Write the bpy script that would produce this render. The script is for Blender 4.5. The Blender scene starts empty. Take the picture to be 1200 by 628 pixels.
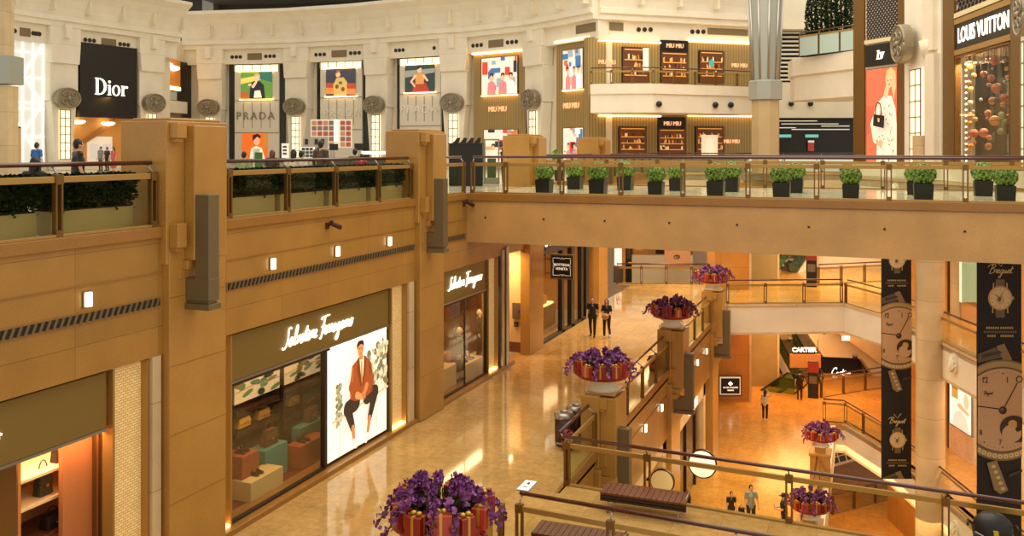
import bpy, math, random
from mathutils import Vector, Matrix
SC=bpy.context.scene
COL=SC.collection
PI=math.pi
# ------------------------------------------------------------------ camera geometry
F=1068.0; HZ=175.0; CX=600.0; EYE=8.3
TH=math.atan(415/1068); SN=math.sin(TH); CS=math.cos(TH)
def ray(x,y):
    d=(x-CX)/F
    return (d*CS-SN, d*SN+CS, -(y-HZ)/F)
def od(x,y,t):
    r=ray(x,y); return Vector((r[0]*t,r[1]*t,EYE+r[2]*t))
def oz(x,y,z): return od(x,y,(z-EYE)/ray(x,y)[2])
def ox(x,y,X): return od(x,y,X/ray(x,y)[0])
def oy(x,y,Y): return od(x,y,Y/ray(x,y)[1])
# ------------------------------------------------------------------ mesh builder
def vsub(a,b): return (a[0]-b[0],a[1]-b[1],a[2]-b[2])
class MB:
    def __init__(s): s.v=[]; s.f=[]; s.m=[]; s.s=[]; s.mi=0
    def poly(s,pts,sm=False):
        n=len(s.v); s.v+= [tuple(p) for p in pts]; s.f.append(tuple(range(n,n+len(pts)))); s.m.append(s.mi); s.s.append(sm)
    def faces(s,vs,fs,sm=False):
        n=len(s.v); s.v+=[tuple(p) for p in vs]
        for f in fs: s.f.append(tuple(i+n for i in f)); s.m.append(s.mi); s.s.append(sm)
    def hexa(s,b,t):
        s.faces(list(b)+list(t),[(3,2,1,0),(4,5,6,7),(0,1,5,4),(1,2,6,5),(2,3,7,6),(3,0,4,7)])
    def box(s,x0,x1,y0,y1,z0,z1):
        s.hexa([(x0,y0,z0),(x1,y0,z0),(x1,y1,z0),(x0,y1,z0)],[(x0,y0,z1),(x1,y0,z1),(x1,y1,z1),(x0,y1,z1)])
    def obox(s,o,t,n,a0,a1,n0,n1,z0,z1):
        P=lambda a,b,z:(o[0]+t[0]*a+n[0]*b,o[1]+t[1]*a+n[1]*b,z)
        s.hexa([P(a0,n0,z0),P(a1,n0,z0),P(a1,n1,z0),P(a0,n1,z0)],[P(a0,n0,z1),P(a1,n0,z1),P(a1,n1,z1),P(a0,n1,z1)])
    def prism(s,pts,z0,z1):
        n=len(pts); s.faces([(p[0],p[1],z0) for p in pts]+[(p[0],p[1],z1) for p in pts],
          [tuple(range(n-1,-1,-1)),tuple(range(n,2*n))]+[(i,(i+1)%n,n+(i+1)%n,n+i) for i in range(n)])
    def tube(s,path,r,n=8,sm=True,cap=True,rs=None):
        path=[Vector(p) for p in path]; rings=[]; up=None
        for i,p in enumerate(path):
            a=path[max(i-1,0)]; b=path[min(i+1,len(path)-1)]; d=(b-a)
            if d.length<1e-9: d=Vector((0,0,1))
            d.normalize()
            if up is None: up=Vector((0,0,1)) if abs(d.z)<.9 else Vector((1,0,0))
            x=d.cross(up)
            if x.length<1e-6: x=d.orthogonal()
            x.normalize(); y=x.cross(d); y.normalize(); up=y
            rr=rs[i] if rs else r
            rings.append([p+x*rr*math.cos(2*PI*k/n)+y*rr*math.sin(2*PI*k/n) for k in range(n)])
        base=len(s.v)
        for R in rings: s.v+=[tuple(q) for q in R]
        for i in range(len(rings)-1):
            for k in range(n):
                s.f.append((base+i*n+k,base+i*n+(k+1)%n,base+(i+1)*n+(k+1)%n,base+(i+1)*n+k)); s.m.append(s.mi); s.s.append(sm)
        if cap:
            s.f.append(tuple(base+k for k in range(n-1,-1,-1))); s.m.append(s.mi); s.s.append(False)
            e=base+(len(rings)-1)*n; s.f.append(tuple(e+k for k in range(n))); s.m.append(s.mi); s.s.append(False)
    def lathe(s,prof,cx,cy,z0=0,n=24,sm=True,a0=0,a1=2*PI,sx=1,sy=1):
        full=abs(a1-a0-2*PI)<1e-6; m=n if full else n+1; base=len(s.v)
        for r,z in prof:
            for k in range(m):
                a=a0+(a1-a0)*k/n; s.v.append((cx+r*sx*math.cos(a),cy+r*sy*math.sin(a),z0+z))
        for i in range(len(prof)-1):
            for k in range(n):
                k2=(k+1)%m; s.f.append((base+i*m+k,base+i*m+k2,base+(i+1)*m+k2,base+(i+1)*m+k)); s.m.append(s.mi); s.s.append(sm)
    def cyl(s,c,r,z0,z1,n=20): s.lathe([(0,z0),(r,z0),(r,z1),(0,z1)],c[0],c[1],0,n,False)
    def sph(s,c,r,nu=10,nv=7):
        rx,ry,rz=(r,r,r) if not isinstance(r,(tuple,list)) else r
        base=len(s.v)
        for i in range(nv+1):
            p=-PI/2+PI*i/nv
            for k in range(nu):
                a=2*PI*k/nu; s.v.append((c[0]+rx*math.cos(p)*math.cos(a),c[1]+ry*math.cos(p)*math.sin(a),c[2]+rz*math.sin(p)))
        for i in range(nv):
            for k in range(nu):
                s.f.append((base+i*nu+k,base+i*nu+(k+1)%nu,base+(i+1)*nu+(k+1)%nu,base+(i+1)*nu+k)); s.m.append(s.mi); s.s.append(True)
    # painting on a frame
    def fpoly(s,fr,pts,off): s.poly([fr.p(a,b,off) for a,b in pts])
    def fslab(s,fr,pts,o0,o1):
        n=len(pts); s.faces([fr.p(a,b,o0) for a,b in pts]+[fr.p(a,b,o1) for a,b in pts],[tuple(range(n-1,-1,-1)),tuple(range(n,2*n))]+[(i,(i+1)%n,n+(i+1)%n,n+i) for i in range(n)])
    def fbox(s,fr,a0,a1,b0,b1,o0,o1): s.fslab(fr,[(a0,b0),(a1,b0),(a1,b1),(a0,b1)],o0,o1)
    def fstroke(s,fr,pts,w,off,n=6): s.tube([fr.p(a,b,off) for a,b in pts],w/2,n)
    def build(s,name,mats,parent=None,bevel=0,kind=None):
        me=bpy.data.meshes.new(name)
        o=Vector((0,0,0)); p=parent
        while p is not None: o+=p.location; p=p.parent
        me.from_pydata([vsub(v,o) for v in s.v],[],s.f); 
        if not isinstance(mats,(list,tuple)): mats=[mats]
        for m in mats: me.materials.append(m)
        me.polygons.foreach_set('material_index',s.m); me.polygons.foreach_set('use_smooth',s.s)
        me.update()
        ob=bpy.data.objects.new(name,me); COL.objects.link(ob)
        if parent is not None: ob.parent=parent
        if bevel:
            b=ob.modifiers.new('bevel','BEVEL'); b.width=bevel; b.segments=2; b.limit_method='ANGLE'
        if kind: ob['kind']=kind
        return ob
class Fr:
    """flat frame: origin, across axis, up axis, outward normal"""
    def __init__(s,o,t,u=(0,0,1)):
        s.o=Vector(o); s.t=Vector(t).normalized(); s.u=Vector(u).normalized(); s.n=s.t.cross(s.u).normalized()
    def p(s,a,b,off=0): return s.o+s.t*a+s.u*b+s.n*off
def thing(name,label,cat,loc=(0,0,0),group=None,rz=0):
    o=bpy.data.objects.new(name,None); COL.objects.link(o); o.location=loc; o.rotation_euler=(0,0,rz); o.empty_display_size=.1
    o['label']=label; o['category']=cat
    if group: o['group']=group
    return o
def tag(o,label,cat,group=None,kind=None):
    o['label']=label; o['category']=cat
    if group: o['group']=group
    if kind: o['kind']=kind
    return o
def kids(o): return [c for c in bpy.data.objects if c.parent==o]
def copy_tree(o,parent=None):
    c=o.copy(); COL.objects.link(c)
    if parent is not None: c.parent=parent
    for k in kids(o): copy_tree(k,c)
    return c
def dup(o,loc,label,rz=0,sc=None):
    c=copy_tree(o); c.location=loc; c.rotation_euler=(0,0,rz); c['label']=label
    if sc: c.scale=(sc,sc,sc)
    return c
def st(mb,name,mat,parent=None,bevel=0):
    return mb.build(name,mat,parent,bevel,None if parent is not None else 'structure')
# ------------------------------------------------------------------ materials
def lin(c):
    if isinstance(c,str): c=[int(c[i:i+2],16)/255 for i in (0,2,4)]
    return tuple((x/12.92 if x<=.04045 else ((x+.055)/1.055)**2.4) for x in c)+(1,)
def mat(name,col,rough=.5,metal=0,emit=None,es=1,spec=None,coat=0):
    m=bpy.data.materials.new(name); m.use_nodes=True; b=m.node_tree.nodes['Principled BSDF']
    b.inputs['Base Color'].default_value=lin(col); b.inputs['Roughness'].default_value=rough; b.inputs['Metallic'].default_value=metal
    if emit is not None:
        b.inputs['Emission Color'].default_value=lin(emit); b.inputs['Emission Strength'].default_value=es
    if spec is not None: b.inputs['Specular IOR Level'].default_value=spec
    if coat: b.inputs['Coat Weight'].default_value=coat; b.inputs['Coat Roughness'].default_value=.08
    # faint surface grain, different for every material
    nt=m.node_tree; n=nt.nodes.new('ShaderNodeTexNoise'); n.inputs['Scale'].default_value=35; n.inputs['Detail'].default_value=3
    tc=nt.nodes.new('ShaderNodeTexCoord'); nt.links.new(tc.outputs['Object'],n.inputs['Vector'])
    mx=nt.nodes.new('ShaderNodeMix'); mx.data_type='RGBA'; mx.blend_type='MULTIPLY'; mx.inputs[0].default_value=.18
    mx.inputs[6].default_value=lin(col); nt.links.new(n.outputs['Fac'],mx.inputs[7])
    sc=nt.nodes.new('ShaderNodeMix'); sc.data_type='RGBA'; sc.blend_type='MULTIPLY'; sc.inputs[0].default_value=1; sc.inputs[7].default_value=(1.1,1.1,1.1,1)
    nt.links.new(mx.outputs[2],sc.inputs[6]); nt.links.new(sc.outputs[2],b.inputs['Base Color'])
    return m
def stone(name,c1,c2,scale=60,rough=.35,tile=None,seam=.006,plane='YZ',low=.13,spec=.5):
    m=bpy.data.materials.new(name); m.use_nodes=True; nt=m.node_tree; b=nt.nodes['Principled BSDF']; L=nt.links.new
    b.inputs['Roughness'].default_value=rough; b.inputs['Specular IOR Level'].default_value=spec
    g=nt.nodes.new('ShaderNodeNewGeometry')
    n=nt.nodes.new('ShaderNodeTexNoise'); n.inputs['Scale'].default_value=scale; n.inputs['Detail'].default_value=4; n.inputs['Roughness'].default_value=.75
    L(g.outputs['Position'],n.inputs['Vector'])
    cr=nt.nodes.new('ShaderNodeValToRGB'); cr.color_ramp.elements[0].position=.32; cr.color_ramp.elements[1].position=.68
    cr.color_ramp.elements[0].color=lin(c1); cr.color_ramp.elements[1].color=lin(c2); L(n.outputs['Fac'],cr.inputs['Fac'])
    out=cr.outputs['Color']
    n2=nt.nodes.new('ShaderNodeTexNoise'); n2.inputs['Scale'].default_value=.9; n2.inputs['Detail'].default_value=3; L(g.outputs['Position'],n2.inputs['Vector'])
    mr=nt.nodes.new('ShaderNodeMapRange'); mr.inputs[1].default_value=.3; mr.inputs[2].default_value=.7; mr.inputs[3].default_value=1-low; mr.inputs[4].default_value=1+low*.7
    L(n2.outputs['Fac'],mr.inputs[0])
    mx=nt.nodes.new('ShaderNodeMix'); mx.data_type='RGBA'; mx.blend_type='MULTIPLY'; mx.inputs[0].default_value=1
    L(out,mx.inputs[6]); L(mr.outputs[0],mx.inputs[7]); out=mx.outputs[2]
    if tile:
        br=nt.nodes.new('ShaderNodeTexBrick'); br.offset=.0; br.inputs['Scale'].default_value=1
        br.inputs['Mortar Size'].default_value=seam; br.inputs['Brick Width'].default_value=tile[0]; br.inputs['Row Height'].default_value=tile[1]
        br.inputs['Color1'].default_value=(1,1,1,1); br.inputs['Color2'].default_value=(.88,.88,.88,1); br.inputs['Mortar'].default_value=(.45,.45,.45,1)
        sp=nt.nodes.new('ShaderNodeSeparateXYZ'); cb=nt.nodes.new('ShaderNodeCombineXYZ'); L(g.outputs['Position'],sp.inputs[0])
        L(sp.outputs[{'X':0,'Y':1,'Z':2}[plane[0]]],cb.inputs[0]); L(sp.outputs[{'X':0,'Y':1,'Z':2}[plane[1]]],cb.inputs[1])
        L(cb.outputs[0],br.inputs['Vector'])
        m2=nt.nodes.new('ShaderNodeMix'); m2.data_type='RGBA'; m2.blend_type='MULTIPLY'; m2.inputs[0].default_value=1
        L(out,m2.inputs[6]); L(br.outputs['Color'],m2.inputs[7]); out=m2.outputs[2]
    L(out,b.inputs['Base Color'])
    return m
def glass(name,tint='e8efe6',refl=.5,rough=.02):
    m=bpy.data.materials.new(name); m.use_nodes=True; nt=m.node_tree; nt.nodes.clear(); L=nt.links.new
    o=nt.nodes.new('ShaderNodeOutputMaterial'); t=nt.nodes.new('ShaderNodeBsdfTransparent'); t.inputs[0].default_value=lin(tint)
    g=nt.nodes.new('ShaderNodeBsdfGlossy'); g.inputs['Roughness'].default_value=rough
    fr=nt.nodes.new('ShaderNodeFresnel'); fr.inputs[0].default_value=1.35
    mm=nt.nodes.new('ShaderNodeMath'); mm.operation='MULTIPLY'; mm.inputs[1].default_value=refl; L(fr.outputs[0],mm.inputs[0])
    mx=nt.nodes.new('ShaderNodeMixShader'); L(mm.outputs[0],mx.inputs[0]); L(t.outputs[0],mx.inputs[1]); L(g.outputs[0],mx.inputs[2]); L(mx.outputs[0],o.inputs[0])
    return m
def glow(name,col,es,base=None): return mat(name,base or col,.5,0,col,es)
M={}
M['stone']=stone('gold_granite','9a6c29','bb8c43',55,.32,(2.0,1.62),.006)
M['stoneX']=stone('gold_granite_cross','b98a4c','cfa468',55,.34)
M['pier']=stone('orange_marble','b97a30','cf9346',30,.3,(1.6,1.3),.008,'XZ')
M['pillar']=stone('pillar_granite','a07229','c0904a',55,.3)
M['ledge']=stone('ledge_granite','8a5e24','a87636',55,.3)
M['floorA']=stone('polished_marble','b88e4e','cfa96c',5,.07,(1.0,1.0),.004,'XY')
M['floorB']=stone('upper_marble','d8ccb0','e8dfc8',5,.12,(1.0,1.0),.004,'XY')
M['floorC']=stone('lower_marble','c88836','dba65a',5,.16,(1.2,1.2),.004,'XY')
M['cream']=stone('cream_stone','e6dcc6','f0e8d6',40,.5,low=.05)
M['cream2']=stone('cream_panel','e0d4ba','ece2cc',40,.5,low=.05)
M['tan']=stone('pale_column','cdb284','e0c89e',50,.45,(1.9,1.7),.008)
M['grey']=stone('grey_pier','8d7a4c','a89462',50,.5)
M['bronze']=mat('bronze','7d5c2c',.38,.55)
M['gold']=mat('brushed_gold','b08a4a',.35,.45)
M['rail']=mat('dark_red_timber','4a1a10',.3,0,coat=.5)
M['glass']=glass('balustrade_glass','f8faf3',.05)
M['greenglass']=glass('green_glass','c4d8bc',.5)
M['frost']=mat('frosted_glass','b9cfc6',.25)
M['shopglass']=glass('shop_glass','f8f8f5',.22)
M['steel']=mat('steel','a8a49a',.3,.8)
M['greymetal']=mat('grey_metal','76684a',.45,.4)
M['cladding']=mat('column_cladding','a6aaa2',.4,.35)
M['black']=mat('black','100e0c',.4)
M['dark']=mat('dark_brown','2a1c10',.5)
M['darkgreen']=mat('dark_marble','1c2018',.2)
M['sign']=mat('olive_bronze_sign','7c6226',.5,0)
M['white']=mat('white','f2ece0',.5)
M['soil']=mat('soil','2a1e12',.9)
M['leafdark']=mat('hedge_leaf','17220d',.6,spec=.1)
M['leafdark2']=mat('hedge_leaf_light','293818',.6,spec=.1)
M['leaf']=mat('box_leaf','5e7e2a',.5)
M['leaf2']=mat('box_leaf_light','86a444',.5)
M['pot']=mat('black_pot','16140f',.35)
M['planter']=mat('planter_stone','a08a58',.45)
M['letter']=glow('lit_letter','fff4d8',2.2)
M['letter2']=glow('soft_lit_letter','fff0cc',.75)
M['lamp']=glow('lamp_glow','ffe9b8',5)
M['strip']=glow('warm_strip','ffc770',4)
M['medal']=mat('medallion_metal','948a74',.4,.5)
M['purple']=mat('orchid_purple','6e2468',.55)
M['purple2']=mat('orchid_mauve','9a5a9c',.55)
M['stem']=mat('orchid_stem','4a5a24',.6)
M['red']=mat('gift_red','8e2012',.35)
M['redrim']=mat('red_ribbon','8a1c10',.4)
M['ribbon']=mat('gold_ribbon','c89a3c',.3,.4)
M['wood']=mat('bench_wood','6b3a1e',.4)
M['skin']=mat('skin','d8a888',.55)
M['hair']=mat('dark_hair','17110d',.5)
def weave(name):
    m=bpy.data.materials.new(name); m.use_nodes=True; nt=m.node_tree; b=nt.nodes['Principled BSDF']; L=nt.links.new
    g=nt.nodes.new('ShaderNodeNewGeometry'); w=nt.nodes.new('ShaderNodeTexBrick'); w.offset=.5
    w.inputs['Scale'].default_value=1; w.inputs['Brick Width'].default_value=.11; w.inputs['Row Height'].default_value=.05; w.inputs['Mortar Size'].default_value=.008
    w.inputs['Color1'].default_value=lin('e8c88a'); w.inputs['Color2'].default_value=lin('d8b476'); w.inputs['Mortar'].default_value=lin('b8904e')
    sp=nt.nodes.new('ShaderNodeSeparateXYZ'); cb=nt.nodes.new('ShaderNodeCombineXYZ'); L(g.outputs['Position'],sp.inputs[0]); L(sp.outputs[1],cb.inputs[0]); L(sp.outputs[2],cb.inputs[1]); L(cb.outputs[0],w.inputs['Vector'])
    L(w.outputs['Color'],b.inputs['Base Color']); b.inputs['Roughness'].default_value=.4
    bp=nt.nodes.new('ShaderNodeBump'); bp.inputs['Strength'].default_value=.6; bp.inputs['Distance'].default_value=.02; L(w.outputs['Fac'],bp.inputs['Height']); bp.invert=True; L(bp.outputs[0],b.inputs['Normal'])
    L(w.outputs['Color'],b.inputs['Emission Color']); b.inputs['Emission Strength'].default_value=.35
    return m
M['weave']=weave('woven_lit_panel')
def stripes(name,c1,c2,pitch,axis=0,rough=.5,es=0):
    m=bpy.data.materials.new(name); m.use_nodes=True; nt=m.node_tree; b=nt.nodes['Principled BSDF']; L=nt.links.new
    g=nt.nodes.new('ShaderNodeTexCoord'); w=nt.nodes.new('ShaderNodeTexWave'); w.wave_type='BANDS'; w.bands_direction='XYZ'[axis]
    w.inputs['Scale'].default_value=1/(pitch*3.18); w.inputs['Distortion'].default_value=0
    L(g.outputs['Object'],w.inputs['Vector'])
    cr=nt.nodes.new('ShaderNodeValToRGB'); cr.color_ramp.elements[0].color=lin(c1); cr.color_ramp.elements[1].color=lin(c2); cr.color_ramp.elements[0].position=.3; cr.color_ramp.elements[1].position=.6
    L(w.outputs['Fac'],cr.inputs['Fac']); L(cr.outputs['Color'],b.inputs['Base Color']); b.inputs['Roughness'].default_value=rough
    return m
M['ribbed']=stripes('ribbed_gold','8a7444','a68c56',.17,0,.4)
CM={}
def cm(hexa,emit=0,rough=.5):
    k=(hexa,emit)
    if k not in CM: CM[k]=mat('tone_'+hexa+('_lit' if emit else ''),hexa,rough,0,hexa if emit else None,emit)
    return CM[k]
# ------------------------------------------------------------------ text
SCRIPT={ # cursive letters as strokes, em units: (advance, strokes)
'S':(.55,[[(.58,.92),(.46,1.0),(.34,.9),(.36,.66),(.4,.35),(.3,.04),(.1,-.06),(0,.04)]]),
'a':(.42,[[(.34,.36),(.2,.44),(.05,.26),(.08,.04),(.2,.02),(.33,.32),(.32,.06),(.44,.08)]]),
'l':(.26,[[(0,.08),(.2,.6),(.2,.98),(.1,.9),(.08,.3),(.14,.02),(.28,.1)]]),
'v':(.34,[[(0,.36),(.08,.42),(.12,.04),(.26,.4),(.36,.38)]]),
't':(.28,[[(0,.1),(.14,.8),(.1,.15),(.18,.02),(.3,.1)],[(0,.5),(.3,.56)]]),
'o':(.36,[[(.2,.44),(.04,.28),(.07,.04),(.22,.03),(.3,.26),(.2,.44),(.38,.38)]]),
'r':(.28,[[(0,.1),(.1,.46),(.22,.38),(.2,.1),(.3,.08)]]),
'e':(.3,[[(0,.12),(.22,.3),(.17,.45),(.05,.3),(.1,.03),(.32,.1)]]),
'F':(.5,[[(.02,.88),(.1,1.0),(.8,1.04)],[(.36,1.0),(.3,.4),(.22,-.12),(.1,-.1)],[(.14,.48),(.48,.54)]]),
'g':(.42,[[(.34,.36),(.2,.44),(.05,.26),(.08,.04),(.2,.02),(.34,.36),(.28,-.35),(.12,-.5),(.06,-.36),(.42,.1)]]),
'm':(.56,[[(0,.08),(.09,.42),(.1,.05),(.2,.4),(.28,.38),(.28,.05),(.38,.4),(.46,.36),(.46,.06),(.58,.08)]]),
'n':(.4,[[(0,.08),(.09,.42),(.1,.05),(.2,.4),(.28,.38),(.28,.05),(.42,.08)]]),
'i':(.22,[[(0,.1),(.1,.42),(.1,.06),(.22,.08)],[(.14,.6),(.16,.64)]]),
'u':(.4,[[(0,.3),(.08,.42),(.08,.06),(.2,.04),(.28,.4),(.28,.06),(.42,.1)]]),
'B':(.62,[[(-.3,.7),(-.1,.95),(.25,1.0)],[(.2,.98),(.1,.0)],[(.1,.9),(.45,1.02),(.5,.75),(.2,.56),(.52,.46),(.48,.06),(.1,.0)]]),
'C':(.56,[[(.55,.8),(.5,1.0),(.25,.9),(.08,.45),(.15,.05),(.38,.02),(.56,.2)]]),
' ':(.25,[])}
def script_len(t): return sum(SCRIPT[c][0] for c in t)
def script(mb,fr,text,a,b,size,w,off=.02,slant=.28,clip=None):
    x=0
    for ch in text:
        adv,strs=SCRIPT[ch]
        for s in strs:
            # smooth by Catmull-Rom
            P=[(x+p[0]+slant*p[1],p[1]) for p in s]; Q=[]
            for i in range(len(P)-1):
                p0=P[max(i-1,0)];p1=P[i];p2=P[i+1];p3=P[min(i+2,len(P)-1)]
                for k in range(3):
                    u=k/3; Q.append(tuple(.5*((2*p1[j])+(-p0[j]+p2[j])*u+(2*p0[j]-5*p1[j]+4*p2[j]-p3[j])*u*u+(-p0[j]+3*p1[j]-3*p2[j]+p3[j])*u**3) for j in (0,1)))
            Q.append(P[-1])
            mb.fstroke(fr,[(a+q[0]*size,b+q[1]*size) for q in Q],w,off,5)
        x+=adv
def text(body,fr,a,b,size,m,parent,name='lettering',align='CENTER',extr=.01,off=.01,bold=0,sx=1,space=1):
    cu=bpy.data.curves.new(name,'FONT'); cu.body=body; cu.size=size; cu.extrude=extr; cu.align_x=align; cu.align_y='CENTER'; cu.offset=bold; cu.space_character=space
    cu.materials.append(m); cu.resolution_u=3
    tmp=bpy.data.objects.new(name,cu); COL.objects.link(tmp); me=bpy.data.meshes.new_from_object(tmp); me.name=name
    bpy.data.objects.remove(tmp); bpy.data.curves.remove(cu)
    o=bpy.data.objects.new(name,me); COL.objects.link(o)
    w=Matrix(((fr.t.x*sx,fr.u.x,fr.n.x,0),(fr.t.y*sx,fr.u.y,fr.n.y,0),(fr.t.z*sx,fr.u.z,fr.n.z,0),(0,0,0,1)))
    loc=fr.p(a,b,off+extr); p=parent
    while p is not None: loc=loc-p.location; p=p.parent
    o.matrix_basis=Matrix.Translation(loc)@w
    o.parent=parent
    return o
# clipped painting in the unit square of a frame rectangle
def clip(pts):
    for ax,lim,sg in ((0,0,1),(0,1,-1),(1,0,1),(1,1,-1)):
        out=[]
        for i in range(len(pts)):
            p,q=pts[i-1],pts[i]; ip=(p[ax]-lim)*sg>=-1e-9; iq=(q[ax]-lim)*sg>=-1e-9
            if ip!=iq:
                u=(lim-p[ax])/(q[ax]-p[ax]); out.append((p[0]+u*(q[0]-p[0]),p[1]+u*(q[1]-p[1])))
            if iq: out.append(q)
        pts=out
        if not pts: return []
    return pts
def ell(cx,cy,rx,ry,n=20,rot=0,a0=0,a1=2*PI):
    return [(cx+rx*math.cos(a)*math.cos(rot)-ry*math.sin(a)*math.sin(rot),cy+rx*math.cos(a)*math.sin(rot)+ry*math.sin(a)*math.cos(rot)) for a in (a0+(a1-a0)*k/n for k in range(n if abs(a1-a0-2*PI)<1e-6 else n+1))]
def strip(pts,w,asp=1):
    """polyline to quads; asp = width/height of the rectangle, w in units of width"""
    R=[]
    for i in range(len(pts)-1):
        (x0,y0),(x1,y1)=pts[i],pts[i+1]; dx=(x1-x0)*asp; dy=(y1-y0); l=math.hypot(dx,dy) or 1
        nx=-dy/l*w/2; ny=dx/l*w/2*asp
        R.append([(x0+nx,y0+ny),(x1+nx,y1+ny),(x1-nx,y1-ny),(x0-nx,y0-ny)])
    return R
def paint(fr,a0,a1,b0,b1,shapes,parent,name='picture',off=.01,step=.0015,emit=0):
    mb=MB(); mats=[]; k=0
    for col,pts in shapes:
        q=clip(pts)
        if len(q)<3: continue
        m=cm(col,emit)
        if m not in mats: mats.append(m)
        mb.mi=mats.index(m)
        mb.fpoly(fr,[(a0+(a1-a0)*x,b0+(b1-b0)*y) for x,y in q],off+k*step); k+=1
    return mb.build(name,mats,parent)
# ------------------------------------------------------------------ people
def capsule(mb,a,b,ra,rb,n=10):
    a=Vector(a); b=Vector(b); d=b-a
    if d.length<1e-5: mb.sph(a,ra,n,6); return
    d.normalize(); pa=[];rs=[]
    for k in range(5):
        t=PI/2*(1-k/4); pa.append(a-d*ra*math.sin(t)); rs.append(max(ra*math.cos(t),ra*.03))
    for k in range(5):
        t=PI/2*k/4; pa.append(b+d*rb*math.sin(t)); rs.append(max(rb*math.cos(t),rb*.03))
    mb.tube(pa,0,n,True,True,rs)
def remesh(o,vox,smooth=4):
    r=o.modifiers.new('remesh','REMESH'); r.mode='VOXEL'; r.voxel_size=vox; r.use_smooth_shade=True
    s=o.modifiers.new('smooth','SMOOTH'); s.iterations=smooth; s.factor=.5
def person(label,loc,rz,h=1.72,pose=None,shirt='16141a',trousers='14141c',shoes='1c1814',hair='17110d',sleeve='short',legs='long',female=False,longhair=False,hat=None,vox=.011,group=None,skirt=False,bag=None,cat='person',skin=None,apron=None):
    j=dict(pel=(0,0,.93),chest=(0,.01,1.26),neck=(0,0,1.46),head=(0,.02,1.60),
      sL=(-.175,0,1.40),sR=(.175,0,1.40),eL=(-.225,-.01,1.12),eR=(.225,-.01,1.12),wL=(-.235,.07,.88),wR=(.235,.07,.88),
      hL=(-.095,0,.90),hR=(.095,0,.90),kL=(-.1,.02,.49),kR=(.1,.02,.49),aL=(-.1,-.02,.085),aR=(.1,-.02,.085),tL=(-.11,.14,.035),tR=(.11,.14,.035))
    if female:
        j['sL']=(-.155,0,1.39); j['sR']=(.155,0,1.39)
    if pose: j.update(pose)
    S=h/1.72; J={k:Vector(v)*S for k,v in j.items()}
    root=thing('person',label,cat,loc,group,rz)
    keep=root.location.copy(); root.location=(0,0,0); root.rotation_euler=(0,0,0)
    b=MB(); R=lambda x:x*S
    hd=J['head']
    b.sph(hd+Vector((0,0,.005)),(R(.073),R(.092),R(.112)),14,10); b.sph(hd+Vector((0,R(.03),-R(.06))),(R(.05),R(.055),R(.05)),10,8)
    b.sph(hd+Vector((0,R(.098),-R(.015))),(R(.013),R(.02),R(.022)),8,6)
    for sx in (-1,1): b.sph(hd+Vector((sx*R(.075),0,-R(.01))),(R(.012),R(.022),R(.03)),8,6)
    capsule(b,J['neck']-Vector((0,0,R(.05))),hd-Vector((0,0,R(.06))),R(.055),R(.05))
    capsule(b,J['sL'],J['sR'],R(.06),R(.06)); capsule(b,J['chest'],J['neck']-Vector((0,0,R(.06))),R(.12),R(.075)); capsule(b,J['pel'],J['chest'],R(.12),R(.125)); capsule(b,J['hL'],J['hR'],R(.09),R(.09))
    for q in 'LR':
        capsule(b,J['s'+q],J['e'+q],R(.05),R(.038)); capsule(b,J['e'+q],J['w'+q],R(.038),R(.027))
        capsule(b,J['h'+q],J['k'+q],R(.085),R(.055)); capsule(b,J['k'+q],J['a'+q],R(.055),R(.038)); capsule(b,J['a'+q]-Vector((0,R(.02),R(.03))),J['t'+q],R(.038),R(.03))
        d=(J['w'+q]-J['e'+q]).normalized(); sx=-1 if q=='L' else 1
        side=Vector((0,1,0)) if abs(d.y)<.8 else Vector((1,0,0)); side=(side-d*side.dot(d)).normalized(); nrm=d.cross(side)*(1)
        inn=Vector((-sx,0,0)); inn=(inn-d*inn.dot(d)); inn=inn.normalized() if inn.length>.1 else nrm
        pc=J['w'+q]+d*R(.045); 
        capsule(b,J['w'+q],pc+d*R(.035),R(.026),R(.03)); capsule(b,pc+side*R(.022)+d*R(.03),pc-side*R(.022)+d*R(.03),R(.016),R(.016))
        for i,l in enumerate((.072,.082,.076,.058)):
            o0=pc+d*R(.045)+side*R(.03-.02*i); o1=o0+d*R(l*.5)+inn*R(.008); o2=o1+d*R(l*.5)+inn*R(.03)
            capsule(b,o0,o1,R(.0095),R(.009),6); capsule(b,o1,o2,R(.009),R(.0078),6)
        t0=J['w'+q]+d*R(.03)+side*R(.022); t1=t0+(d*.6+side*.8).normalized()*R(.04); capsule(b,t0,t1,R(.012),R(.0105),6); capsule(b,t1,t1+(d*.9+side*.3).normalized()*R(.03),R(.0105),R(.009),6)
    body=b.build('body',skin or M['skin'],root); remesh(body,vox,2)
    # clothes
    c=MB(); e=R(.012)
    capsule(c,J['sL'],J['sR'],R(.062)+e,R(.062)+e); capsule(c,J['chest'],J['neck']-Vector((0,0,R(.085))),R(.125)+e,R(.07)+e)
    capsule(c,J['pel']-(J['chest']-J['pel']).normalized()*R(.03),J['chest'],R(.128)+e,R(.128)+e); capsule(c,J['hL']+Vector((0,0,R(.04))),J['hR']+Vector((0,0,R(.04))),R(.085)+e,R(.085)+e)
    for q in 'LR':
        if sleeve=='short': capsule(c,J['s'+q],J['s'+q].lerp(J['e'+q],.62),R(.052)+e,R(.052)+e)
        elif sleeve=='long': capsule(c,J['s'+q],J['e'+q],R(.052)+e,R(.042)+e); capsule(c,J['e'+q],J['e'+q].lerp(J['w'+q],.9),R(.042)+e,R(.032)+e)
    so=c.build('shirt',cm(shirt),root); remesh(so,vox*1.25,3)
    c=MB(); capsule(c,J['hL'],J['hR'],R(.098)+e*.6,R(.098)+e*.6)
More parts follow.
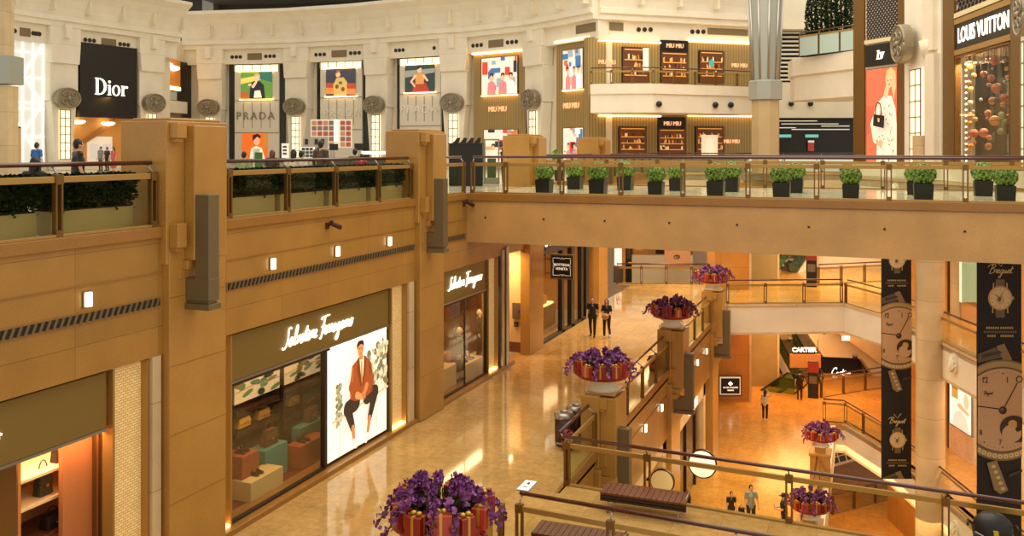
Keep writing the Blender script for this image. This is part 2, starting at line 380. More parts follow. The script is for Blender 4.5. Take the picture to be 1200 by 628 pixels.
    for q in 'LR':
        e2=e*.8
        if legs=='long': capsule(c,J['h'+q],J['k'+q],R(.087)+e2,R(.058)+e2); capsule(c,J['k'+q],J['k'+q].lerp(J['a'+q],.93),R(.058)+e2,R(.045)+e2)
        elif legs=='short': capsule(c,J['h'+q],J['h'+q].lerp(J['k'+q],.85),R(.09)+e2,R(.075)+e2)
        elif legs=='dress': capsule(c,J['h'+q].lerp(J['hL'],.5),J['k'+q].lerp(J['a'+q],.2),R(.1)+e2,R(.13)+e2)
    to=c.build('trousers' if legs!='dress' else 'skirt',cm(trousers),root); remesh(to,vox*1.25,3)
    for q in 'LR':
        c=MB(); capsule(c,J['a'+q]-Vector((0,R(.025),R(.035))),J['t'+q],R(.045),R(.038)); c.build('shoe',cm(shoes),root)
    c=MB(); c.lathe([(R(.083)*math.cos(t),R(.125)*math.sin(t)) for t in (PI/2*k/6-.15 for k in range(7))],hd.x,hd.y-R(.018),hd.z+R(.01),16,True,0,2*PI,1,1.2)
    c.sph(hd+Vector((0,-R(.045),R(.0))),(R(.08),R(.07),R(.1)),12,8)
    if longhair:
        capsule(c,hd+Vector((0,-R(.06),-R(.02))),J['neck']+Vector((0,-R(.07),-R(.08))),R(.08),R(.06)); 
        for sx in (-1,1): capsule(c,hd+Vector((sx*R(.07),-R(.01),R(.03))),J['neck']+Vector((sx*R(.07),R(.0),-R(.02))),R(.03),R(.02))
    c.build('hair',cm(hair),root)
    c=MB()
    for sx in (-1,1): c.sph(hd+Vector((sx*R(.03),R(.083),R(.008))),R(.0095),8,6)
    c.build('eyes',M['black'],root)
    c=MB(); capsule(c,hd+Vector((-R(.022),R(.084),-R(.058))),hd+Vector((R(.022),R(.084),-R(.058))),R(.006),R(.006),6); c.build('mouth',cm('a0584c'),root)
    if hat:
        c=MB(); c.lathe([(R(.105),0),(R(.104),R(.05)),(R(.085),R(.1)),(0,R(.13))],hd.x,hd.y,hd.z+R(.03),18); c.prism([(hd.x+R(.09)*math.cos(a),hd.y+R(.07)+R(.13)*max(0,math.sin(a))) for a in (PI*k/10 for k in range(11))],hd.z+R(.03),hd.z+R(.042)); c.build('cap',cm(hat),root)
    root.location=keep; root.rotation_euler=(0,0,rz)
    return root
WALK=dict(kL=(-.1,.10,.50),aL=(-.1,.16,.10),tL=(-.1,.31,.06),kR=(.1,.02,.50),aR=(.1,-.22,.13),tR=(.11,-.09,.04),eL=(-.225,-.09,1.13),wL=(-.23,-.06,.88),eR=(.225,.05,1.13),wR=(.22,.18,.92))
SIT=dict(pel=(0,0,.50),chest=(0,.0,.83),neck=(0,.02,1.03),head=(0,.04,1.17),sL=(-.175,0,.97),sR=(.175,0,.97),eL=(-.22,.10,.74),eR=(.22,.10,.74),wL=(-.14,.32,.72),wR=(.14,.32,.72),
   hL=(-.095,.02,.48),hR=(.095,.02,.48),kL=(-.11,.42,.50),kR=(.11,.42,.50),aL=(-.11,.42,.085),aR=(.11,.42,.085),tL=(-.11,.56,.035),tR=(.11,.56,.035))
# ================================================================== SETTING
ZB=6.8; ZC=-6.65; ZD=-13.3; W=-12.8; WA=-6.94
YB0,YB1=28.65,36.9          # upper bridge
GA=[(-1.1,52.6),(0.78,49.6),(2.9,44.0),(4.15,40.4),(8.4,29.5)]      # edge of the right-hand gallery
LVE=[(-.3,54.0),(2.1,49.6),(4.34,44.8),(6.6,38.6),(7.3,36.9)]      # edge of the upper right gallery
def slab(name,pts,z1,th,m,m2=None):
    mb=MB(); mb.prism(pts,z1-th,z1); return st(mb,name,m)
FE0=(-14.2,58.1); FE1=(-.4,63.6)
slab('floor',[(-13.4,2),(WA,2),(WA,49.7),(-7,49.7),(-7.0,58),(-8.6,57.2),(-14.5,54.9),(-13.4,54.4)],-.008,.35,M['floorA'])
slab('floor.001',[(WA,17.35),(4,16.75),(16,16.2),(16,20.2),(4,20.9),(WA,21.5)],0,.5,M['floorA'])
slab('floor.002',[(-7.0,49.9),(-1.1,52.6),(.78,49.6),(2.9,44),(4.15,40.4),(8.4,29.5),(24,29.5),(24,75),(-6.9,75)],-.002,.35,M['floorC'])
slab('floor.003',[(-30,0),(-1.9,0),(-1.9,52.6),(-1.1,53),(-1.1,80),(-30,80)],ZC,.4,M['floorC'])
slab('floor.004',[(-1.1,53)]+[(a,b) for a,b in GA[1:]]+[(26,29.5),(26,80),(-1.1,80)],ZC,.4,M['floorC'])
slab('floor.005',[(-30,0),(30,0),(30,80),(-30,80)],ZD,.4,M['floorC'])
slab('floor.006',[(-70,-5),(W-.02,-5),(W-.02,57.5),FE0,(-13.2,125),(-70,125)],ZB-.01,.5,M['floorB'])
slab('floor.007',[FE0,FE1,(24,75),(24,125),(-13.2,125)],ZB-.01,.5,M['floorB'])
slab('floor.008',[LVE[0]]+LVE[1:]+[(26,36.9),(26,75),FE1],ZB-.012,.5,M['floorB'])
slab('floor.009',[(-12.9,YB0+.05),(16,YB0+.05),(16,YB1-.05),(-12.9,YB1-.05)],ZB-.005,.3,M['floorB'])
# --- bridge body
mb=MB(); mb.box(W,16,YB0,YB0+.35,5.12,ZB-.28); mb.box(W,16,YB1-.35,YB1,5.12,ZB-.28); mb.box(W,16,YB0+.35,YB1-.35,5.16,5.6); mb.box(W,16,YB0-.03,YB0+.3,5.12,5.33)
br=st(mb,'wall_bridge',M['stoneX'])
mb=MB(); mb.box(W,16,YB0-.06,YB0+.3,ZB-.26,ZB); mb.box(W,16,YB1-.3,YB1+.06,ZB-.26,ZB); st(mb,'bridge_ledge',M['ledge'],br,.02)
mb=MB()
for i in range(13):
    x=-12.1+2.1*i; mb.lathe([(0,0),(.035,0),(.035,.02),(0,.03)],x,0,0,8)
for k,v in enumerate(mb.v): mb.v[k]=(v[0],YB0-v[2],5.98+v[1])
st(mb,'bridge_bolts',M['dark'],br)
# --- stone edge walls under a gallery edge
def edge_wall(name,X,zb,y0,y1,m):
    mb=MB(); mb.box(X-.6,X,y0,y1,zb-2.5,zb-.22); mb.box(X-.6,X-.1,y0,y1,zb-.22,zb-.1); w=st(mb,name,m)
    mb=MB(); mb.box(X-.1,X+.06,y0,y1,zb-.22,zb); st(mb,'ledge',M['ledge'],w,.015)
    mb=MB(); mb.box(X,X+.018,y0,y1,zb-.9,zb-.875); st(mb,'moulding',M['ledge'],w)
    return w
edge_wall('wall_left',W,ZB,3,57.5,M['stone'])
edge_wall('wall_walkway',WA,0,20.9,49.7,M['stone'])
# --- pillars
def pillar(X,U,zb,top,floor_z,kind):
    p=MB()
    if kind=='tall':
        p.box(X-1.0,X+.15,U-.95,U+.85,zb-.75,top)
        p.box(X-.85,X+.1,U-.8,U+.7,top,top+.06)
        p.box(X+.15,X+.4,U-.45,U+.5,zb-.7,top-.08)
    else:
        p.box(X-.42,X+.1,U-.72,U+.7,zb-.75,top)
        p.box(X-.36,X+.5,U-.55,U+.55,top,top+.05)
        p.box(X+.1,X+.55,U-.6,U+.6,zb-.7,top-.05)
    o=st(p,'pillar',M['pillar'],None,.02); o['kind']='structure'
    f=.4 if kind=='tall' else .55; y0=U-.45 if kind=='tall' else U-.6; y1=U+.5 if kind=='tall' else U+.6; e=.15 if kind=='tall' else .1
    c=MB(); c.box(X,X+f-.12,y0-.06,y1-.05,zb-.88,zb-.7); c.box(X,X+f-.22,y0-.16,y1-.1,zb-1.06,zb-.88); st(c,'corbel',M['pillar'],o,.01)
    for z0,z1 in ((zb-.5,zb+.05),(top-.42,top-.04)):
        b=MB(); b.box(X+e,X+e+.2,y0-.42 if kind=='tall' else y0-.1,y0-.16 if kind=='tall' else y0+.1,z0+.08,z1); b.box(X+e,X+e+.14,y0-.38 if kind=='tall' else y0-.08,y0-.2 if kind=='tall' else y0+.06,z0,z0+.08); st(b,'bracket_block',M['pillar'],o,.01)
    s=MB(); s.box(X-.25,X+.16,U-.88,U+.8,floor_z,zb-.5); st(s,'pilaster',M['pillar'],o,.015)
    s=MB()
    for k in range(1,5):
        z=floor_z+(zb-.6-floor_z)*k/4.6; s.box(X+.155,X+.164,U-.88,U+.8,z,z+.02)
    st(s,'joints',M['ledge'],o)
    b=MB(); b.box(X+f-.002,X+f+.33,U-.43,U-.12,zb-1.1,zb+.6)
    b.box(X+.158,X+f+.334,U-.434,U-.116,zb-1.5,zb-1.064); b.box(X+.12,X+f+.3,U-.4,U-.15,zb-1.56,zb-1.5); b.box(X+.13,X+f+.36,U-.46,U-.09,zb-1.68,zb-1.56); st(b,'metal_fin',M['greymetal'],o,.01)
    return o
UL=(15.0,25.7,35.4,45.6); UA=(14.9,24.9,34.8,44.7)
for U in UL: pillar(W,U,ZB,8.86,0,'tall')
for U in UA: pillar(WA,U,0,1.5,ZC,'short')
# --- wall lamps on both edge walls
def wall_lamp(loc,label,grp):
    t=thing('wall_lamp',label,'lamp',loc,grp); b=MB(); x,y,z=loc
    b.box(x,x+.03,y-.085,y+.085,z-.14,z+.14); b.build('back_plate',M['greymetal'],t)
    b=MB(); b.box(x+.03,x+.09,y-.06,y+.06,z-.125,z+.125); b.build('lamp_shade',M['lamp'],t,.01)
for y,z,l in ((12.24,5.66,'small lit wall lamp above the grille, nearest the camera, left of the first tall pillar'),(17.6,5.66,'small lit wall lamp on the gold stone just right of the first tall pillar'),(20.36,5.66,'small lit wall lamp in the middle of the stone band between two tall pillars'),(23.12,5.66,'small lit wall lamp just left of the second tall pillar')):
    wall_lamp((W,y,z),l,'lamps along the gallery wall')
for i,y in enumerate((27.3,30.1,32.7,37.2,40.2,42.6)):
    wall_lamp((WA,y,-1.05),'small lit lamp on the wall under the walkway, %s from the near end'%('first','second','third','fourth','fifth','sixth')[i],'lamps under the walkway')
# --- ventilation grilles
def grille(y0,y1,label):
    t=thing('ventilation_grille',label,'vent',(W,y0,5.26),'grilles in the gallery wall')
    b=MB(); b.box(W,W+.02,y0,y1,5.24,5.45); b.build('frame',M['ledge'],t)
    b=MB(); b.box(W+.02,W+.024,y0+.03,y1-.03,5.27,5.42); n=int((y1-y0)/.14)
    b.build('duct_opening',M['dark'],t); b=MB()
    for i in range(n):
        y=y0+.05+i*.14; b.hexa([(W+.02,y,5.27),(W+.05,y,5.27),(W+.05,y+.05,5.27),(W+.02,y+.05,5.27)],[(W+.02,y+.07,5.42),(W+.05,y+.07,5.42),(W+.05,y+.12,5.42),(W+.02,y+.12,5.42)])
    b.build('slats',M['greymetal'],t)
grille(5,14.05,'long slatted grille in the stone wall left of the first tall pillar')
grille(16.0,24.75,'long slatted grille in the stone wall between the two tall pillars')
grille(26.75,28.5,'short slatted grille in the wall just left of the bridge')
# ================================================================== BALUSTRADES
def rail(label,pts,zf,side=1,grp='glass balustrades',sp=2.0,posts=None,h=1.24,name='balustrade',hoff=.14,glassm='glass',simple=False):
    P=[Vector((p[0],p[1])) for p in pts]
    t=thing(name,label,'railing',(P[0].x,P[0].y,zf),grp)
    seg=[]; L=0
    for a,b in zip(P,P[1:]): seg.append((L,a,b)); L+=(b-a).length
    def at(s):
        for l,a,b in seg:
            if s<=l+(b-a).length+1e-6:
                d=(b-a).normalized(); return a+d*(s-l),d
        l,a,b=seg[-1]; d=(b-a).normalized(); return a+d*(s-l),d
    corners=[l for l,_,_ in seg]+[L]
    if posts is None:
        posts=[]
        for l,a,b in seg:
            k=max(1,round((b-a).length/sp)); posts+=[l+(b-a).length*i/k for i in range(k)]
        posts.append(L)
    hp=[]
    for s in sorted(set([0,L]+corners)):
        p,d=at(s); n=Vector((-d.y,d.x))*side
        if 0<s<L:
            d0=at(s-.01)[1]; d1=at(s+.01)[1]; n=((Vector((-d0.y,d0.x))+Vector((-d1.y,d1.x)))*side).normalized()
        hp.append((p.x+n.x*hoff,p.y+n.y*hoff,zf+h))
    mb=MB(); mb.tube(hp,.042,10); mb.build('handrail',M['rail'],t)
    b=MB()
    for l,a,c in seg:
        d=(c-a); ln=d.length; d.normalize(); n=(-d.y*side,d.x*side)
        b.obox((a.x,a.y),(d.x,d.y),n,0,ln,-.03,.03,zf+h-.31,zf+h-.2)
        if not simple: b.obox((a.x,a.y),(d.x,d.y),n,0,ln,-.05,.05,zf,zf+.05)
    b.build('top_beam',M['gold'],t,.006)
    for s in posts:
        p,d=at(min(max(s,.05),L-.05)); n=Vector((-d.y,d.x))*side
        b=MB(); o=(p.x,p.y); dd=(d.x,d.y); nn=(n.x,n.y)
        if simple: b.obox(o,dd,nn,-.03,.03,-.03,.03,zf,zf+h-.2)
        else:
            for q in (-1,1): b.obox(o,dd,nn,q*.06-.018,q*.06+.018,-.045,.045,zf,zf+h-.2)
            b.obox(o,dd,nn,-.07,.07,-.055,.055,zf,zf+.12); b.obox(o,dd,nn,-.08,.08,-.055,.055,zf+h-.34,zf+h-.17)
        po=b.build('post',M['bronze'] ,t)
        b=MB(); b.tube([(p.x,p.y,zf+h-.18),(p.x+n.x*hoff,p.y+n.y*hoff,zf+h-.02)],.018,6); b.build('bracket',M['steel'],po)
    for s0,s1 in zip(posts,posts[1:]):
        a,d=at(s0+.08); c,_=at(s1-.08); b=MB(); ln=(c-a).length; d=(c-a).normalized()
        if ln<.1: continue
        b.obox((a.x,a.y),(d.x,d.y),(-d.y,d.x),0,ln,-.006,.006,zf+.06,zf+h-.31); b.build('glass_pane',M[glassm],t)
    return t
G1='balustrades of the upper gallery'
rail('dark-railed glass balustrade with hedges behind it, left of the first tall pillar',[(W-.05,7.4),(W-.05,14.0)],ZB,1,G1,posts=[0,2.1,4.28,6.5])
rail('dark-railed glass balustrade with hedges behind it, between the two tall pillars',[(W-.05,16.05),(W-.05,24.7)],ZB,1,G1,posts=[.1,2.25,4.35,6.6,8.55])
rail('short glass balustrade between the second tall pillar and the bridge',[(W-.05,26.6),(W-.05,YB0-.1)],ZB,1,G1)
rail('long glass balustrade along the front of the bridge',[(W+.15,YB0+.05),(15.6,YB0+.05)],ZB,1,G1,posts=[.05]+[1.27+2.0*i for i in range(14)])
rail('long glass balustrade along the back of the bridge, behind the clipped shrubs',[(W+.6,YB1-.1),(15.5,YB1-.1)],ZB,-1,G1,sp=2.1)
rail('glass balustrade of the left gallery beyond the bridge, between two stone pillars',[(W-.05,37.0),(W-.05,44.6)],ZB,1,G1)
rail('glass balustrade of the left gallery beyond the bridge, farthest stretch',[(W-.05,46.5),(W-.05,57.4)],ZB,1,G1)
rail('glass balustrade along the far gallery in front of the gold ribbed shop',[FE0,FE1],ZB,1,G1,sp=2.4)
G2='balustrades of the marble walkway'
for y0,y1,l in ((21.6,24.15,'short glass balustrade beside the two litter bins at the walkway edge'),(25.65,34.05,'glass balustrade of the walkway between the second and third flower pillars'),(35.55,43.95,'glass balustrade of the walkway between the third and farthest flower pillars'),(15.7,17.3,'short glass balustrade beside the nearest flower bowl')):
    rail(l,[(WA,y0),(WA,y1)],0,1,G2,sp=1.95,hoff=.2)
rail('long glass balustrade behind the slatted bench, overlooking the lower floor',[(WA,21.5),(-1.6,21.1),(2.6,20.85),(9,20.35)],0,-1,G2,posts=[0.05,2.1,5.36,8.5,11.4,14.3])
rail('nearest glass balustrade, crossing the bottom edge in front of the benches',[(WA+.3,17.38),(-1.6,17.05),(4,16.75)],0,1,G2,posts=[.05,2.0,4.4,7,9.5])
rail('glass balustrade of the far cross gallery with a cream front',[(-7,49.9),(-1.2,52.5)],0,1,G2,sp=2.3)
rail('glass balustrade of the right gallery on the walkway level, beside the round column',[(-1.05,52.5)]+GA[1:],0,1,G2,sp=2.6)
rail('curved far balustrade at the end of the walkway under the bridge',[(-14.4,54.9),(-11.5,55.9),(-8.6,57.0)],0,-1,G2,sp=2)
G3='balustrades of the lower floor'
rail('lower-floor balustrade around the far end of the floor opening and along the right',[(-2.2,53),(-1.05,53.1)]+GA[1:],ZC,-1,G3,sp=2.6)
rail('lower-floor balustrade between the two lower flower pillars',[(-1.9,35.6),(-1.9,44.0)],ZC,1,G3,sp=2.8)
rail('lower-floor balustrade in front of the black jewellery shop',[(-2.55,57.9),(1.2,62.0)],ZC,1,G3,sp=1.9)
# fascias of the far and right galleries
def fascia(name,pts,z0,z1,m,th=.3,lip=True):
    mb=MB()
    for a,b in zip(pts,pts[1:]):
        d=Vector((b[0]-a[0],b[1]-a[1])); ln=d.length; d.normalize(); mb.obox(a,(d.x,d.y),(-d.y,d.x),-.02,ln+.02,0,th,z0,z1)
    o=st(mb,name,m)
    if lip:
        mb=MB()
        for a,b in zip(pts,pts[1:]):
            d=Vector((b[0]-a[0],b[1]-a[1])); ln=d.length; d.normalize(); mb.obox(a,(d.x,d.y),(-d.y,d.x),-.02,ln+.02,-.05,th,z1,z1+.14); mb.obox(a,(d.x,d.y),(-d.y,d.x),-.02,ln+.02,-.03,th,z0,z0+.12)
        st(mb,'lip',M['tan'],o)
    return o
fascia('wall_cross_gallery',[(-7.0,49.75),(-1.1,52.45)],-1.65,-.14,M['cream2'])
GF=[(-1.1,52.45)]+GA[1:]
fascia('wall_right_gallery',GF,-1.65,-.14,M['cream'])
fascia('wall_lower_right_gallery',[(-2.0,52.9),(-1.1,53)]+GA[1:],ZC-1.65,ZC-.14,M['cream'])
fascia('wall_lower_opening',[(-1.85,52.9),(-1.85,20)],ZC-1.4,ZC-.1,M['cream2'],lip=False)
fascia('wall_upper_right',LVE,5.1,ZB-.14,M['cream'])
fascia('wall_far_gallery',[FE0,FE1],4.9,ZB-.14,M['cream2'])
# round column and beam that it carries
mb=MB(); mb.lathe([(.6,ZD),(.6,4.7)],2.62,43.9,0,36); st(mb,'column',M['tan'])
mb=MB(); mb.box(1.9,9,43.2,44.6,4.7,5.4); st(mb,'column_beam',M['cream2'])
# ceilings under galleries (real slabs with lamps)
for n,(x,y,z) in enumerate(((-4,60,-.6),(-9.5,30,ZC+6.1),(-9.5,42,ZC+6.1),(8,46,-.6),(8,40,ZB-.7))): pass
# ================================================================== PLANES SEEN IN THE PHOTO
class PF(Fr):
    """vertical plane through two plan points; q() = where a sight line meets it"""
    def __init__(s,A,B,z=0):
        Fr.__init__(s,(A[0],A[1],z),(B[0]-A[0],B[1]-A[1],0)); s.L=math.hypot(B[0]-A[0],B[1]-A[1])
    def q(s,x,y,off=0):
        r=Vector(ray(x,y)); e=Vector((0,0,EYE)); k=(s.o+s.n*off-e).dot(s.n)/r.dot(s.n); h=e+r*k
        return (h-s.o).dot(s.t),(h-s.o).dot(s.u)
    def rect(s,x0,x1,y0,y1):
        ym=(y0+y1)/2; xm=(x0+x1)/2
        return s.q(x0,ym)[0],s.q(x1,ym)[0],s.q(xm,y1)[1],s.q(xm,y0)[1]
    def box(s,mb,x0,x1,y0,y1,o0,o1):
        a0,a1,b0,b1=s.rect(x0,x1,y0,y1); mb.fbox(s,a0,a1,b0,b1,o0,o1)
    def loc(s,x,y,off=0): return s.p(*s.q(x,y),off)
def P1(mb,m,name,par,bev=0): return mb.build(name,m,par,bev)
# ================================================================== SHOPS UNDER THE LEFT GALLERY
LW=Fr((W,0,0),(0,1,0))          # a = y, b = z, outward +X
mb=MB(); mb.box(-13.4,W+.1,3,33,-.02,.11); st(mb,'trim_kerb',M['ledge'],None,.01)
mb=MB(); mb.box(-15.2,-15,3,33,0,4.3); mb.box(-15.2,-13.3,3,33,4.28,4.4)
mb.box(-15,-13.15,32.36,32.46,0,4.3); mb.box(-15,-13.3,25.3,25.4,0,4.3)
st(mb,'wall_shop_back',cm('6a3a22'))
mb=MB(); mb.box(-15,-13.15,15.9,25.2,.06,.1); mb.box(-15,-13.15,26,32.3,.06,.1); st(mb,'floor_window_display',cm('6a1e10'))
def shop_sign(label,y0,y1,ty,size,grp='olive shop signs',z0=3.22,z1=4.24):
    t=thing('shop_sign',label,'sign',(W-.15,(y0+y1)/2,z0),grp)
    b=MB(); b.box(W-.3,W-.12,y0,y1,z0,z1); b.build('sign_panel',M['sign'],t,.01)
    b=MB(); b.box(W-.3,W-.1,y0,y1,z0-.05,z0); b.build('trim_bar',M['steel'],t)
    b=MB(); fr=Fr((W-.12,0,0),(0,1,0)); script(b,fr,'Salvatore Ferragamo',ty,(z0+z1)/2-.16,size,.04,.03,.3); b.build('lettering',M['letter'],t)
shop_sign('olive shop sign with white script lettering above the portrait poster, between the two tall pillars',16.3,23.35,18.15,.45)
shop_sign('olive shop sign with white script lettering above the window of two mannequins',26.75,30.65,27.35,.4,z1=4.35)
shop_sign('olive shop sign cut by the left edge of the frame, showing only the last letter',4.5,12.82,7.42,.45)
def woven(label,y0,y1):
    t=thing('woven_light_panel',label,'light panel',(W-.1,(y0+y1)/2,.11),'woven light panels')
    b=MB(); b.box(W-.32,W-.2,y0,y1,.12,4.22); b.build('woven_screen',M['weave'],t)
    b=MB(); b.box(W-.2,W-.06,y0,y1,.11,.17); b.build('floor_lamp_strip',M['strip'],t)
    b=MB(); b.box(W-.3,W-.05,y1,y1+.05,.11,4.26); b.box(W-.3,W-.05,y0-.05,y0,.11,4.26); b.build('frame',M['gold'],t)
woven('tall woven light panel left of the first tall pillar',12.95,13.75)
woven('narrow woven light panel just right of the first tall pillar',15.86,16.22)
woven('tall woven light panel between the portrait poster and the second tall pillar',23.45,24.3)
woven('tall woven light panel beside the steel door post',30.75,31.6)
mb=MB(); mb.box(W-.3,W+.02,24.38,24.7,.0,4.3); mb.box(W-.3,W+.02,13.82,14.05,0,4.3); st(mb,'trim_1',M['tan'])
mb=MB(); mb.box(W-.3,W+.05,31.8,32.05,0,4.5); mb.box(W-.3,W+.08,32.15,32.45,0,4.6); o=st(mb,'trim_2',M['steel'])
# --- display window 1 (shelves left of the poster)
def shopwin(name,label,y0,y1,z0,z1,mull=()):
    t=thing(name,label,'window',(W-.13,(y0+y1)/2,z0),'shop windows under the gallery')
    b=MB(); b.box(W-.16,W-.14,y0+.05,y1-.05,z0+.05,z1-.05); b.build('pane',M['shopglass'],t)
    b=MB(); 
    for a,c in ((y0,y0+.05),(y1-.05,y1)): b.box(W-.2,W-.1,a,c,z0,z1)
    for a in mull: b.box(W-.17,W-.13,a-.012,a+.012,z0,z1)
    b.box(W-.2,W-.1,y0,y1,z1-.05,z1); b.box(W-.2,W-.1,y0,y1,z0,z0+.05); b.build('frame',M['dark'],t)
shopwin('shop_window','tall display window with coloured plinths left of the portrait poster',16.28,20.02,.12,3.16)
shopwin('shop_window','tall display window with two dressed mannequins',26.85,30.65,.12,3.16,(28.8,))
def shelfwall(label,y0,y1,x=-14.7):
    t=thing('display_shelf',label,'shelf',(x,(y0+y1)/2,.1),'display shelves in the shop window')
    b=MB(); b.box(x-.25,x-.2,y0,y1,.1,3.1); b.build('back',M['dark'],t)
    b=MB(); b.box(x-.2,x+.25,y0,y0+.04,.1,3.1); b.box(x-.2,x+.25,y1-.04,y1,.1,3.1); b.build('side',M['dark'],t)
    for k,z in enumerate((.7,1.2,1.7)):
        b=MB(); b.box(x-.2,x+.3,y0+.04,y1-.04,z,z+.12); b.build('shelf',cm('3a2614'),t)
    fr=Fr((x+.26,y0,2.02),(0,1,0)); sh=[('d8c49c',[(0,0),(1,0),(1,1),(0,1)])]
    rr=random.Random(int(y0*10))
    for k in range(13):
        cx,cy=.06+.9*rr.random(),.15+.7*rr.random(); a=rr.random()*6.3; sh.append((rr.choice(['3f6a4a','2c3a28','5c7a50','7c6a40']),ell(cx,cy,.08,.11 if k%2 else .16,10,a)))
    sh.append(('8a6a38',[(0,.48),(.5,.62),(1,.5),(1,.53),(.5,.65),(0,.51)]))
    b=MB(); b.box(x-.1,x+.25,y0,y1,2.02,2.6); b.build('header',cm('caa870',.25),t); paint(fr,0,y1-y0,0,.58,sh,t,'leaf_picture',.012,.002,.35)
shelfwall('dark display shelf under a leaf-patterned header, left of the two in the window',18.35,20.2)
shelfwall('dark display shelf under a leaf-patterned header, right of the two, next to the poster',20.4,22.3)
def plinth(label,X,dep,p0,p1,zb,c):
    a=ox(*p0,X); b_=ox(*p1,X); b=MB(); b.box(X-dep,X,a.y,b_.y,zb,(a.z+b_.z)/2); tag(b.build('display_plinth',cm(c),None,.012),label,'plinth','coloured plinths in the shop windows'); return a.y,b_.y,(a.z+b_.z)/2
TA=plinth('terracotta plinth nearest the woven panel in the shelf window',-13.6,.6,(284,535),(304,528),.1,'a0522a')
CR=plinth('low cream plinth at the front of the shelf window',-13.3,.55,(294,564),(332,548),.1,'d8bc7c')
TE=plinth('teal plinth with a brown bag on it in the shelf window',-13.75,.5,(311,528),(337,517),.1,'4f8f84')
TB=plinth('terracotta plinth close to the poster in the shelf window',-13.5,.42,(352,520),(383,511),.1,'a0522a')
TG=plinth('raised teal plinth at the back beside the poster',-13.95,.3,(352.6,499),(380,492),.1,'4f8f84')
plinth('low cream plinth below the left mannequin window edge',-13.3,.6,(518,434),(535,426),.1,'d8bc7c')
LC=plinth('long cream plinth carrying shoes under the right mannequin',-13.25,.6,(546,428),(574,413),.1,'d8bc7c')
plinth('terracotta block behind the left cream plinth in the mannequin window',-14.0,.4,(520,415),(528,412),.1,'a0522a')
def handbag(label,loc,w,h,d,c,rz=0):
    t=thing('handbag',label,'handbag',loc,'handbags on display',rz); keep=Vector(loc); t.location=(0,0,0); t.rotation_euler=(0,0,0)
    b=MB(); b.hexa([(-d/2,-w/2,0),(d/2,-w/2,0),(d/2,w/2,0),(-d/2,w/2,0)],[(-d/3,-w/2.4,h),(d/3,-w/2.4,h),(d/3,w/2.4,h),(-d/3,w/2.4,h)]); b.build('bag_body',cm(c),t,.02)
    b=MB(); b.hexa([(d/2-.005,-w/2.1,h*.45),(d/2+.015,-w/2.1,h*.45),(d/2+.015,w/2.1,h*.45),(d/2-.005,w/2.1,h*.45)],[(d/3-.01,-w/2.4,h),(d/3+.015,-w/2.4,h),(d/3+.015,w/2.4,h),(d/3-.01,w/2.4,h)]); b.build('flap',cm(c),t,.008)
    b=MB(); b.tube([(0,-w/3.2*math.cos(a),h+h*.5*math.sin(a)) for a in (PI*k/10 for k in range(11))],.014,6); b.build('handle',cm(c),t)
    b=MB(); b.box(d/2+.005,d/2+.022,-.03,.03,h*.38,h*.5); b.build('clasp',M['gold'],t)
    t.location=keep+Vector((0,0,.004)); t.rotation_euler=(0,0,rz)
handbag('brown handbag standing on the teal plinth',(-13.98,sum(TE[:2])/2,TE[2]),.5,.4,.22,'5a3820')
handbag('brown handbag on the raised teal plinth by the poster',(-14.1,TG[1]-.45,TG[2]),.42,.38,.2,'5a3820')
def shoes(label,loc,c,rz=0):
    t=thing('pair_of_shoes',label,'shoes',loc,'shoes on display',rz); keep=Vector(loc); t.location=(0,0,0); t.rotation_euler=(0,0,0)
    for q in (-.09,.09):
        b=MB(); capsule(b,(-.08,q,.045),(.1,q,.035),.05,.04); capsule(b,(-.09,q,.05),(-.09,q,.1),.045,.045); s=b.build('shoe',cm(c,0,.25),t)
        b=MB(); b.box(-.14,.13,q-.045,q+.045,0,.018); b.box(-.14,-.06,q-.04,q+.04,0,.03); b.build('sole',M['dark'],s)
    t.location=keep+Vector((0,0,.006)); t.rotation_euler=(0,0,rz)
shoes('black shoes on the terracotta plinth nearest the woven panel',(-13.85,sum(TA[:2])/2,TA[2]),'14100e')
shoes('black shoes on the low cream plinth at the front of the shelf window',(-13.55,sum(CR[:2])/2-.1,CR[2]),'14100e')
shoes('black shoes on the terracotta plinth close to the poster',(-13.68,TB[0]+.4,TB[2]),'14100e')
shoes('dark shoes at the left end of the long cream plinth',(-13.5,LC[0]+.35,LC[2]),'241a14'); shoes('dark shoes in the middle of the long cream plinth',(-13.5,LC[0]+.95,LC[2]),'241a14')
for k,(y,z,l) in enumerate(((18.8,1.36,'gold-toned clutch on the middle shelf of the left display shelf'),(19.6,1.36,'gold-toned bag on the middle shelf of the left display shelf, nearer the middle'),(20.95,1.36,'dark gold bag on the middle shelf of the right display shelf'),(21.8,.86,'dark gold bag on the lowest shelf of the right display shelf'))):
    handbag(l,(-14.55,y,z),.5,.24,.2,['c8983a','a87a34','8a6428','7a5426'][k])
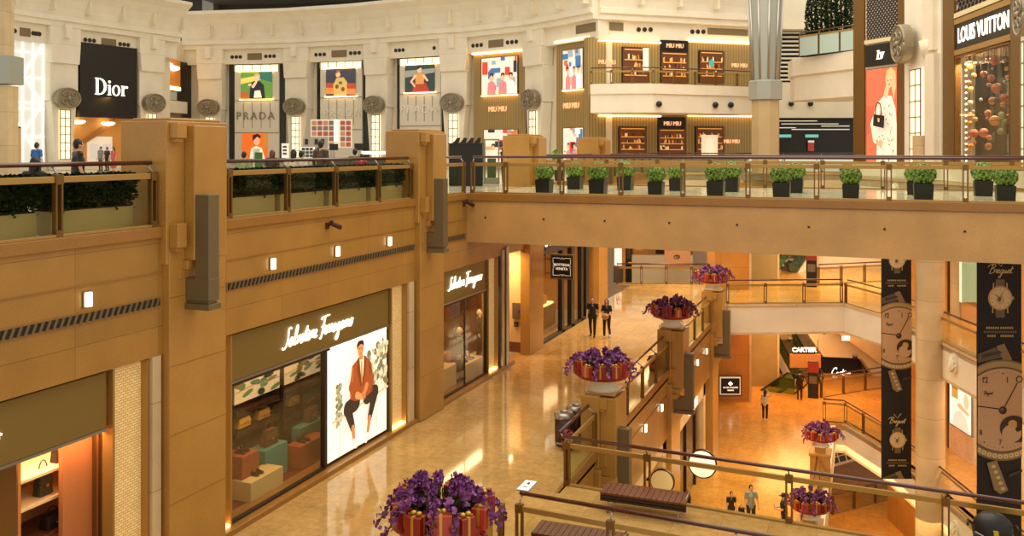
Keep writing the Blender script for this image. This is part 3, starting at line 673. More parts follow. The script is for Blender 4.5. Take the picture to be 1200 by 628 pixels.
# --- the lit portrait poster
t=thing('poster_lightbox','large lit poster of a seated person in a rust jacket and dark trousers','poster',(W-.1,21.7,.12))
b=MB(); b.box(W-.3,W-.14,20.08,23.34,.14,3.12); b.build('case',M['dark'],t)
b=MB(); b.box(W-.14,W-.1,20.3,23.2,3.125,3.16); b.build('top_lamp',M['lamp'],t)
fr=Fr((W-.14,20.16,.2),(0,1,0)); A=3.1/2.9
def limb(p,q,w0,w1):
    dx,dy=(q[0]-p[0])*A,q[1]-p[1]; l=math.hypot(dx,dy); nx,ny=-dy/l,dx/l
    return [(p[0]+nx*w0/A,p[1]+ny*w0),(q[0]+nx*w1/A,q[1]+ny*w1)]+[(q[0]+w1*math.cos(a)/A,q[1]+w1*math.sin(a)) for a in (math.atan2(ny,nx)-PI*k/6 for k in range(1,6))]+[(q[0]-nx*w1/A,q[1]-ny*w1),(p[0]-nx*w0/A,p[1]-ny*w0)]+[(p[0]+w0*math.cos(a)/A,p[1]+w0*math.sin(a)) for a in (math.atan2(-ny,-nx)-PI*k/6 for k in range(1,6))]
sh=[('fff6e0',[(0,0),(1,0),(1,1),(0,1)])]
rr=random.Random(3)
for k in range(120):
    x=.62+.36*rr.random(); y=.42+.48*rr.random(); 
    if y>.9-.8*(x-.95)**2: continue
    sh.append((rr.choice(['b8ac88','8f8662','cabf9c','746c4c','d8cfb0']),ell(x,y,.02+.03*rr.random(),.015+.025*rr.random(),7,rr.random()*3)))
for k in range(36): sh.append((rr.choice(['a89c78','8f8662','746c4c']),ell(.1+.08*rr.random(),.3+.36*rr.random(),.025,.022,7,rr.random()*3)))
sh+=[('c8b890',[(.02,.34),(.98,.43),(.98,.455),(.02,.365)]),('d8cba8',[(.14,.02),(.155,.02),(.155,.36),(.14,.36)]),('d8cba8',[(.76,.1),(.775,.1),(.775,.42),(.76,.42)])]
# legs, jacket, hands, head
for p,q,w0,w1,c in (((.40,.44),(.27,.41),.085,.07,'33261c'),((.27,.42),(.355,.215),.068,.04,'33261c'),((.60,.45),(.735,.45),.085,.07,'33261c'),((.735,.45),(.64,.225),.066,.04,'33261c'),
   ((.355,.215),(.375,.09),.03,.022,'c87a48'),((.64,.225),(.60,.08),.03,.022,'c87a48'),((.375,.08),(.405,.035),.03,.026,'f2e6cc'),((.60,.07),(.575,.03),.03,.026,'f2e6cc')): sh.append((c,limb(p,q,w0,w1)))
sh+=[('9a4a20',[(.34,.79),(.47,.85),(.56,.84),(.655,.765),(.69,.62),(.68,.47),(.55,.44),(.40,.45),(.31,.49),(.31,.64)]),('b05a2a',[(.345,.79),(.37,.76),(.36,.55),(.33,.5),(.31,.5),(.30,.62)]),('84401c',[(.62,.76),(.66,.76),(.7,.6),(.69,.48),(.64,.47),(.635,.62)]),
  ('e8d8b0',[(.455,.84),(.50,.83),(.54,.84),(.535,.7),(.50,.6),(.47,.7)]),('b8863c',[(.488,.8),(.508,.8),(.515,.62),(.5,.58),(.486,.62)]),('7a3616',[(.44,.85),(.46,.84),(.50,.58),(.48,.56),(.42,.74)]),('7a3616',[(.55,.84),(.57,.83),(.57,.72),(.52,.55),(.51,.58)]),
  ('9a4a20',limb((.33,.6),(.40,.50),.05,.04)),('9a4a20',limb((.67,.6),(.60,.49),.05,.04)),('d89058',limb((.42,.50),(.50,.46),.034,.026)),('c87f48',limb((.585,.55),(.53,.47),.032,.026)),('c07840',limb((.50,.49),(.535,.43),.012,.009)),('c07840',limb((.52,.5),(.56,.44),.012,.009)),
  ('c07840',[(.455,.86),(.52,.86),(.515,.82),(.465,.82)]),('2a1a10',ell(.475,.955,.062,.05)),('d08a54',ell(.478,.912,.05,.068)),('2a1a10',[(.425,.93),(.432,.985),(.48,1.01),(.53,.98),(.53,.93),(.515,.955),(.47,.965),(.44,.95)]),
  ('6a3c20',ell(.46,.925,.012,.006)),('6a3c20',ell(.497,.925,.012,.006)),('a05a38',ell(.478,.875,.016,.006)),('b87444',[(.478,.92),(.488,.895),(.474,.893)])]
paint(fr,0,3.1,0,2.9,sh,t,'poster_print',.004,.0006,.82)
# --- left-edge shop with shelves
mb=MB(); mb.box(-13.6,-13.5,12.38,13.7,.1,3.15); st(mb,'wall_shop_panel',cm('c07a48'))
t=thing('shelf_niche','lit niche with shelves of bags in the shop at the left edge','shelf',(-14.2,12.2,.1))
b=MB(); b.box(-14.75,-14.65,11.3,13.6,.1,3.2); b.build('back',cm('c88a50'),t)
b=MB(); b.box(-14.65,-13.7,11.62,11.68,.1,3.2); b.build('side',cm('c88a50'),t)
for z in (1.3,1.95,2.45): b=MB(); b.box(-14.65,-13.75,11.7,13.4,z,z+.05); b.build('shelf',cm('efd9a8' if z>1.5 else '6a3a1c'),t)
handbag('dark green handbag on the middle niche shelf at the left edge',(-14.0,12.4,2.0),.3,.42,.2,'3a3a2a')
handbag('dark shopping bag on the lowest niche shelf at the left edge',(-14.0,12.6,1.35),.42,.24,.25,'2a2018'); handbag('dark bag on the top niche shelf at the left edge',(-14.0,12.75,2.5),.26,.26,.2,'2a2018')
mb=MB(); mb.box(-13.5,-13.44,13.05,13.1,.1,3.15); mb.box(-13.5,-13.44,13.2,13.25,.1,3.15); mb.box(-13.5,-13.3,10.6,11.25,.1,3.15); st(mb,'trim_3',M['bronze'])
# --- wall recess, pier side, and Y>33
mb=MB(); mb.box(-15,-13.06,34.9,36.25,0,6.3); mb.box(-15,-14.6,32.5,34.9,0,6.3); st(mb,'wall_recess',cm('e6c48c'))
mb=MB(); mb.box(-14.6,-13.06,34.86,34.9,0,.4); st(mb,'baseboard_recess',cm('7a4a20'))
t=thing('hose_cabinet','small grey cabinet on the beige recess wall beside the steel door post','cabinet',(-13.28,34.9,1.35)); b=MB(); b.box(-13.5,-13.1,34.76,34.9,1.38,2.02); b.build('case',M['greymetal'],t,.01); b=MB(); b.box(-13.47,-13.13,34.74,34.76,1.41,1.99); d=b.build('door',M['steel'],t); b=MB(); b.box(-13.2,-13.17,34.71,34.74,1.62,1.74); b.build('handle',M['dark'],d)
t=thing('call_box','tiny dark call box under the grey wall cabinet','box',(-13.36,34.9,1.05)); b=MB(); b.box(-13.44,-13.28,34.82,34.9,1.04,1.22); b.build('case',M['dark'],t,.01); b=MB(); b.box(-13.41,-13.31,34.81,34.82,1.1,1.16); b.build('button_plate',M['steel'],t)
# --- dark framed shop behind the two walkers
mb=MB(); mb.box(-13.2,W-.05,36.2,44.9,3.75,5.9); st(mb,'wall_shop_fascia',M['black'])
t=thing('shop_sign','dark fascia lettering half hidden by the bridge above the dark-framed shop','sign',(W,40,4.3),'lit shop lettering'); b=MB(); b.box(W-.05,W-.02,37,43,3.95,4.75); b.build('sign_panel',M['black'],t); text('BOTTEGA VENETA',Fr((W-.02,40,4.35),(0,1,0)),0,0,.75,M['letter'],t)
fr=PF((W-.1,36),(W-.1,45))
t=thing('glass_shopfront','dark-framed glass shopfront on the left behind the two walkers','shopfront',(W-.1,40,0))
for y0,y1 in ((39.2,39.55),(40.6,41.1),(42.2,42.5),(43.0,43.5)): b=MB(); b.box(W-.2,W,y0,y1,0,3.75); b.build('mullion',M['black'],t)
b=MB(); b.box(W-.12,W-.1,36.3,44.66,.1,3.75); b.build('pane',M['shopglass'],t); b=MB(); b.box(W-.2,W,36.3,44.66,0,.12); b.build('sill',M['dark'],t)
mb=MB(); mb.box(-17,-16.8,35.8,45.5,0,6); mb.box(-16.8,-13,35.9,36.2,0,6); mb.box(-16.8,-13,44.9,45.2,0,6); st(mb,'wall_boutique',cm('c48a48'))
t=thing('display_cabinet','lit display cabinet inside the dark-framed shop','cabinet',(-14.2,40,0)); b=MB(); b.box(-14.6,-13.8,39.5,41.3,0,1.0); b.build('base',cm('5a2c16'),t,.02); b=MB(); b.box(-14.5,-13.9,39.6,41.2,1.0,1.06); b.build('top',M['strip'],t); b=MB(); b.box(-14.55,-14.5,39.5,41.3,1.0,2.6); b.build('back',cm('8a4a20'),t)
handbag('small tan bag on the lit cabinet inside the dark-framed shop',(-14.1,40.3,1.06),.5,.4,.25,'c88a3c')
t=thing('blade_sign','square black projecting sign with white scalloped border and serif name','sign',(W-.05,37.0,2.8))
f=Fr((W+.25,36.95,2.85),(1,0,0)); b=MB(); b.fbox(f,-.05,.98,-.08,.98,-.12,0); b.build('case',M['greymetal'],t,.01); b=MB(); b.fbox(f,-.25,-.02,.12,.18,-.08,-.04); b.fbox(f,-.25,-.02,.72,.78,-.08,-.04); b.fbox(f,-.29,-.25,.0,.95,-.1,-.02); b.build('wall_bracket',M['greymetal'],t)
b=MB(); b.fbox(f,.02,.91,0,.9,0,.015); b.build('face',M['black'],t)
pts=[]
b=MB(); 
bd=[(.08,.08),(.36,.08),(.44,.13),(.49,.05),(.54,.13),(.62,.08),(.86,.08),(.86,.36),(.81,.44),(.88,.47),(.81,.52),(.86,.6),(.86,.82),(.62,.82),(.54,.77),(.49,.85),(.44,.77),(.36,.82),(.08,.82),(.08,.6),(.13,.52),(.06,.47),(.13,.44),(.08,.36),(.08,.08)]
b.fstroke(f,bd,.016,.02,5); b.build('border',M['letter2'],t); text('BOTTEGA',f,.47,.53,.15,M['letter2'],t,off=.02); text('VENETA',f,.47,.36,.15,M['letter2'],t,off=.02)
# ================================================================== FAR FACADES OF THE UPPER LEVEL
HF=9.29
class Fac:
    def __init__(s,tab): s.tab=tab
    def d(s,x):
        T=s.tab
        for (x0,d0),(x1,d1) in zip(T,T[1:]):
            if x<=x1 or (x1,d1)==T[-1]:
                k=(x-x0)/(x1-x0); return 1/(1/d0+(1/d1-1/d0)*k)
    def pt(s,x):
        v=od(x,HZ,s.d(x)); return (v.x,v.y)
    def fr(s,x0,x1): return PF(s.pt(x0),s.pt(x1))
LX=Fac([(-40,58.6),(8,61.2),(75,65.1),(176,71.9),(204,74)])
RX=Fac([(224,80),(343,78.1),(423,75.7),(500,72.4),(545,71.0),(623,67),(698,60.9)])
def normals(P):
    N=[]
    for i in range(len(P)):
        a=P[max(i-1,0)]; b=P[min(i+1,len(P)-1)]; d=Vector((b[0]-a[0],b[1]-a[1])).normalized(); N.append((d.y,-d.x))
    return N
def sweep(mb,P,prof,sm=False):
    N=normals(P); n=len(prof); base=len(mb.v)
    for p,q in zip(P,N): mb.v+=[(p[0]+q[0]*o,p[1]+q[1]*o,z) for o,z in prof]
    for i in range(len(P)-1):
        for k in range(n-1): mb.f.append((base+i*n+k,base+(i+1)*n+k,base+(i+1)*n+k+1,base+i*n+k+1)); mb.m.append(mb.mi); mb.s.append(sm)
    for i in (0,len(P)-1): mb.poly([mb.v[base+i*n+k] for k in range(n)])
def sub(F,x0,x1,n): return [F.pt(x0+(x1-x0)*i/n) for i in range(n+1)]
CORN=[(-.9,17.0),(.35,17.0),(.35,17.35),(.55,17.4),(.55,17.75),(.4,17.8),(.5,18.3),(.75,18.9),(1.2,19.5),(1.7,19.9),(1.7,20.15),(-.9,20.15),(-.9,17.0)]
PR2=[*sub(RX,216,700,22)]
MR=Fac([(700,61.0),(1000,67.5)])
PRM=sub(MR,700,884,6)
for n,P in (('wall_far',PR2),('wall_far_left',sub(LX,-40,208,10)),('wall_far_right',PRM)):
    mb=MB(); sweep(mb,P,[(-1.6,ZB),(-.85,ZB),(-.85,17.0),(-1.6,17.0),(-1.6,ZB)]); wl=st(mb,n,M['cream2'])
    mb=MB(); sweep(mb,P,CORN); st(mb,'cornice',M['cream'],wl)
    mb=MB(); sweep(mb,P,[(-.85,15.72),(-.1,15.72),(-.1,17.0),(-.85,17.0),(-.85,15.72)]); st(mb,'frieze',M['cream'],wl)
    mb=MB(); L=0; acc=0
    for (a,b) in zip(P,P[1:]):
        d=Vector((b[0]-a[0],b[1]-a[1])); ln=d.length; d.normalize(); k=-acc
        while k+2.9<=ln:
            k+=2.9; mb.obox((a[0]+d.x*k,a[1]+d.y*k),(d.x,d.y),(d.y,-d.x),-.09,.09,.42,.98,18.0,19.0)
        acc=ln-k if k>-acc else acc+ln
    st(mb,'cornice_ribs',M['cream2'],wl)
def zf(y,d=78): return EYE+(HZ-y)*d/F
def facade_pillar(F,x,first=False,lower=True):
    c=F.pt(x); fr=F.fr(x-4,x+4); a0=4/8*fr.L; o=MB()
    B=lambda mb,h0,h1,z0,z1,n0,n1: mb.fslab(fr,[(a0-h0,z0),(a0+h0,z0),(a0+h1,z1),(a0-h1,z1)],n0,n1)
    B(o,1.12,1.12,11.75,14.4,-.85,.12); p=o.build('pillar_far',M['cream']); p['kind']='structure'
    for h0,h1,z0,z1,n1,nm in ((1.24,1.24,15.75,17.05,.3,'capital'),(1.1,1.2,14.4,15.75,.34,'necking'),(.62,1.02,ZB,11.75,.1,'tapered_base')):
        b=MB(); B(b,h0,h1,z0,z1,-.8,n1); b.build(nm,M['cream'],p,.04)
    b=MB(); b.fslab(fr,[(a0-.22,16.2),(a0+.22,16.2),(a0+.25,17.2),(a0-.25,17.2)],.2,.62); b.build('key_block',M['cream'],p)
    return fr,a0
ORD=['first','second','third','fourth','fifth','sixth','seventh','eighth']
def medallion(fr,a,z,w,h,label,off=.2,th=.45,grp='wall medallions'):
    t=thing('wall_medallion',label,'medallion',fr.p(a,z,off),grp)
    b=MB(); b.fslab(fr,ell(a,z,w/2,h/2,28),off,off+th); b.build('disc',M['medal'],t,.03)
    b=MB(); b.tube([fr.p(q[0],q[1],off+th) for q in ell(a,z,w*.46,h*.46,28)+[ell(a,z,w*.46,h*.46,28)[0]]],.07*w/2,6); b.build('rim',M['medal'],t)
    for k in range(4):
        an=PI/4+PI/2*k; cx,cy=a+w*.24*math.cos(an),z+h*.24*math.sin(an); pts=[(cx+w*.16*(1-i/22)*math.cos(an+PI+i*.42),cy+h*.17*(1-i/22)*math.sin(an+PI+i*.42)) for i in range(18)]
        b=MB(); b.tube([fr.p(q[0],q[1],off+th+.02) for q in pts],.035*w,6); b.build('scroll',M['medal'],t)
    b=MB(); b.sph(fr.p(a,z,off+th),(.1*w,.1*w,.1*w),10,6); b.build('boss',M['medal'],t)
def pillar_light(fr,a,z0,z1,hw,label,off=.1):
    t=thing('pillar_light',label,'lamp',fr.p(a,z0,off),'lit strips on the far pillars')
    b=MB(); b.fbox(fr,a-hw,a+hw,z0,z1,off,off+.12); b.build('lit_glass',glowstrip,t)
    b=MB()
    for k in range(7): z=z0+(z1-z0)*k/6; b.fbox(fr,a-hw-.03,a+hw+.03,z-.03,z+.03,off+.1,off+.16)
    for q in (-hw,0,hw): b.fbox(fr,a+q-.03,a+q+.03,z0,z1,off+.1,off+.16)
    b.build('grid_frame',M['medal'],t)
glowstrip=glow('lit_strip_glass','ffe7b4',1.5)
uplight=glow('uplight','ffc880',7)
for i,(F_,x) in enumerate(((LX,74),(LX,176),(RX,247),(RX,348),(RX,442),(RX,532.5),(RX,627))):
    fr,a0=facade_pillar(F_,x); nm=['left of the black sign panel','right of the black sign panel','just left of the first portrait bay','between the first and second portrait bays','between the second and third portrait bays','left of the first gold ribbed bay','between the two gold ribbed bays'][i]
    medallion(fr,a0,11.93,1.98,1.5,'oval metal medallion on the far pillar '+nm)
    pillar_light(fr,a0,7.6,11.1,.4,'tall lit glass strip on the far pillar '+nm)
# frieze vents
mb=MB(); md=MB()
for F_,x0,x1 in ((RX,268,328),(RX,366,428),(RX,460,515),(RX,550,612),(LX,97,158),(LX,8,52)):
    fr=F_.fr(x0,x1); L=fr.L
    mb.fbox(fr,L*.36,L*.64,16.05,16.62,-.1,-.06)
    for k in (.06,.14,.22,.72,.80,.88):
        md.fslab(fr,ell(L*k,16.33,.16,.16,10),-.1,-.05)
fr=MR.fr(701,880)
for x0,x1,y0,y1 in ((703,731,26,35.5),(830,877,33.5,41)): fr.box(mb,x0,x1,y0,y1,-.1,-.05)
for x in (749,756,763,812,818.5,825): md.fslab(fr,ell(*fr.q(x,34.5 if x<800 else 37),.16,.16,10),-.1,-.04)
fr=RX.fr(650,698); fr.box(mb,674,697,28,38,-.1,-.05)
st(mb,'trim_4',cm('7c6c4c')); st(md,'trim_5',M['dark'])
# --- three portrait bays
def lady(kind):
    if kind==0: return [('5e8a3a',[(0,0),(1,0),(1,1),(0,1)]),('e0c860',[(0,.55),(1,.8),(1,.95),(0,.75)]),('2f6a5a',[(.55,.75),(1,.6),(1,1),(.6,1)]),('b05a2a',[(0,.0),(.3,0),(.2,.3),(0,.25)]),('22242c',[(.28,.1),(.32,.55),(.45,.66),(.62,.64),(.74,.5),(.78,.0),(.3,0)]),('f0ddc4',[(.42,.05),(.45,.3),(.62,.32),(.68,.05)]),('e6bd98',ell(.52,.78,.09,.13)),('caa050',[(.42,.8),(.45,.93),(.55,.95),(.62,.88),(.62,.8),(.55,.87)]),('e6bd98',limb((.4,.45),(.5,.62),.05,.04)),('d8b890',ell(.3,.52,.06,.05))]
    if kind==1: return [('3c3a44',[(0,0),(1,0),(1,1),(0,1)]),('a8442a',[(0,.3),(1,.2),(1,.45),(0,.5)]),('d8803a',[(0,.1),(1,.05),(1,.25),(0,.32)]),('c9a45c',[(.28,.0),(.25,.4),(.36,.66),(.6,.68),(.72,.5),(.7,0)]),('7a4a28',ell(.38,.35,.06,.08)),('7a4a28',ell(.58,.25,.06,.08)),('4a6a3a',ell(.5,.48,.06,.06)),('e2ae86',ell(.42,.8,.08,.12)),('8a5a30',[(.34,.8),(.38,.95),(.5,.93),(.5,.8),(.44,.88)])]
    if kind==2: return [('2c3a3a',[(0,0),(1,0),(1,1),(0,1)]),('8a8a78',[(0,.55),(1,.7),(1,.85),(0,.8)]),('a03a22',[(.25,0),(.3,.35),(.7,.35),(.85,.0)]),('c88a4a',[(.36,.3),(.36,.6),(.44,.68),(.58,.68),(.66,.58),(.64,.3)]),('e2ae86',limb((.36,.6),(.22,.4),.045,.035)),('e2ae86',limb((.22,.4),(.34,.22),.035,.03)),('e2ae86',limb((.64,.6),(.76,.42),.045,.035)),('e2ae86',ell(.5,.82,.075,.12)),('2a1a12',[(.42,.82),(.45,.95),(.55,.96),(.6,.84),(.55,.9)])]
    return [('d8641e',[(0,0),(1,0),(1,1),(0,1)]),('f0dcc0',[(.3,0),(.36,.4),(.55,.5),(.78,.42),(.9,.0)]),('dea27c',ell(.58,.7,.13,.17)),('2c1810',[(.42,.68),(.42,.92),(.6,.98),(.74,.9),(.72,.78),(.6,.86)]),('b87a2a',[(.85,.4),(1,.4),(1,1),(.85,1)])]
for i,(x0,x1,pa,pb,yt) in enumerate(((265,330,(273,325),(280.5,317.5),74),(367.5,430,(373,422),(380,415),70.5),(461,516,(466,514),(472.5,507.5),66))):
    nm=ORD[i]; fr=RX.fr(x0,x1); dy=yt-74
    b=MB(); fr.box(b,x0,x1,yt,190,-.84,-.5); b.mi=0; w=b.build('wall_bay',M['darkgreen']); w['kind']='structure'
    t=thing('portrait_shopfront','pale shopfront with lettering and a portrait poster, %s dark bay from the left'%nm,'shop front',fr.loc((x0+x1)/2,190,-.5),'pale shop panels in dark bays')
    b=MB(); fr.box(b,pa[0],pa[1],yt+1.5,190,-.5,-.3); b.build('panel',cm('ded6c4'),t)
    b=MB(); fr.box(b,pa[0]+1,pa[1]-1,yt+2,yt+9.5,-.3,-.26); b.build('top_lights',glowstrip,t)
    b=MB(); k=5; 
    for q in range(k+1):
        x=pa[0]+(pa[1]-pa[0])*q/k; fr.box(b,x-.3,x+.3,yt+1.5,yt+9.5,-.26,-.2)
    for q in range(1,k): x=pa[0]+(pa[1]-pa[0])*q/k; fr.box(b,x-.25,x+.25,yt+46,yt+76,-.3,-.27)
    fr.box(b,pa[0],pa[1],yt+43,yt+43.7,-.3,-.25); fr.box(b,pa[0],pa[1],yt+81,yt+81.7,-.3,-.25)
    b.build('mullions',M['medal'],t)
    a0,a1,b0,b1=fr.rect(pb[0],pb[1],yt+9.5,yt+42); paint(fr,a0,a1,b0,b1,lady(i),t,'poster_print',-.24,.006,.75)
    b=MB(); fr.box(b,pb[0]-1,pb[1]+1,yt+42,yt+43,-.3,-.15); fr.box(b,pb[0]-1,pb[1]+1,yt+8.7,yt+9.5,-.3,-.15); b.build('poster_lamp',uplight,t)
    aa,bb=fr.q((x0+x1)/2,yt+62); text('PRADA',fr,aa,bb,.95,cm('8a8068') if i==0 else cm('f0e8d4'),t,off=-.28,space=1.3,extr=.03)
    if i==0:
        a0,a1,b0,b1=fr.rect(282,312,156,186); paint(fr,a0,a1,b0,b1,lady(3),t,'lower_poster',-.24,.006,.75)
# --- ribbed gold bays
def miu(fr,x,y,size,t): aa,bb=fr.q(x,y); text('MIU MIU',fr,aa,bb,size,glow('neon_amber','e8a878',1.0) if 'neon_amber' not in bpy.data.materials else bpy.data.materials['neon_amber'],t,off=.02,sx=.85,extr=.04)
def crowd_poster(seed):
    r=random.Random(seed); sh=[('d8d0c0',[(0,0),(1,0),(1,1),(0,1)])]
    for k in range(16): x,y=r.random(),r.random(); w,h=.1+.2*r.random(),.1+.25*r.random(); sh.append((r.choice(['c8402a','3a6a9a','e8e0d0','c8a07a','2c2a30','8aa0a8','b86a4a']),[(x,y),(x+w,y),(x+w,y+h),(x,y+h)]))
    for cx in (.3,.62,.85): sh+=[(r.choice(['e8d8d0','d87a7a','f0e8e0']),[(cx-.12,0),(cx-.1,.3),(cx,.38),(cx+.1,.3),(cx+.12,0)]),('dea884',ell(cx,.46,.055,.09)),('2a1a12',[(cx-.06,.46),(cx-.04,.57),(cx+.05,.57),(cx+.06,.46),(cx,.53)])]
    return sh
def shop_interior(fr,x0,x1,y0,y1,seed,t,off=-.1,depth=.8,kind='shelf'):
    """a shallow lit room behind a shop opening, with goods on shelves"""
    a0,a1,b0,b1=fr.rect(x0,x1,y0,y1); r=random.Random(seed); b=MB()
    b.fbox(fr,a0,a1,b0,b1,off-depth,off-depth+.05); b.fbox(fr,a0,a0+.06,b0,b1,off-depth,off); b.fbox(fr,a1-.06,a1,b0,b1,off-depth,off); b.fbox(fr,a0,a1,b0,b0+.06,off-depth,off); b.fbox(fr,a0,a1,b1-.06,b1,off-depth,off)
    b.build('room',cm('6a3c18'),t)
    b=MB(); 
    for k in range(3): b.fbox(fr,a0+.1,a1-.1,b0+(b1-b0)*(.25+.24*k),b0+(b1-b0)*(.25+.24*k)+.05,off-depth+.05,off-depth+.4)
    b.build('shelves',cm('a8743c'),t)
    b=MB(); b.fbox(fr,a0+.1,a1-.1,b1-.16,b1-.08,off-depth+.1,off-.1); b.build('shelf_lamp',M['strip'],t)
    mats=[cm(c) for c in ('c8a06a','8a3a22','e8dcc0','2a1c12')]; b=MB()
    for k in range(3):
        z=b0+(b1-b0)*(.25+.24*k)+.05
        for q in range(5):
            b.mi=r.randrange(4); w=(a1-a0)*.05+r.random()*(a1-a0)*.05; aa=a0+.15+(a1-a0-.4)*(q+.2)/5; b.fbox(fr,aa,aa+w,z,z+(b1-b0)*(.06+.09*r.random()),off-depth+.1,off-depth+.3)
    b.build('goods',mats,t)
for i,(x0,x1,px,yt,ym,pw) in enumerate(((552,613,(562.5,604,67,110),60,128,(565,604,152,190)),(648,690,(657,680,58,104),45.5,124,(657,680,150,190)))):
    nm=('left','right')[i]; fr=RX.fr(x0,x1)
    t=thing('ribbed_shopfront','tall gold ribbed shopfront with a lit crowd poster, %s one beside the far pillar'%nm,'shop front',fr.loc((x0+x1)/2,190,-.5),'gold ribbed shop fronts')
    b=MB(); fr.box(b,x0,x1,yt,190,-.84,-.3)
    pn=b.build('panel',M['ribbed'],t)
    for k,v in enumerate(pn.data.vertices): pass
    b=MB(); fr.box(b,x0+.5,x1-.5,yt,yt+1.8,-.3,-.05); b.build('top_lamp',uplight,t)
    b=MB(); fr.box(b,px[0]-1,px[1]+1,px[2]-1,px[3]+1,-.3,-.2); b.build('poster_frame',M['bronze'],t)
    a0,a1,b0,b1=fr.rect(*px); paint(fr,a0,a1,b0,b1,crowd_poster(i+4),t,'poster_print',-.19,.004,.8)
    b=MB(); fr.box(b,px[0],px[1],px[3]+1,px[3]+2,-.3,-.1); b.build('poster_lamp',uplight,t)
    miu(fr,(x0+x1)/2+1,ym,.56,t)
    b=MB(); fr.box(b,pw[0]-.7,pw[1]+.7,pw[2]-.7,pw[3],-.3,-.24); b.build('window_frame',M['bronze'],t)
    a0,a1,b0,b1=fr.rect(*pw); paint(fr,a0,a1,b0,b1,crowd_poster(i+9),t,'lower_window',-.23,.004,.8)
# --- right gold facade, two storeys with a balcony
fr=MR.fr(700,884)
t=thing('ribbed_facade','wide two-storey gold ribbed shop facade behind the curved balcony','shop front',fr.loc(790,182,-.5),'gold ribbed shop fronts')
b=MB(); fr.box(b,690,886,47,185,-.84,-.12); b.build('panel',M['ribbed'],t)
b=MB()
for x0,x1 in ((702,774),(807,884)):
    a0,a1,b0,b1=fr.rect(x0,x1,48,49.5); b.fbox(fr,a0,a1,b0,b1,-.12,.1); a0,a1,b0,b1=fr.rect(x0,x1,135,136.5); b.fbox(fr,a0,a1,b0,b1,-.12,.1)
b.build('top_lamp',uplight,t)
for x0,x1,y0,y1,nm,sd in ((730,760,56,97,'window',1),(775,806,48,97,'door',2),(820,848,60,97,'window',3),(726,757,149,182,'window',4),(772,803,138,182,'door',5),(816,848,149,182,'window',6)):
    b=MB(); fr.box(b,x0-.8,x1+.8,y0-.8,y1,-.12,-.02); w=b.build(nm,M['black'],t)
    y2=y0 if nm=='window' else y0+13
    a0,a1,b0,b1=fr.rect(x0,x1,y2,y1); r=random.Random(sd)
    sh=[('5a2e12',[(0,0),(1,0),(1,1),(0,1)])]+[('e0a04a',[(.06,z),(.94,z),(.94,z+.03),(.06,z+.03)]) for z in (.2,.42,.64,.93)]
    for k in range(26): x=r.random()*.85+.03; z=r.choice((.23,.45,.67)); sh.append((r.choice(['c8803a','e8c890','8a3a1c','2c180c','d8a060']),[(x,z),(x+.06,z),(x+.06,z+.06+.1*r.random()),(x,z+.06+.1*r.random())]))
    if sd==6: sh+=[('f6e2bc',[(.15,0),(.15,.72),(.75,.72),(.75,0)]),('fff0d4',[(.3,0),(.32,.5),(.45,.66),(.6,.5),(.62,0)])]
    if sd==1: sh+=[('e8dcc4',[(.75,.35),(.98,.35),(.98,1),(.75,1)])]
    if sd==3: sh+=[('3aa0a0',ell(.45,.62,.1,.12))]
    b=MB(); paint(fr,a0,a1,b0,b1,sh,w,'display',0.0,.004,.55)
for x,y,s_ in ((711,73,.4),(866,77,.4),(790.5,54,.42),(787.5,145,.42),(857,166,.4)): miu(fr,x,y,s_,t)
# balcony
bc=Fac([(690,58.3),(705,58),(760,57.6),(890,61)])
PB=sub(bc,692,888,8)
mb=MB(); sweep(mb,PB,[(-3,zf(132,58)),(0,zf(132,58)),(0,zf(111,58)),(.12,zf(110,58)),(.12,zf(98.5,58)),(-3,zf(98.5,58)),(-3,zf(132,58))]); st(mb,'wall_balcony',M['cream'])
t=rail('glass balustrade on the curved balcony of the gold ribbed shop',[PB[i] for i in range(9)],zf(98.5,58),1,'upper storey balustrades',sp=2.5,h=1.05)
for i,(x,y) in enumerate(((771,122),(837,123),(855,123))):
    f2=bc.fr(x-5,x+5); c=f2.loc(x,y,.02); tt=thing('spot_lamp','small black spot lamp under the curved balcony, %s from the left'%ORD[i],'lamp',c,'spot lamps under the balcony'); b=MB(); b.sph(c+f2.n*.12,(.2,.2,.2),10,7); b.build('housing',M['black'],tt); b=MB(); b.fslab(f2,ell(*f2.q(x,y),.1,.1,10),-.02,.05); b.build('bracket',M['dark'],tt)
# --- black sign bay (left wing)
fr=LX.fr(86,166)
mb=MB(); fr.box(mb,84,166,138,192,-.84,-.8); st(mb,'wall_boutique_left',cm('b87a34',.35))
t=thing('shop_sign','big black sign panel with a white four-letter serif name','sign',fr.loc(126,138,0),'upper shop signs'); b=MB(); fr.box(b,93,160,53,138,-.8,.05); b.build('sign_panel',M['black'],t)
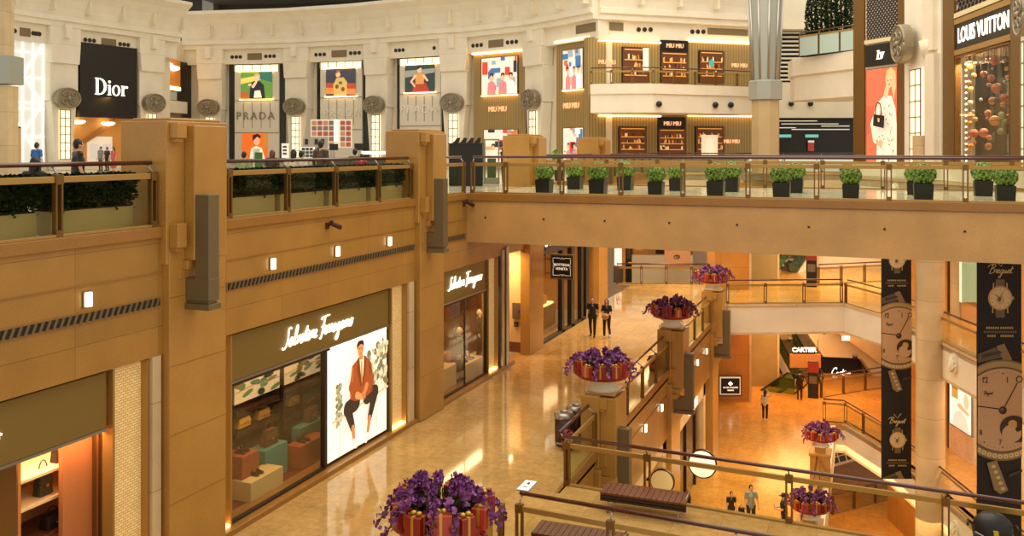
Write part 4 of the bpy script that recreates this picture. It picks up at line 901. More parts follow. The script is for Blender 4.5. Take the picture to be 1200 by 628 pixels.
# serif letters built from thick and thin strokes
def serif(fr,txt,a,z,h,m,par,off):
    b=MB(); x=a
    def bar(x0,x1,z0,z1): b.fbox(fr,x0,x1,z0,z1,off,off+.06)
    def ring(cx,cz,rx,rz,tv,th,a0=0,a1=2*PI):
        n=20
        for k in range(n):
            p=a0+(a1-a0)*k/n; q=a0+(a1-a0)*(k+1)/n
            P=[(cx+rx*math.cos(p),cz+rz*math.sin(p)),(cx+rx*math.cos(q),cz+rz*math.sin(q)),(cx+(rx-tv)*math.cos(q),cz+(rz-th)*math.sin(q)),(cx+(rx-tv)*math.cos(p),cz+(rz-th)*math.sin(p))]
            b.fslab(fr,P,off,off+.06)
    for ch in txt:
        if ch=='D': bar(x+.08*h,x+.22*h,z,z+h); bar(x,x+.3*h,z,z+.04*h); bar(x,x+.3*h,z+.96*h,z+h); ring(x+.3*h,z+.5*h,.5*h,.5*h,.15*h,.05*h,-PI/2,PI/2); bar(x+.2*h,x+.3*h,z,z+.05*h); bar(x+.2*h,x+.3*h,z+.95*h,z+h); x+=.9*h
        elif ch=='i': bar(x+.07*h,x+.19*h,z,z+.62*h); bar(x,x+.26*h,z,z+.035*h); bar(x,x+.15*h,z+.59*h,z+.62*h); ring(x+.13*h,z+.82*h,.075*h,.075*h,.075*h,.075*h); x+=.33*h
        elif ch=='o': ring(x+.29*h,z+.31*h,.29*h,.33*h,.11*h,.04*h); x+=.66*h
        elif ch=='r': bar(x+.07*h,x+.19*h,z,z+.62*h); bar(x,x+.28*h,z,z+.035*h); bar(x,x+.15*h,z+.59*h,z+.62*h); ring(x+.33*h,z+.42*h,.15*h,.2*h,.06*h,.06*h,PI*.25,PI); ring(x+.42*h,z+.55*h,.07*h,.07*h,.07*h,.07*h); x+=.5*h
    b.build('lettering',m,par)
a0,z0=fr.q(110.5,110.5); serif(fr,'Dior',a0,z0,1.22,M['letter'],t,.06)
for i,(x,y) in enumerate(((95,143),(130,145))):
    c=fr.loc(x,y,-.3); tt=thing('ceiling_lamp','round glowing ceiling lamp inside the amber shop under the black sign, %s one'%('left','right')[i],'lamp',c,'lamps inside the amber shop'); b=MB(); b.lathe([(0,-.15),(.35,-.1),(.5,.05),(.4,.12)],c.x,c.y,c.z,16); b.build('lamp_shade',M['lamp'],tt); b=MB(); b.cyl((c.x,c.y),.04,c.z+.1,c.z+.5,8); b.build('stem',M['gold'],tt)
mb=MB(); a0,a1,b0,b1=fr.rect(100,140,138,168)
b=MB(); b.fslab(fr,[(a0,b0+.2),(a0+.4,b0),(a1,b1-.5),(a1,b1)],-.58,-.5); tag(b.build('stair_flank',cm('a86a2a')),'slanting amber stair side inside the shop under the black sign','stair')
t=thing('display_window','white framed display with two small lit niches inside the amber shop','display',fr.loc(120,190,-.5)); b=MB(); fr.box(b,110,139,160,192,-.78,-.7); b.build('back',cm('e8dcc8',.3),t)
for x0,x1 in ((113,122),(127,137)): b=MB(); fr.box(b,x0,x1,168,185,-.7,-.62); b.build('niche',cm('c8c0b8',.5),t)
# --- white lattice facade
fr=LX.fr(6,58)
t=thing('lattice_screen','tall glowing white lattice screen with crossed diagonal bars at the far left','screen',fr.loc(32,190,-.5)); b=MB(); fr.box(b,2,57.5,41,192,-.8,-.5); b.build('screen',cm('dcdcd4',.42),t)
b=MB()
for x in (9,20,32,44,56): fr.box(b,x-.7,x+.7,41,190,-.5,-.4)
for y in (60,90,120,127,160): fr.box(b,2,57,y-.8,y+.8,-.5,-.4)
for (x0,y0,x1,y1) in ((9,50,56,125),(56,50,9,125),(9,120,56,190),(56,120,9,190)):
    p=fr.q(x0,y0); q=fr.q(x1,y1); b.fstroke(fr,[p,q],.16,-.42)
b.build('lattice',cm('f6f4ea',.7),t)
t=thing('tan_door','plain tan door leaf in the white lattice screen','door',fr.loc(18,190,-.4)); b=MB(); fr.box(b,9,28,148,192,-.38,-.3); b.build('frame',M['dark'],t); b=MB(); fr.box(b,10,27,150,192,-.3,-.2); b.build('leaf',cm('d8b07a'),t); b=MB(); fr.box(b,12,13,170,172,-.2,-.1); b.build('handle',M['steel'],t)
mb=MB(); f0=od(-16,HZ,46); f1=od(8,HZ,46); PN=PF(f0,f1); PN.box(mb,-18,9,100,210,-1,0); PN.box(mb,-16,4,-60,70,-1,-.1); w=st(mb,'pillar_left',M['tan']); mb=MB(); PN.box(mb,-20,13,65,98,-1.2,.15); st(mb,'collar',M['cladding'],w)
# --- corner between the two wings
fr=PF(od(186,HZ,75),od(232,HZ,82))
mb=MB(); fr.box(mb,186,232,48,192,-.6,-.3); c=st(mb,'wall_corner',M['cream2'])
mb=MB(); fr.box(mb,214,231,74,138,-.3,-.1); st(mb,'dark_panel',M['black'],c)
t=thing('corner_window','amber lit window with a ceiling lamp in the corner right of the black sign','window',fr.loc(202,105,-.3)); b=MB(); fr.box(b,190,214,69,106,-.3,-.2); b.build('room',cm('b06a20',.5),t)
b=MB(); 
for x,y in ((197,76),(205,80)): b.sph(fr.loc(x,y,-.1),(.5,.5,.22),10,6)
b.build('lamp',M['lamp'],t); b=MB(); fr.box(b,192,213,101,105,-.2,-.1); b.build('counter',uplight,t)
t=thing('notice_panel','small pale notice panel flanked by black squares below the amber corner window','panel',fr.loc(203,117,-.2)); b=MB(); fr.box(b,190,217,106,118,-.3,-.1); b.build('board',M['black'],t); b=MB(); fr.box(b,197,208,107,117,-.1,-.05); b.build('notice',cm('b8c4c0'),t)
mb=MB(); fr.box(mb,186,217,118,132,-.3,.2); st(mb,'balcony_front',M['cream'],c); mb=MB(); fr.box(mb,186,217,132,145,-.3,-.1); st(mb,'grille_band',cm('7c6c4c'),c)
# --- roof space behind the cornice
mb=MB(); mb.prism([(-62,78),(-20,86),(-20,86.5),(-62,78.5)],15,34); st(mb,'wall_roof_space',cm('2c2a26'))
fr=PF(od(180,HZ,88),od(480,HZ,84))
mb=MB(); fr.box(mb,120,640,-60,70,-.5,0); w=st(mb,'wall_upper',cm('3a3832'))
mb=MB(); fr.box(mb,243,256,-40,40,0,1); fr.box(mb,452,520,-40,40,0,1); st(mb,'post',M['cladding'],w); mb=MB(); fr.box(mb,258,450,-60,4,0,6); fr.box(mb,170,240,-60,-14,0,6); st(mb,'soffit',cm('6a675e'),w)
# ================================================================== RIGHT OF THE FAR FACADE
c=od(897,HZ,57.5)
mb=MB(); mb.lathe([(.88,ZB),(.88,zf(117,57.5))],c.x,c.y,0,8,False,PI/8,2*PI+PI/8); o=st(mb,'column',stone('granite_column','b09a6c','c8b48a',50,.45,low=.06))
mb=MB(); mb.lathe([(1.05,zf(117,57.5)),(1.08,zf(96,57.5)),(.9,zf(94,57.5))],c.x,c.y,0,8,False,PI/8,2*PI+PI/8); st(mb,'collar',M['cladding'],o)
mb=MB(); mb.lathe([(.82,zf(95,57.5)),(1.05,zf(0,57.5)),(1.15,22)],c.x,c.y,0,10,False); st(mb,'cladding',M['cladding'],o)
mb=MB()
for k in range(10):
    a=2*PI*k/10; mb.tube([(c.x+.83*math.cos(a),c.y+.83*math.sin(a),zf(95,57.5)),(c.x+1.06*math.cos(a),c.y+1.06*math.sin(a),zf(0,57.5))],.07,6)
st(mb,'flutes',M['steel'],o)
fr=PF(od(880,HZ,67),od(1010,HZ,67))
mb=MB(); fr.box(mb,880,1012,-30,33,-.5,.6); fr.box(mb,880,1012,33,36,-.5,.9); fr.box(mb,880,1012,97,138,-.5,.4); w=st(mb,'wall_far_end',M['cream2'])
mb=MB(); fr.box(mb,880,1012,33,98,-.9,-.6); fr.box(mb,880,1012,134,185,-.9,-.6); st(mb,'dark_back',M['black'],w)
t=thing('louvre_screen','screen of pale horizontal louvres on black, right of the fluted column','louvre',fr.loc(928,97,-.3)); b=MB()
for y in range(37,97,5): fr.box(b,905,948,y,y+1.9,-.55,-.2)
b.build('slats',cm('e8e4d4'),t); b=MB(); fr.box(b,905,948,34,97,-.62,-.55); b.build('backing',M['dark'],t)
t=thing('strip_light_ceiling','thin white ceiling strip lights in the black shop behind the fluted column','lamp',fr.loc(955,140,-.2)); 
for x0,x1,y in ((914,960,141),(918,985,144.5),(914,935,149),(965,998,147),(930,998,151)): b=MB(); fr.box(b,x0,x1,y,y+1,-.5,-.4); b.build('light_strip',cm('e8e0c8',.5),t)
for i,(x0,x1) in enumerate(((915,929),(946,961))): b=MB(); fr.box(b,x0,x1,157.5,161,-.5,-.35); tag(b.build('teal_sign',cm('6fb8b0',.6)),'small teal lit sign in the black shop, %s of the two'%('left','right')[i],'sign','teal signs in the black shop')
t=thing('red_display','small red and white display at the back of the black shop','display',fr.loc(952,178,-.4)); b=MB(); fr.box(b,949,956,166,177,-.5,-.4); b.build('panel',cm('a83a2a',.3),t); b=MB(); fr.box(b,949,956,164.5,167,-.4,-.35); b.build('header',cm('e8e0d0',.3),t)
for i,(x,y) in enumerate(((924.5,122),(947,122))):
    c=fr.loc(x,y,.55); tt=thing('spot_lamp','small black round lamp on the cream band above the black shop, %s one'%('left','right')[i],'lamp',c,'lamps above the black shop'); b=MB(); b.sph(c,(.2,.2,.2),10,7); b.build('housing',M['black'],tt); b=MB(); fr.box(b,x-1.5,x+1.5,y-1.5,y+1.5,.38,.5); b.build('bracket',M['dark'],tt)
# white balcony with hedge
bd=Fac([(926,62),(935,58.5),(1012,54)])
PW=[bd.pt(926),bd.pt(931),bd.pt(1012)]
mb=MB(); sweep(mb,PW,[(-4,zf(116,58)),(0,zf(116,58)),(0,zf(88,58)),(.15,zf(86,58)),(.15,zf(66,58)),(-4,zf(66,58)),(-4,zf(116,58))]); st(mb,'wall_terrace',M['cream'])
rail('pale glass balustrade on the white terrace below the tall hedge',[bd.pt(936),bd.pt(1010)],zf(66,58),1,'upper storey balustrades',sp=1.9,h=1.55,simple=True,glassm='frost')
def leafball(n,rad,ls,seed,zs=1,mats=2,c=(0,0,0),shell=.75):
    b=MB(); r=random.Random(seed)
    for k in range(n):
        u=r.uniform(-1,1); a=r.uniform(0,2*PI); q=math.sqrt(1-u*u); d=Vector((q*math.cos(a),q*math.sin(a),u)); p=Vector(c)+Vector((d.x*rad,d.y*rad,d.z*rad*zs))*(shell+(1.04-shell)*r.random())
        t1=d.orthogonal().normalized(); t1=(t1*math.cos(k)+d.cross(t1)*math.sin(k)); t2=(d.cross(t1)+d*r.uniform(-.7,.9)).normalized(); s=ls*r.uniform(.7,1.3); b.mi=r.randrange(mats)
        b.poly([p-t1*s*.5,p+t2*s*.5,p+t1*s*.5,p-t2*s*.5])
    return b
for i in range(5):
    x=951+11.5*i; v=od(x,HZ,bd.d(x)+1.6); zb_=zf(66,58); t=thing('column_shrub','tall dark column shrub on the white terrace, %s from the left'%ORD[i],'shrub',(v.x,v.y,zb_),'column shrubs on the terrace')
    b=MB(); r=random.Random(i); base=Vector((v.x,v.y,zb_))
    for k in range(900):
        a=r.uniform(0,2*PI); z=.9+3.3*r.random(); rr=.42*(1-.35*max(0,(z-2.5)/1.8))*math.sqrt(r.uniform(.5,1)); p=base+Vector((rr*math.cos(a),rr*math.sin(a),z)); s=.16; e=Vector((r.uniform(-1,1),r.uniform(-1,1),r.uniform(-1,1))).normalized(); g=e.orthogonal(); b.mi=r.randrange(2); b.poly([p-e*s*.5,p+g*s*.4,p+e*s*.5,p-g*s*.4])
    b.build('foliage',[M['leafdark'],M['leafdark2']],t); b=MB(); b.tube([base+Vector((0,0,.4)),base+Vector((0,0,3.6))],.08,6); b.build('stem',cm('3a2a18'),t); b=MB(); b.lathe([(0,0),(.38,0),(.45,.9),(.36,.9),(.35,.75)],base.x,base.y,base.z,12); b.build('pot',M['pot'],t)
# ================================================================== UPPER RIGHT FACADE (behind the bridge)
VX=Fac([(1000,53),(1013,52),(1051,49.5),(1060,48.6),(1105,44.2),(1118,43),(1184,36.7),(1200,35.2),(1260,30.5)])
def vpost(x0,x1,nm,m,dep=.5,y0=-40,y1=188):
    fr=VX.fr(x0,x1); mb=MB(); fr.box(mb,x0,x1,y0,y1,-.5,dep); a0,a1,b0,b1=fr.rect(x0,x1,y0,y1); st(mb,nm,m,None,.03)
    return fr
TOPZ=17.5
def vslab(fr,mb,x0,x1,z0,z1,o0,o1):
    a0=fr.q(x0,100)[0]; a1=fr.q(x1,100)[0]; mb.fbox(fr,a0,a1,z0,z1,o0,o1)
for x0,x1 in ((1000,1012.5),(1052,1060),(1105,1118),(1184,1197)):
    fr=VX.fr(x0,x1); mb=MB(); vslab(fr,mb,x0,x1,ZB,TOPZ,-.12,.02); st(mb,'pillar_bronze',M['bronze'],None,.03)['kind']='structure'
mb=MB()
for x0,x1 in ((1000,1013),(1013,1051),(1051,1060),(1060,1105),(1105,1118),(1118,1184),(1184,1260)):
    fr=VX.fr(x0,x1)
    if x0!=1118: vslab(fr,mb,x0,x1,ZB,TOPZ,-.3,-.12)
    else:
        vslab(fr,mb,x0,x1,12.7,TOPZ,-.4,-.3); a1_=fr.q(x1,100)[0]; mb.fbox(fr,-7,a1_,ZB,TOPZ,-3.2,-2.8); mb.fbox(fr,a1_,a1_+.2,ZB,TOPZ,-3.2,-.3); mb.fbox(fr,-7,a1_,12.75,12.95,-3,-.35)
    vslab(fr,mb,x0,x1,ZB,7.45,-.3,.1)
st(mb,'wall_right_front',M['cream'])
# narrow bay: lattice, monogram sign, poster
fr=VX.fr(1013,1051); zq=lambda x,y:fr.q(x,y)[1]
t=thing('lattice_grille','gold lattice grille above the monogram sign','grille',fr.loc(1032,45,-.5),'gold lattice grilles')
def lattice(fr,x0,x1,z0,z1,t,n):
    a0=fr.q(x0,100)[0]; a1=fr.q(x1,100)[0]; b=MB(); b.fbox(fr,a0,a1,z0,z1,-.3,-.2); b.build('backing',cm('e8d8a8',.25),t); b=MB(); s=(a1-a0)/n
    for d in (1,-1):
        k=-int((z1-z0)/s)-1
        while k<n+1:
            A=(a0+k*s,z0) if d>0 else (a0+k*s,z1); B=(A[0]+(z1-z0),z1 if d>0 else z0)
            lo=max(0,(a0-A[0])); hi=min(z1-z0,a1-A[0])
            if hi>lo: b.tube([fr.p(A[0]+lo,A[1]+d*lo,-.12),fr.p(A[0]+hi,A[1]+d*hi,-.12)],.06,4,False)
            k+=1
    b.build('lattice',M['dark'],t); b=MB(); b.fbox(fr,a0-.05,a1+.05,z0-.22,z0,-.3,.03); b.build('sill',cm('e0cfa0'),t)
zs0,zs1=zq(1032,76.5),zq(1032,51)
lattice(fr,1014,1051,zs1+.3,TOPZ,t,10)
t=thing('shop_sign','black sign with a white interlaced two-letter monogram above the red poster','sign',fr.loc(1032,76,-.4),'upper shop signs'); b=MB(); vslab(fr,b,1014,1051,zs0,zs1,-.3,-.02); b.build('sign_panel',M['black'],t)
ac,_=fr.q(1032,64); zc=(zs0+zs1)/2; b=MB()
for P in ([(-.36,.30),(-.12,.30),(-.12,.27),(-.19,.25),(-.25,-.26),(.0,-.26),(.06,-.12),(.09,-.12),(.05,-.31),(-.42,-.31),(-.42,-.28),(-.34,-.26),(-.28,.25),(-.36,.27)],[(-.12,.16),(.08,.16),(.08,.13),(.03,.12),(.12,-.14),(.25,.12),(.19,.13),(.19,.16),(.36,.16),(.36,.13),(.31,.12),(.12,-.3),(.06,-.3),(-.06,.12),(-.12,.13)]):
    b.fslab(fr,[(ac+x*.8,zc+z*.8) for x,z in P],-.02,.03)
b.build('monogram',M['letter'],t)
t=thing('fashion_poster','tall red poster of a person in a pale dress holding a small black bag','poster',fr.loc(1032,184,-.4)); 
a0=fr.q(1014,100)[0]; a1=fr.q(1051,100)[0]; z0=7.45; z1=zs0-.12; b=MB(); b.fbox(fr,a0,a1,z0,z1,-.3,-.05); b.build('frame',M['bronze'],t)
A=(a1-a0)/(z1-z0)
sh=[('d9694a',[(0,0),(1,0),(1,1),(0,1)]),('c85a3e',[(0,.3),(.3,.35),(.25,.6),(0,.62)]),('e2b47c',[(.68,.97),(.82,1.0),(.96,.95),(.98,.8),(.9,.66),(.84,.8),(.72,.78),(.64,.86)]),
('eedfc8',[(.34,.0),(.36,.2),(.3,.36),(.34,.52),(.44,.66),(.62,.72),(.84,.7),(.96,.58),(1,.4),(1,0)]),('eedfc8',limb((.48,.62),(.22,.42),.045,.035)),('eedfc8',limb((.22,.42),(.32,.25),.035,.04)),('e3b48e',limb((.66,.72),(.72,.8),.035,.03)),('e6b890',ell(.77,.86,.11,.075)),('e3b48e',ell(.5,.22,.09,.03)),('d8a880',limb((.36,.24),(.5,.18),.02,.018)),
('7a4a30',ell(.73,.865,.02,.006)),('7a4a30',ell(.83,.865,.02,.006)),('b04a3a',ell(.78,.825,.03,.006)),('e2b47c',[(.64,.86),(.7,.95),(.82,.96),(.9,.9),(.78,.93),(.69,.88)])]
r=random.Random(5)
for k in range(46): sh.append((r.choice(['c87858','d8a878','b86a52','d8c4a0']),ell(.34+.62*r.random(),.04+.6*r.random(),.03,.01,6,r.random()*3)))
sh+=[('1c1812',[(.34,.40),(.7,.37),(.72,.5),(.36,.52)]),('c8b078',[(.5,.44),(.56,.435),(.56,.475),(.5,.48)])]+[('1c1812',q) for q in strip([(.43,.51),(.44,.6),(.5,.64),(.58,.63),(.62,.58),(.62,.5)],.03,A)]
paint(fr,a0+.05,a1-.05,z0+.05,z1-.05,sh,t,'poster_print',-.04,.004,.6)
# white pilaster with medallion and lamp
fr=VX.fr(1060,1105)
mb=MB(); vslab(fr,mb,1061,1104,ZB,TOPZ,-.12,.05); o=st(mb,'pillar_white',M['cream']); o['kind']='structure'
mb=MB(); vslab(fr,mb,1092,1103,ZB,13,.05,.35); vslab(fr,mb,1088,1100,13.2,TOPZ,.05,.3); st(mb,'fluting',M['cream2'],o)
am,zm=fr.q(1071,51.5); 
t=None; medallion(fr,am,zm-.0,1.75,2.05,'large round steel medallion on the white pilaster between the two bronze posts',.35,.5)
mb=MB(); mb.lathe([(0,-.8),(.3,-.75),(.55,-.3),(.62,.25),(0,.25)],*fr.p(fr.q(1090,60)[0],0,-.1).to_tuple()[:2],zm-.3,20); st(mb,'bracket',M['cream2'],o)
pillar_light(fr,fr.q(1075,100,.1)[0],7.5,12.4,.62,'tall lit glass panel below the large steel medallion',.08)
b=MB(); vslab(fr,b,1083,1091,7.45,9.0,.22,.6); st(b,'tan_block',M['tan'],o)
fr=VX.fr(1197,1255); mb=MB(); vslab(fr,mb,1198,1250,ZB,TOPZ,-.75,.05); o=st(mb,'pillar_white',M['cream']); o['kind']='structure'
medallion(fr,fr.q(1208,20)[0],fr.q(1204,18)[1],1.3,1.7,'steel medallion cut by the right edge of the frame',.1,.35)
pillar_light(fr,fr.q(1207,100)[0],7.5,12.4,.3,'lit glass strip at the right edge of the frame',.08)
# wide bay: lattice, name sign, window with balls
fr=VX.fr(1118,1184); ac,_=fr.q(1151,60)
zs0,zs1=fr.q(1151,49.5)[1],fr.q(1151,17)[1]
t=thing('lattice_grille','gold lattice grille above the white-lettered name sign, at the top edge','grille',fr.loc(1151,10,-.5),'gold lattice grilles'); lattice(fr,1119,1184,zs1+.52,TOPZ,t,14)
t=thing('shop_sign','dark sign with bold white two-word name above the window of coloured balls','sign',fr.loc(1151,50,-.4),'upper shop signs'); b=MB(); vslab(fr,b,1118.5,1183.5,zs0,zs1,-.3,-.04); b.build('sign_panel',cm('231c14'),t)
b=MB(); vslab(fr,b,1118,1184,zs0-.25,zs0,-.3,.0); vslab(fr,b,1118,1184,zs1,zs1+.25,-.3,.0); b.build('trim',M['gold'],t)
text('LOUIS VUITTON',fr,ac-.12,(zs0+zs1)/2,.98,M['letter'],t,off=-.03,bold=.012,sx=.80,extr=.01)
t=thing('display_window','tall window full of hanging coloured balls under the bold name sign','window',fr.loc(1151,186,-.7)); a0=fr.q(1119,100)[0]; a1=fr.q(1183,100)[0]; z1=zs0-.3
b=MB(); b.fbox(fr,a0,a1,7.45,z1,-.1,-.08); b.build('pane',M['shopglass'],t); b=MB()
for q in (a0,a1-.08): b.fbox(fr,q,q+.08,7.45,z1,-.25,.0)
b.fbox(fr,a0,a1,7.45,7.55,-.25,.0); b.fbox(fr,a0,a1,z1-.08,z1,-.25,.0); b.build('frame',M['bronze'],t)
b=MB(); b.fbox(fr,a0-5,a1,7.45,z1,-2.75,-2.7); b.mi=1
r=random.Random(8)
for k in range(24): x=a0-4+(a1-a0+3.5)*r.random(); z=7.6+(z1-8.6)*r.random(); b.fbox(fr,x,x+.25+.5*r.random(),z,z+.3+1.2*r.random(),-2.7,-2.6); b.mi=1+k%2
b.build('back_panels',[cm('3a2c1a'),cm('565442'),cm('281c10')],t)
t2=thing('string_lights','vertical string of small white bulbs at the left of the ball window','lights',fr.loc(1132,186,-.9)); b=MB(); a_=fr.q(1132,100,-.35)[0]
for k in range(19): b.sph(fr.p(a_,7.5+k*(z1-7.9)/18,-.35),.045,8,6)
b.build('bulb',M['lamp'],t2,0)['kind']='stuff'; b=MB(); b.tube([fr.p(a_,7.45,-.38),fr.p(a_,z1-.1,-.38)],.012,5); b.build('wire',M['dark'],t2)
for i,a_ in enumerate((a0+1.0,a1-.5)): t2=thing('spot_lamp','bright spot lamp at the top of the ball window, %s one'%('left','right')[i],'lamp',fr.p(a_+.3,z1-.25,-1),'spots in the ball window'); b=MB(); b.sph(fr.p(a_+.3,z1-.25,-1),(.12,.12,.06),10,6); b.build('bulb',M['lamp'],t2); b=MB(); p=fr.p(a_+.3,z1-.2,-1); b.lathe([(.13,0),(.1,.1),(0,.1)],p.x,p.y,p.z,12); b.build('housing',M['steel'],t2)
CN={'e0952e':'orange','d8804a':'coral','7a7a5a':'olive','cf7a55':'salmon','c06048':'brick-red','d88068':'pink','d87a48':'striped orange','e0a04a':'amber','7d9a78':'pale green','d8907a':'peach','c8694e':'rust','c8c0b0':'cream','c08c70':'rosy tan','b8b8ac':'silver-grey','8aa080':'sage green','d8924a':'apricot','d8b060':'straw yellow','e0a03a':'golden','5a4030':'dark brown','d87a62':'warm pink','6f8a6a':'mossy green','c8642e':'burnt orange','b87a3c':'ochre','d88080':'rose'}
BALLS=[(110,160,16,'e0952e'),(138,140,9,'d8804a'),(233,130,24,'d8804a'),(200,125,10,'cf7a55'),(290,128,16,'7a7a5a'),(180,196,17,'cf7a55'),(130,203,14,'d8804a'),(216,216,18,'c06048'),(106,237,13,'d88068'),(205,250,12,'c08c70'),(242,265,26,'d87a48'),(116,272,16,'e0a04a'),(285,235,12,'7d9a78'),(300,212,14,'d8907a'),(280,312,20,'c8694e'),(165,322,9,'c8c0b0'),(222,327,20,'c08c70'),(113,340,18,'b8b8ac'),(274,346,14,'c08c70'),(200,388,17,'d88068'),(128,378,7,'c8c0b0'),(111,396,16,'cf7a55'),(267,398,17,'8aa080'),(232,425,26,'d8924a'),(138,418,13,'d8b060'),(108,437,16,'e0a03a'),(196,415,9,'c06048'),(42,441,11,'5a4030'),(288,430,13,'7a7a5a'),(130,487,24,'d87a62'),(180,485,25,'d87a62'),(262,478,16,'6f8a6a'),(206,508,14,'d88068'),(105,512,12,'c06048'),(48,543,13,'c8642e'),(113,551,18,'e0952e'),(203,551,18,'b87a3c'),(135,533,8,'c8642e'),(113,585,9,'d88080'),(222,170,7,'c8c0b0'),(292,170,11,'d8b060')]
rows={}; PLACED=[]
for bl in sorted(BALLS,key=lambda q:q[0]): rows.setdefault(min(5,int((bl[1]-110)/80)),[]).append(bl)
RN=['top','second','third','fourth','fifth','lowest']; NTH=ORD+['ninth','tenth','eleventh','twelfth']
for k,row in sorted(rows.items()):
    for i,(x,y,r_,c_) in enumerate(row):
        px,py=1110+x/4.19,40+y/4.19; rr=r_/4.19*40.5/F*.94
        for off in [-.55-.1*q for q in range(22)]:
            a_,z_=fr.q(px,py,off); cc=fr.p(a_,z_,off)
            if all((cc-q).length>rr+q_+.04 for q,q_ in PLACED): break
        PLACED.append((cc,rr)); c=fr.p(a_,z_,off); rr=r_/4.19*40.5/F*.94
        t2=thing('hanging_ball','%s paper ball, %s from the left in the %s row of the ball window'%(CN[c_],NTH[i],RN[k]),'ornament',c,'coloured balls in the display window')
        b=MB(); b.sph(c,rr,16,11); b.build('ball',cm(c_,0,.45),t2); b=MB(); b.cyl((c.x,c.y),rr*.16,c.z+rr*.97,c.z+rr*1.12,8); b.tube([c+Vector((0,0,rr)),(c.x,c.y,z1)],.006,4); b.build('cord',M['dark'],t2)
        b=MB(); b.lathe([(rr*1.01*math.cos(u),rr*1.01*math.sin(u)) for u in (-.12,-.04,.04,.12)],c.x,c.y,c.z,18); b.build('band',cm({'e0952e':'c8641e'}.get(c_,'b06a3a')),t2)
# emblem on the upper right fascia
def shell_emblem(fr,a,z,s,label):
    t=thing('shell_emblem',label,'emblem',fr.p(a,z,0),'carved emblems on the gallery fronts')
    b=MB(); b.fslab(fr,ell(a,z,s*.62,s*.8,20),0,.1); b.build('base',M['cream'],t)
    b=MB()
    for k in range(7): an=PI*(.1+.8*k/6); b.tube([fr.p(a,z-s*.6,.16),fr.p(a+s*.5*math.cos(an),z-s*.4+s*1.05*math.sin(an),.12)],.09*s,6)
    b.build('ribs',M['cream'],t)
f2=PF(LVE[1],LVE[2]); a_,z_=f2.q(1050,224); shell_emblem(f2,a_,z_-.2,.9,'carved arch emblem on the white upper fascia seen through the bridge railing')
f2=PF(GA[2],GA[3]); a_,z_=f2.q(1119,426); shell_emblem(f2,a_,z_,.55,'carved shell emblem on the cream gallery front beside the round column')
a_,z_=f2.q(1120,622); shell_emblem(f2,a_,z_,.55,'carved shell emblem on the lower cream gallery front at the bottom of the frame')
# ================================================================== RIGHT GALLERY ROOMS (walkway level and below)
ga=Vector(GA[1]); gb=Vector(GA[4]); gd=(gb-ga).normalized(); gn=Vector((-gd.y,gd.x))  # towards the gallery side
BW=PF((ga+gn*3.2-gd*1.5),(gb+gn*3.2+gd*2))
# wall pieces of the back wall per storey
def bwall(name,x0,x1,z0,z1,m,o0=-.4,o1=0):
    mb=MB(); a0=BW.q(x0,400)[0]; a1=BW.q(x1,400)[0]; mb.fbox(BW,a0,a1,z0,z1,o0,o1); return st(mb,name,m)
for nm,z0,z1 in (('',0,6.3),('lower',ZC,-.4),('deep',ZD,ZC-.4)):
    bwall('wall_gallery_back',1040,1113,z0,z1,M['pier']); bwall('wall_gallery_back',1113,1240,z0,z1,M['cream'] if nm else cm('e0a868'))
bwall('trim_6',1111.5,1113,ZC,6.3,M['dark'],0,.06)
bwall('trim_7',1117,1126,0,6.3,M['tan'],0,.1)
t=thing('curtained_window','gold-framed window with pale green curtains on the right gallery, beside the second banner','window',BW.loc(1140,356,.02)); 
b=MB(); BW.box(b,1126,1152,290,357,0,.06); b.build('frame',M['gold'],t); b=MB()
for k in range(10): x=1129+k*2.2; BW.box(b,x,x+1.5,290,354,.06,.12)
b.build('curtain',cm('a8c09a',.25),t); b=MB(); BW.box(b,1127.5,1130,290,354,.06,.14); b.build('light_edge',cm('f0e8cc',.6),t)
t=thing('lit_poster','white lit poster of a pale figure with a gold box on the lower right wall','poster',BW.loc(1126,500,.02)); a0,a1,b0,b1=BW.rect(1115,1140,449,503)
b=MB(); b.fbox(BW,a0-.05,a1+.05,b0-.05,b1+.05,0,.08); b.build('frame',M['steel'],t)
paint(BW,a0,a1,b0,b1,[('f2efe6',[(0,0),(1,0),(1,1),(0,1)]),('d8d2c4',[(.1,0),(.25,.3),(.5,.42),(.8,.3),(1,0)]),('d8b08c',limb((.5,.5),(.85,.42),.06,.04)),('e0c0a0',ell(.8,.66,.13,.16)),('b8944a',[(.12,.62),(.42,.62),(.42,.86),(.12,.86)]),('8a6a2a',[(.12,.82),(.42,.82),(.42,.86),(.12,.86)])],t,'poster_print',.09,.004,.8)
b=MB(); BW.box(b,1113.5,1142,505,545,0,.06); st(b,'wall_pink_marble',stone('pink_marble','e0b494','ecd0b8',6,.2))
# hanging lamp-like details left out; orange wall behind far cross gallery
# --- far rooms under the bridge
def card(name,d,x0,x1,y0,y1,m,th=.3,parent=None):
    fr=PF(od(x0,HZ,d),od(x1,HZ,d)); b=MB(); fr.box(b,x0,x1,y0,y1,-th,0); return b,fr
for nm,d,x0,x1,y0,y1,m,th in (('wall_back',78,600,1120,240,760,M['cream'],.5),('wall_far_parapet',66,722,812,299,340,M['cream'],.4),('wall_far_shop',70,722,812,255,299,M['pier'],.4)):
    fr=PF(od(x0,HZ,d),od(x1,HZ,d)); b=MB(); fr.box(b,x0,x1,y0,y1,-th,0); st(b,nm,m)
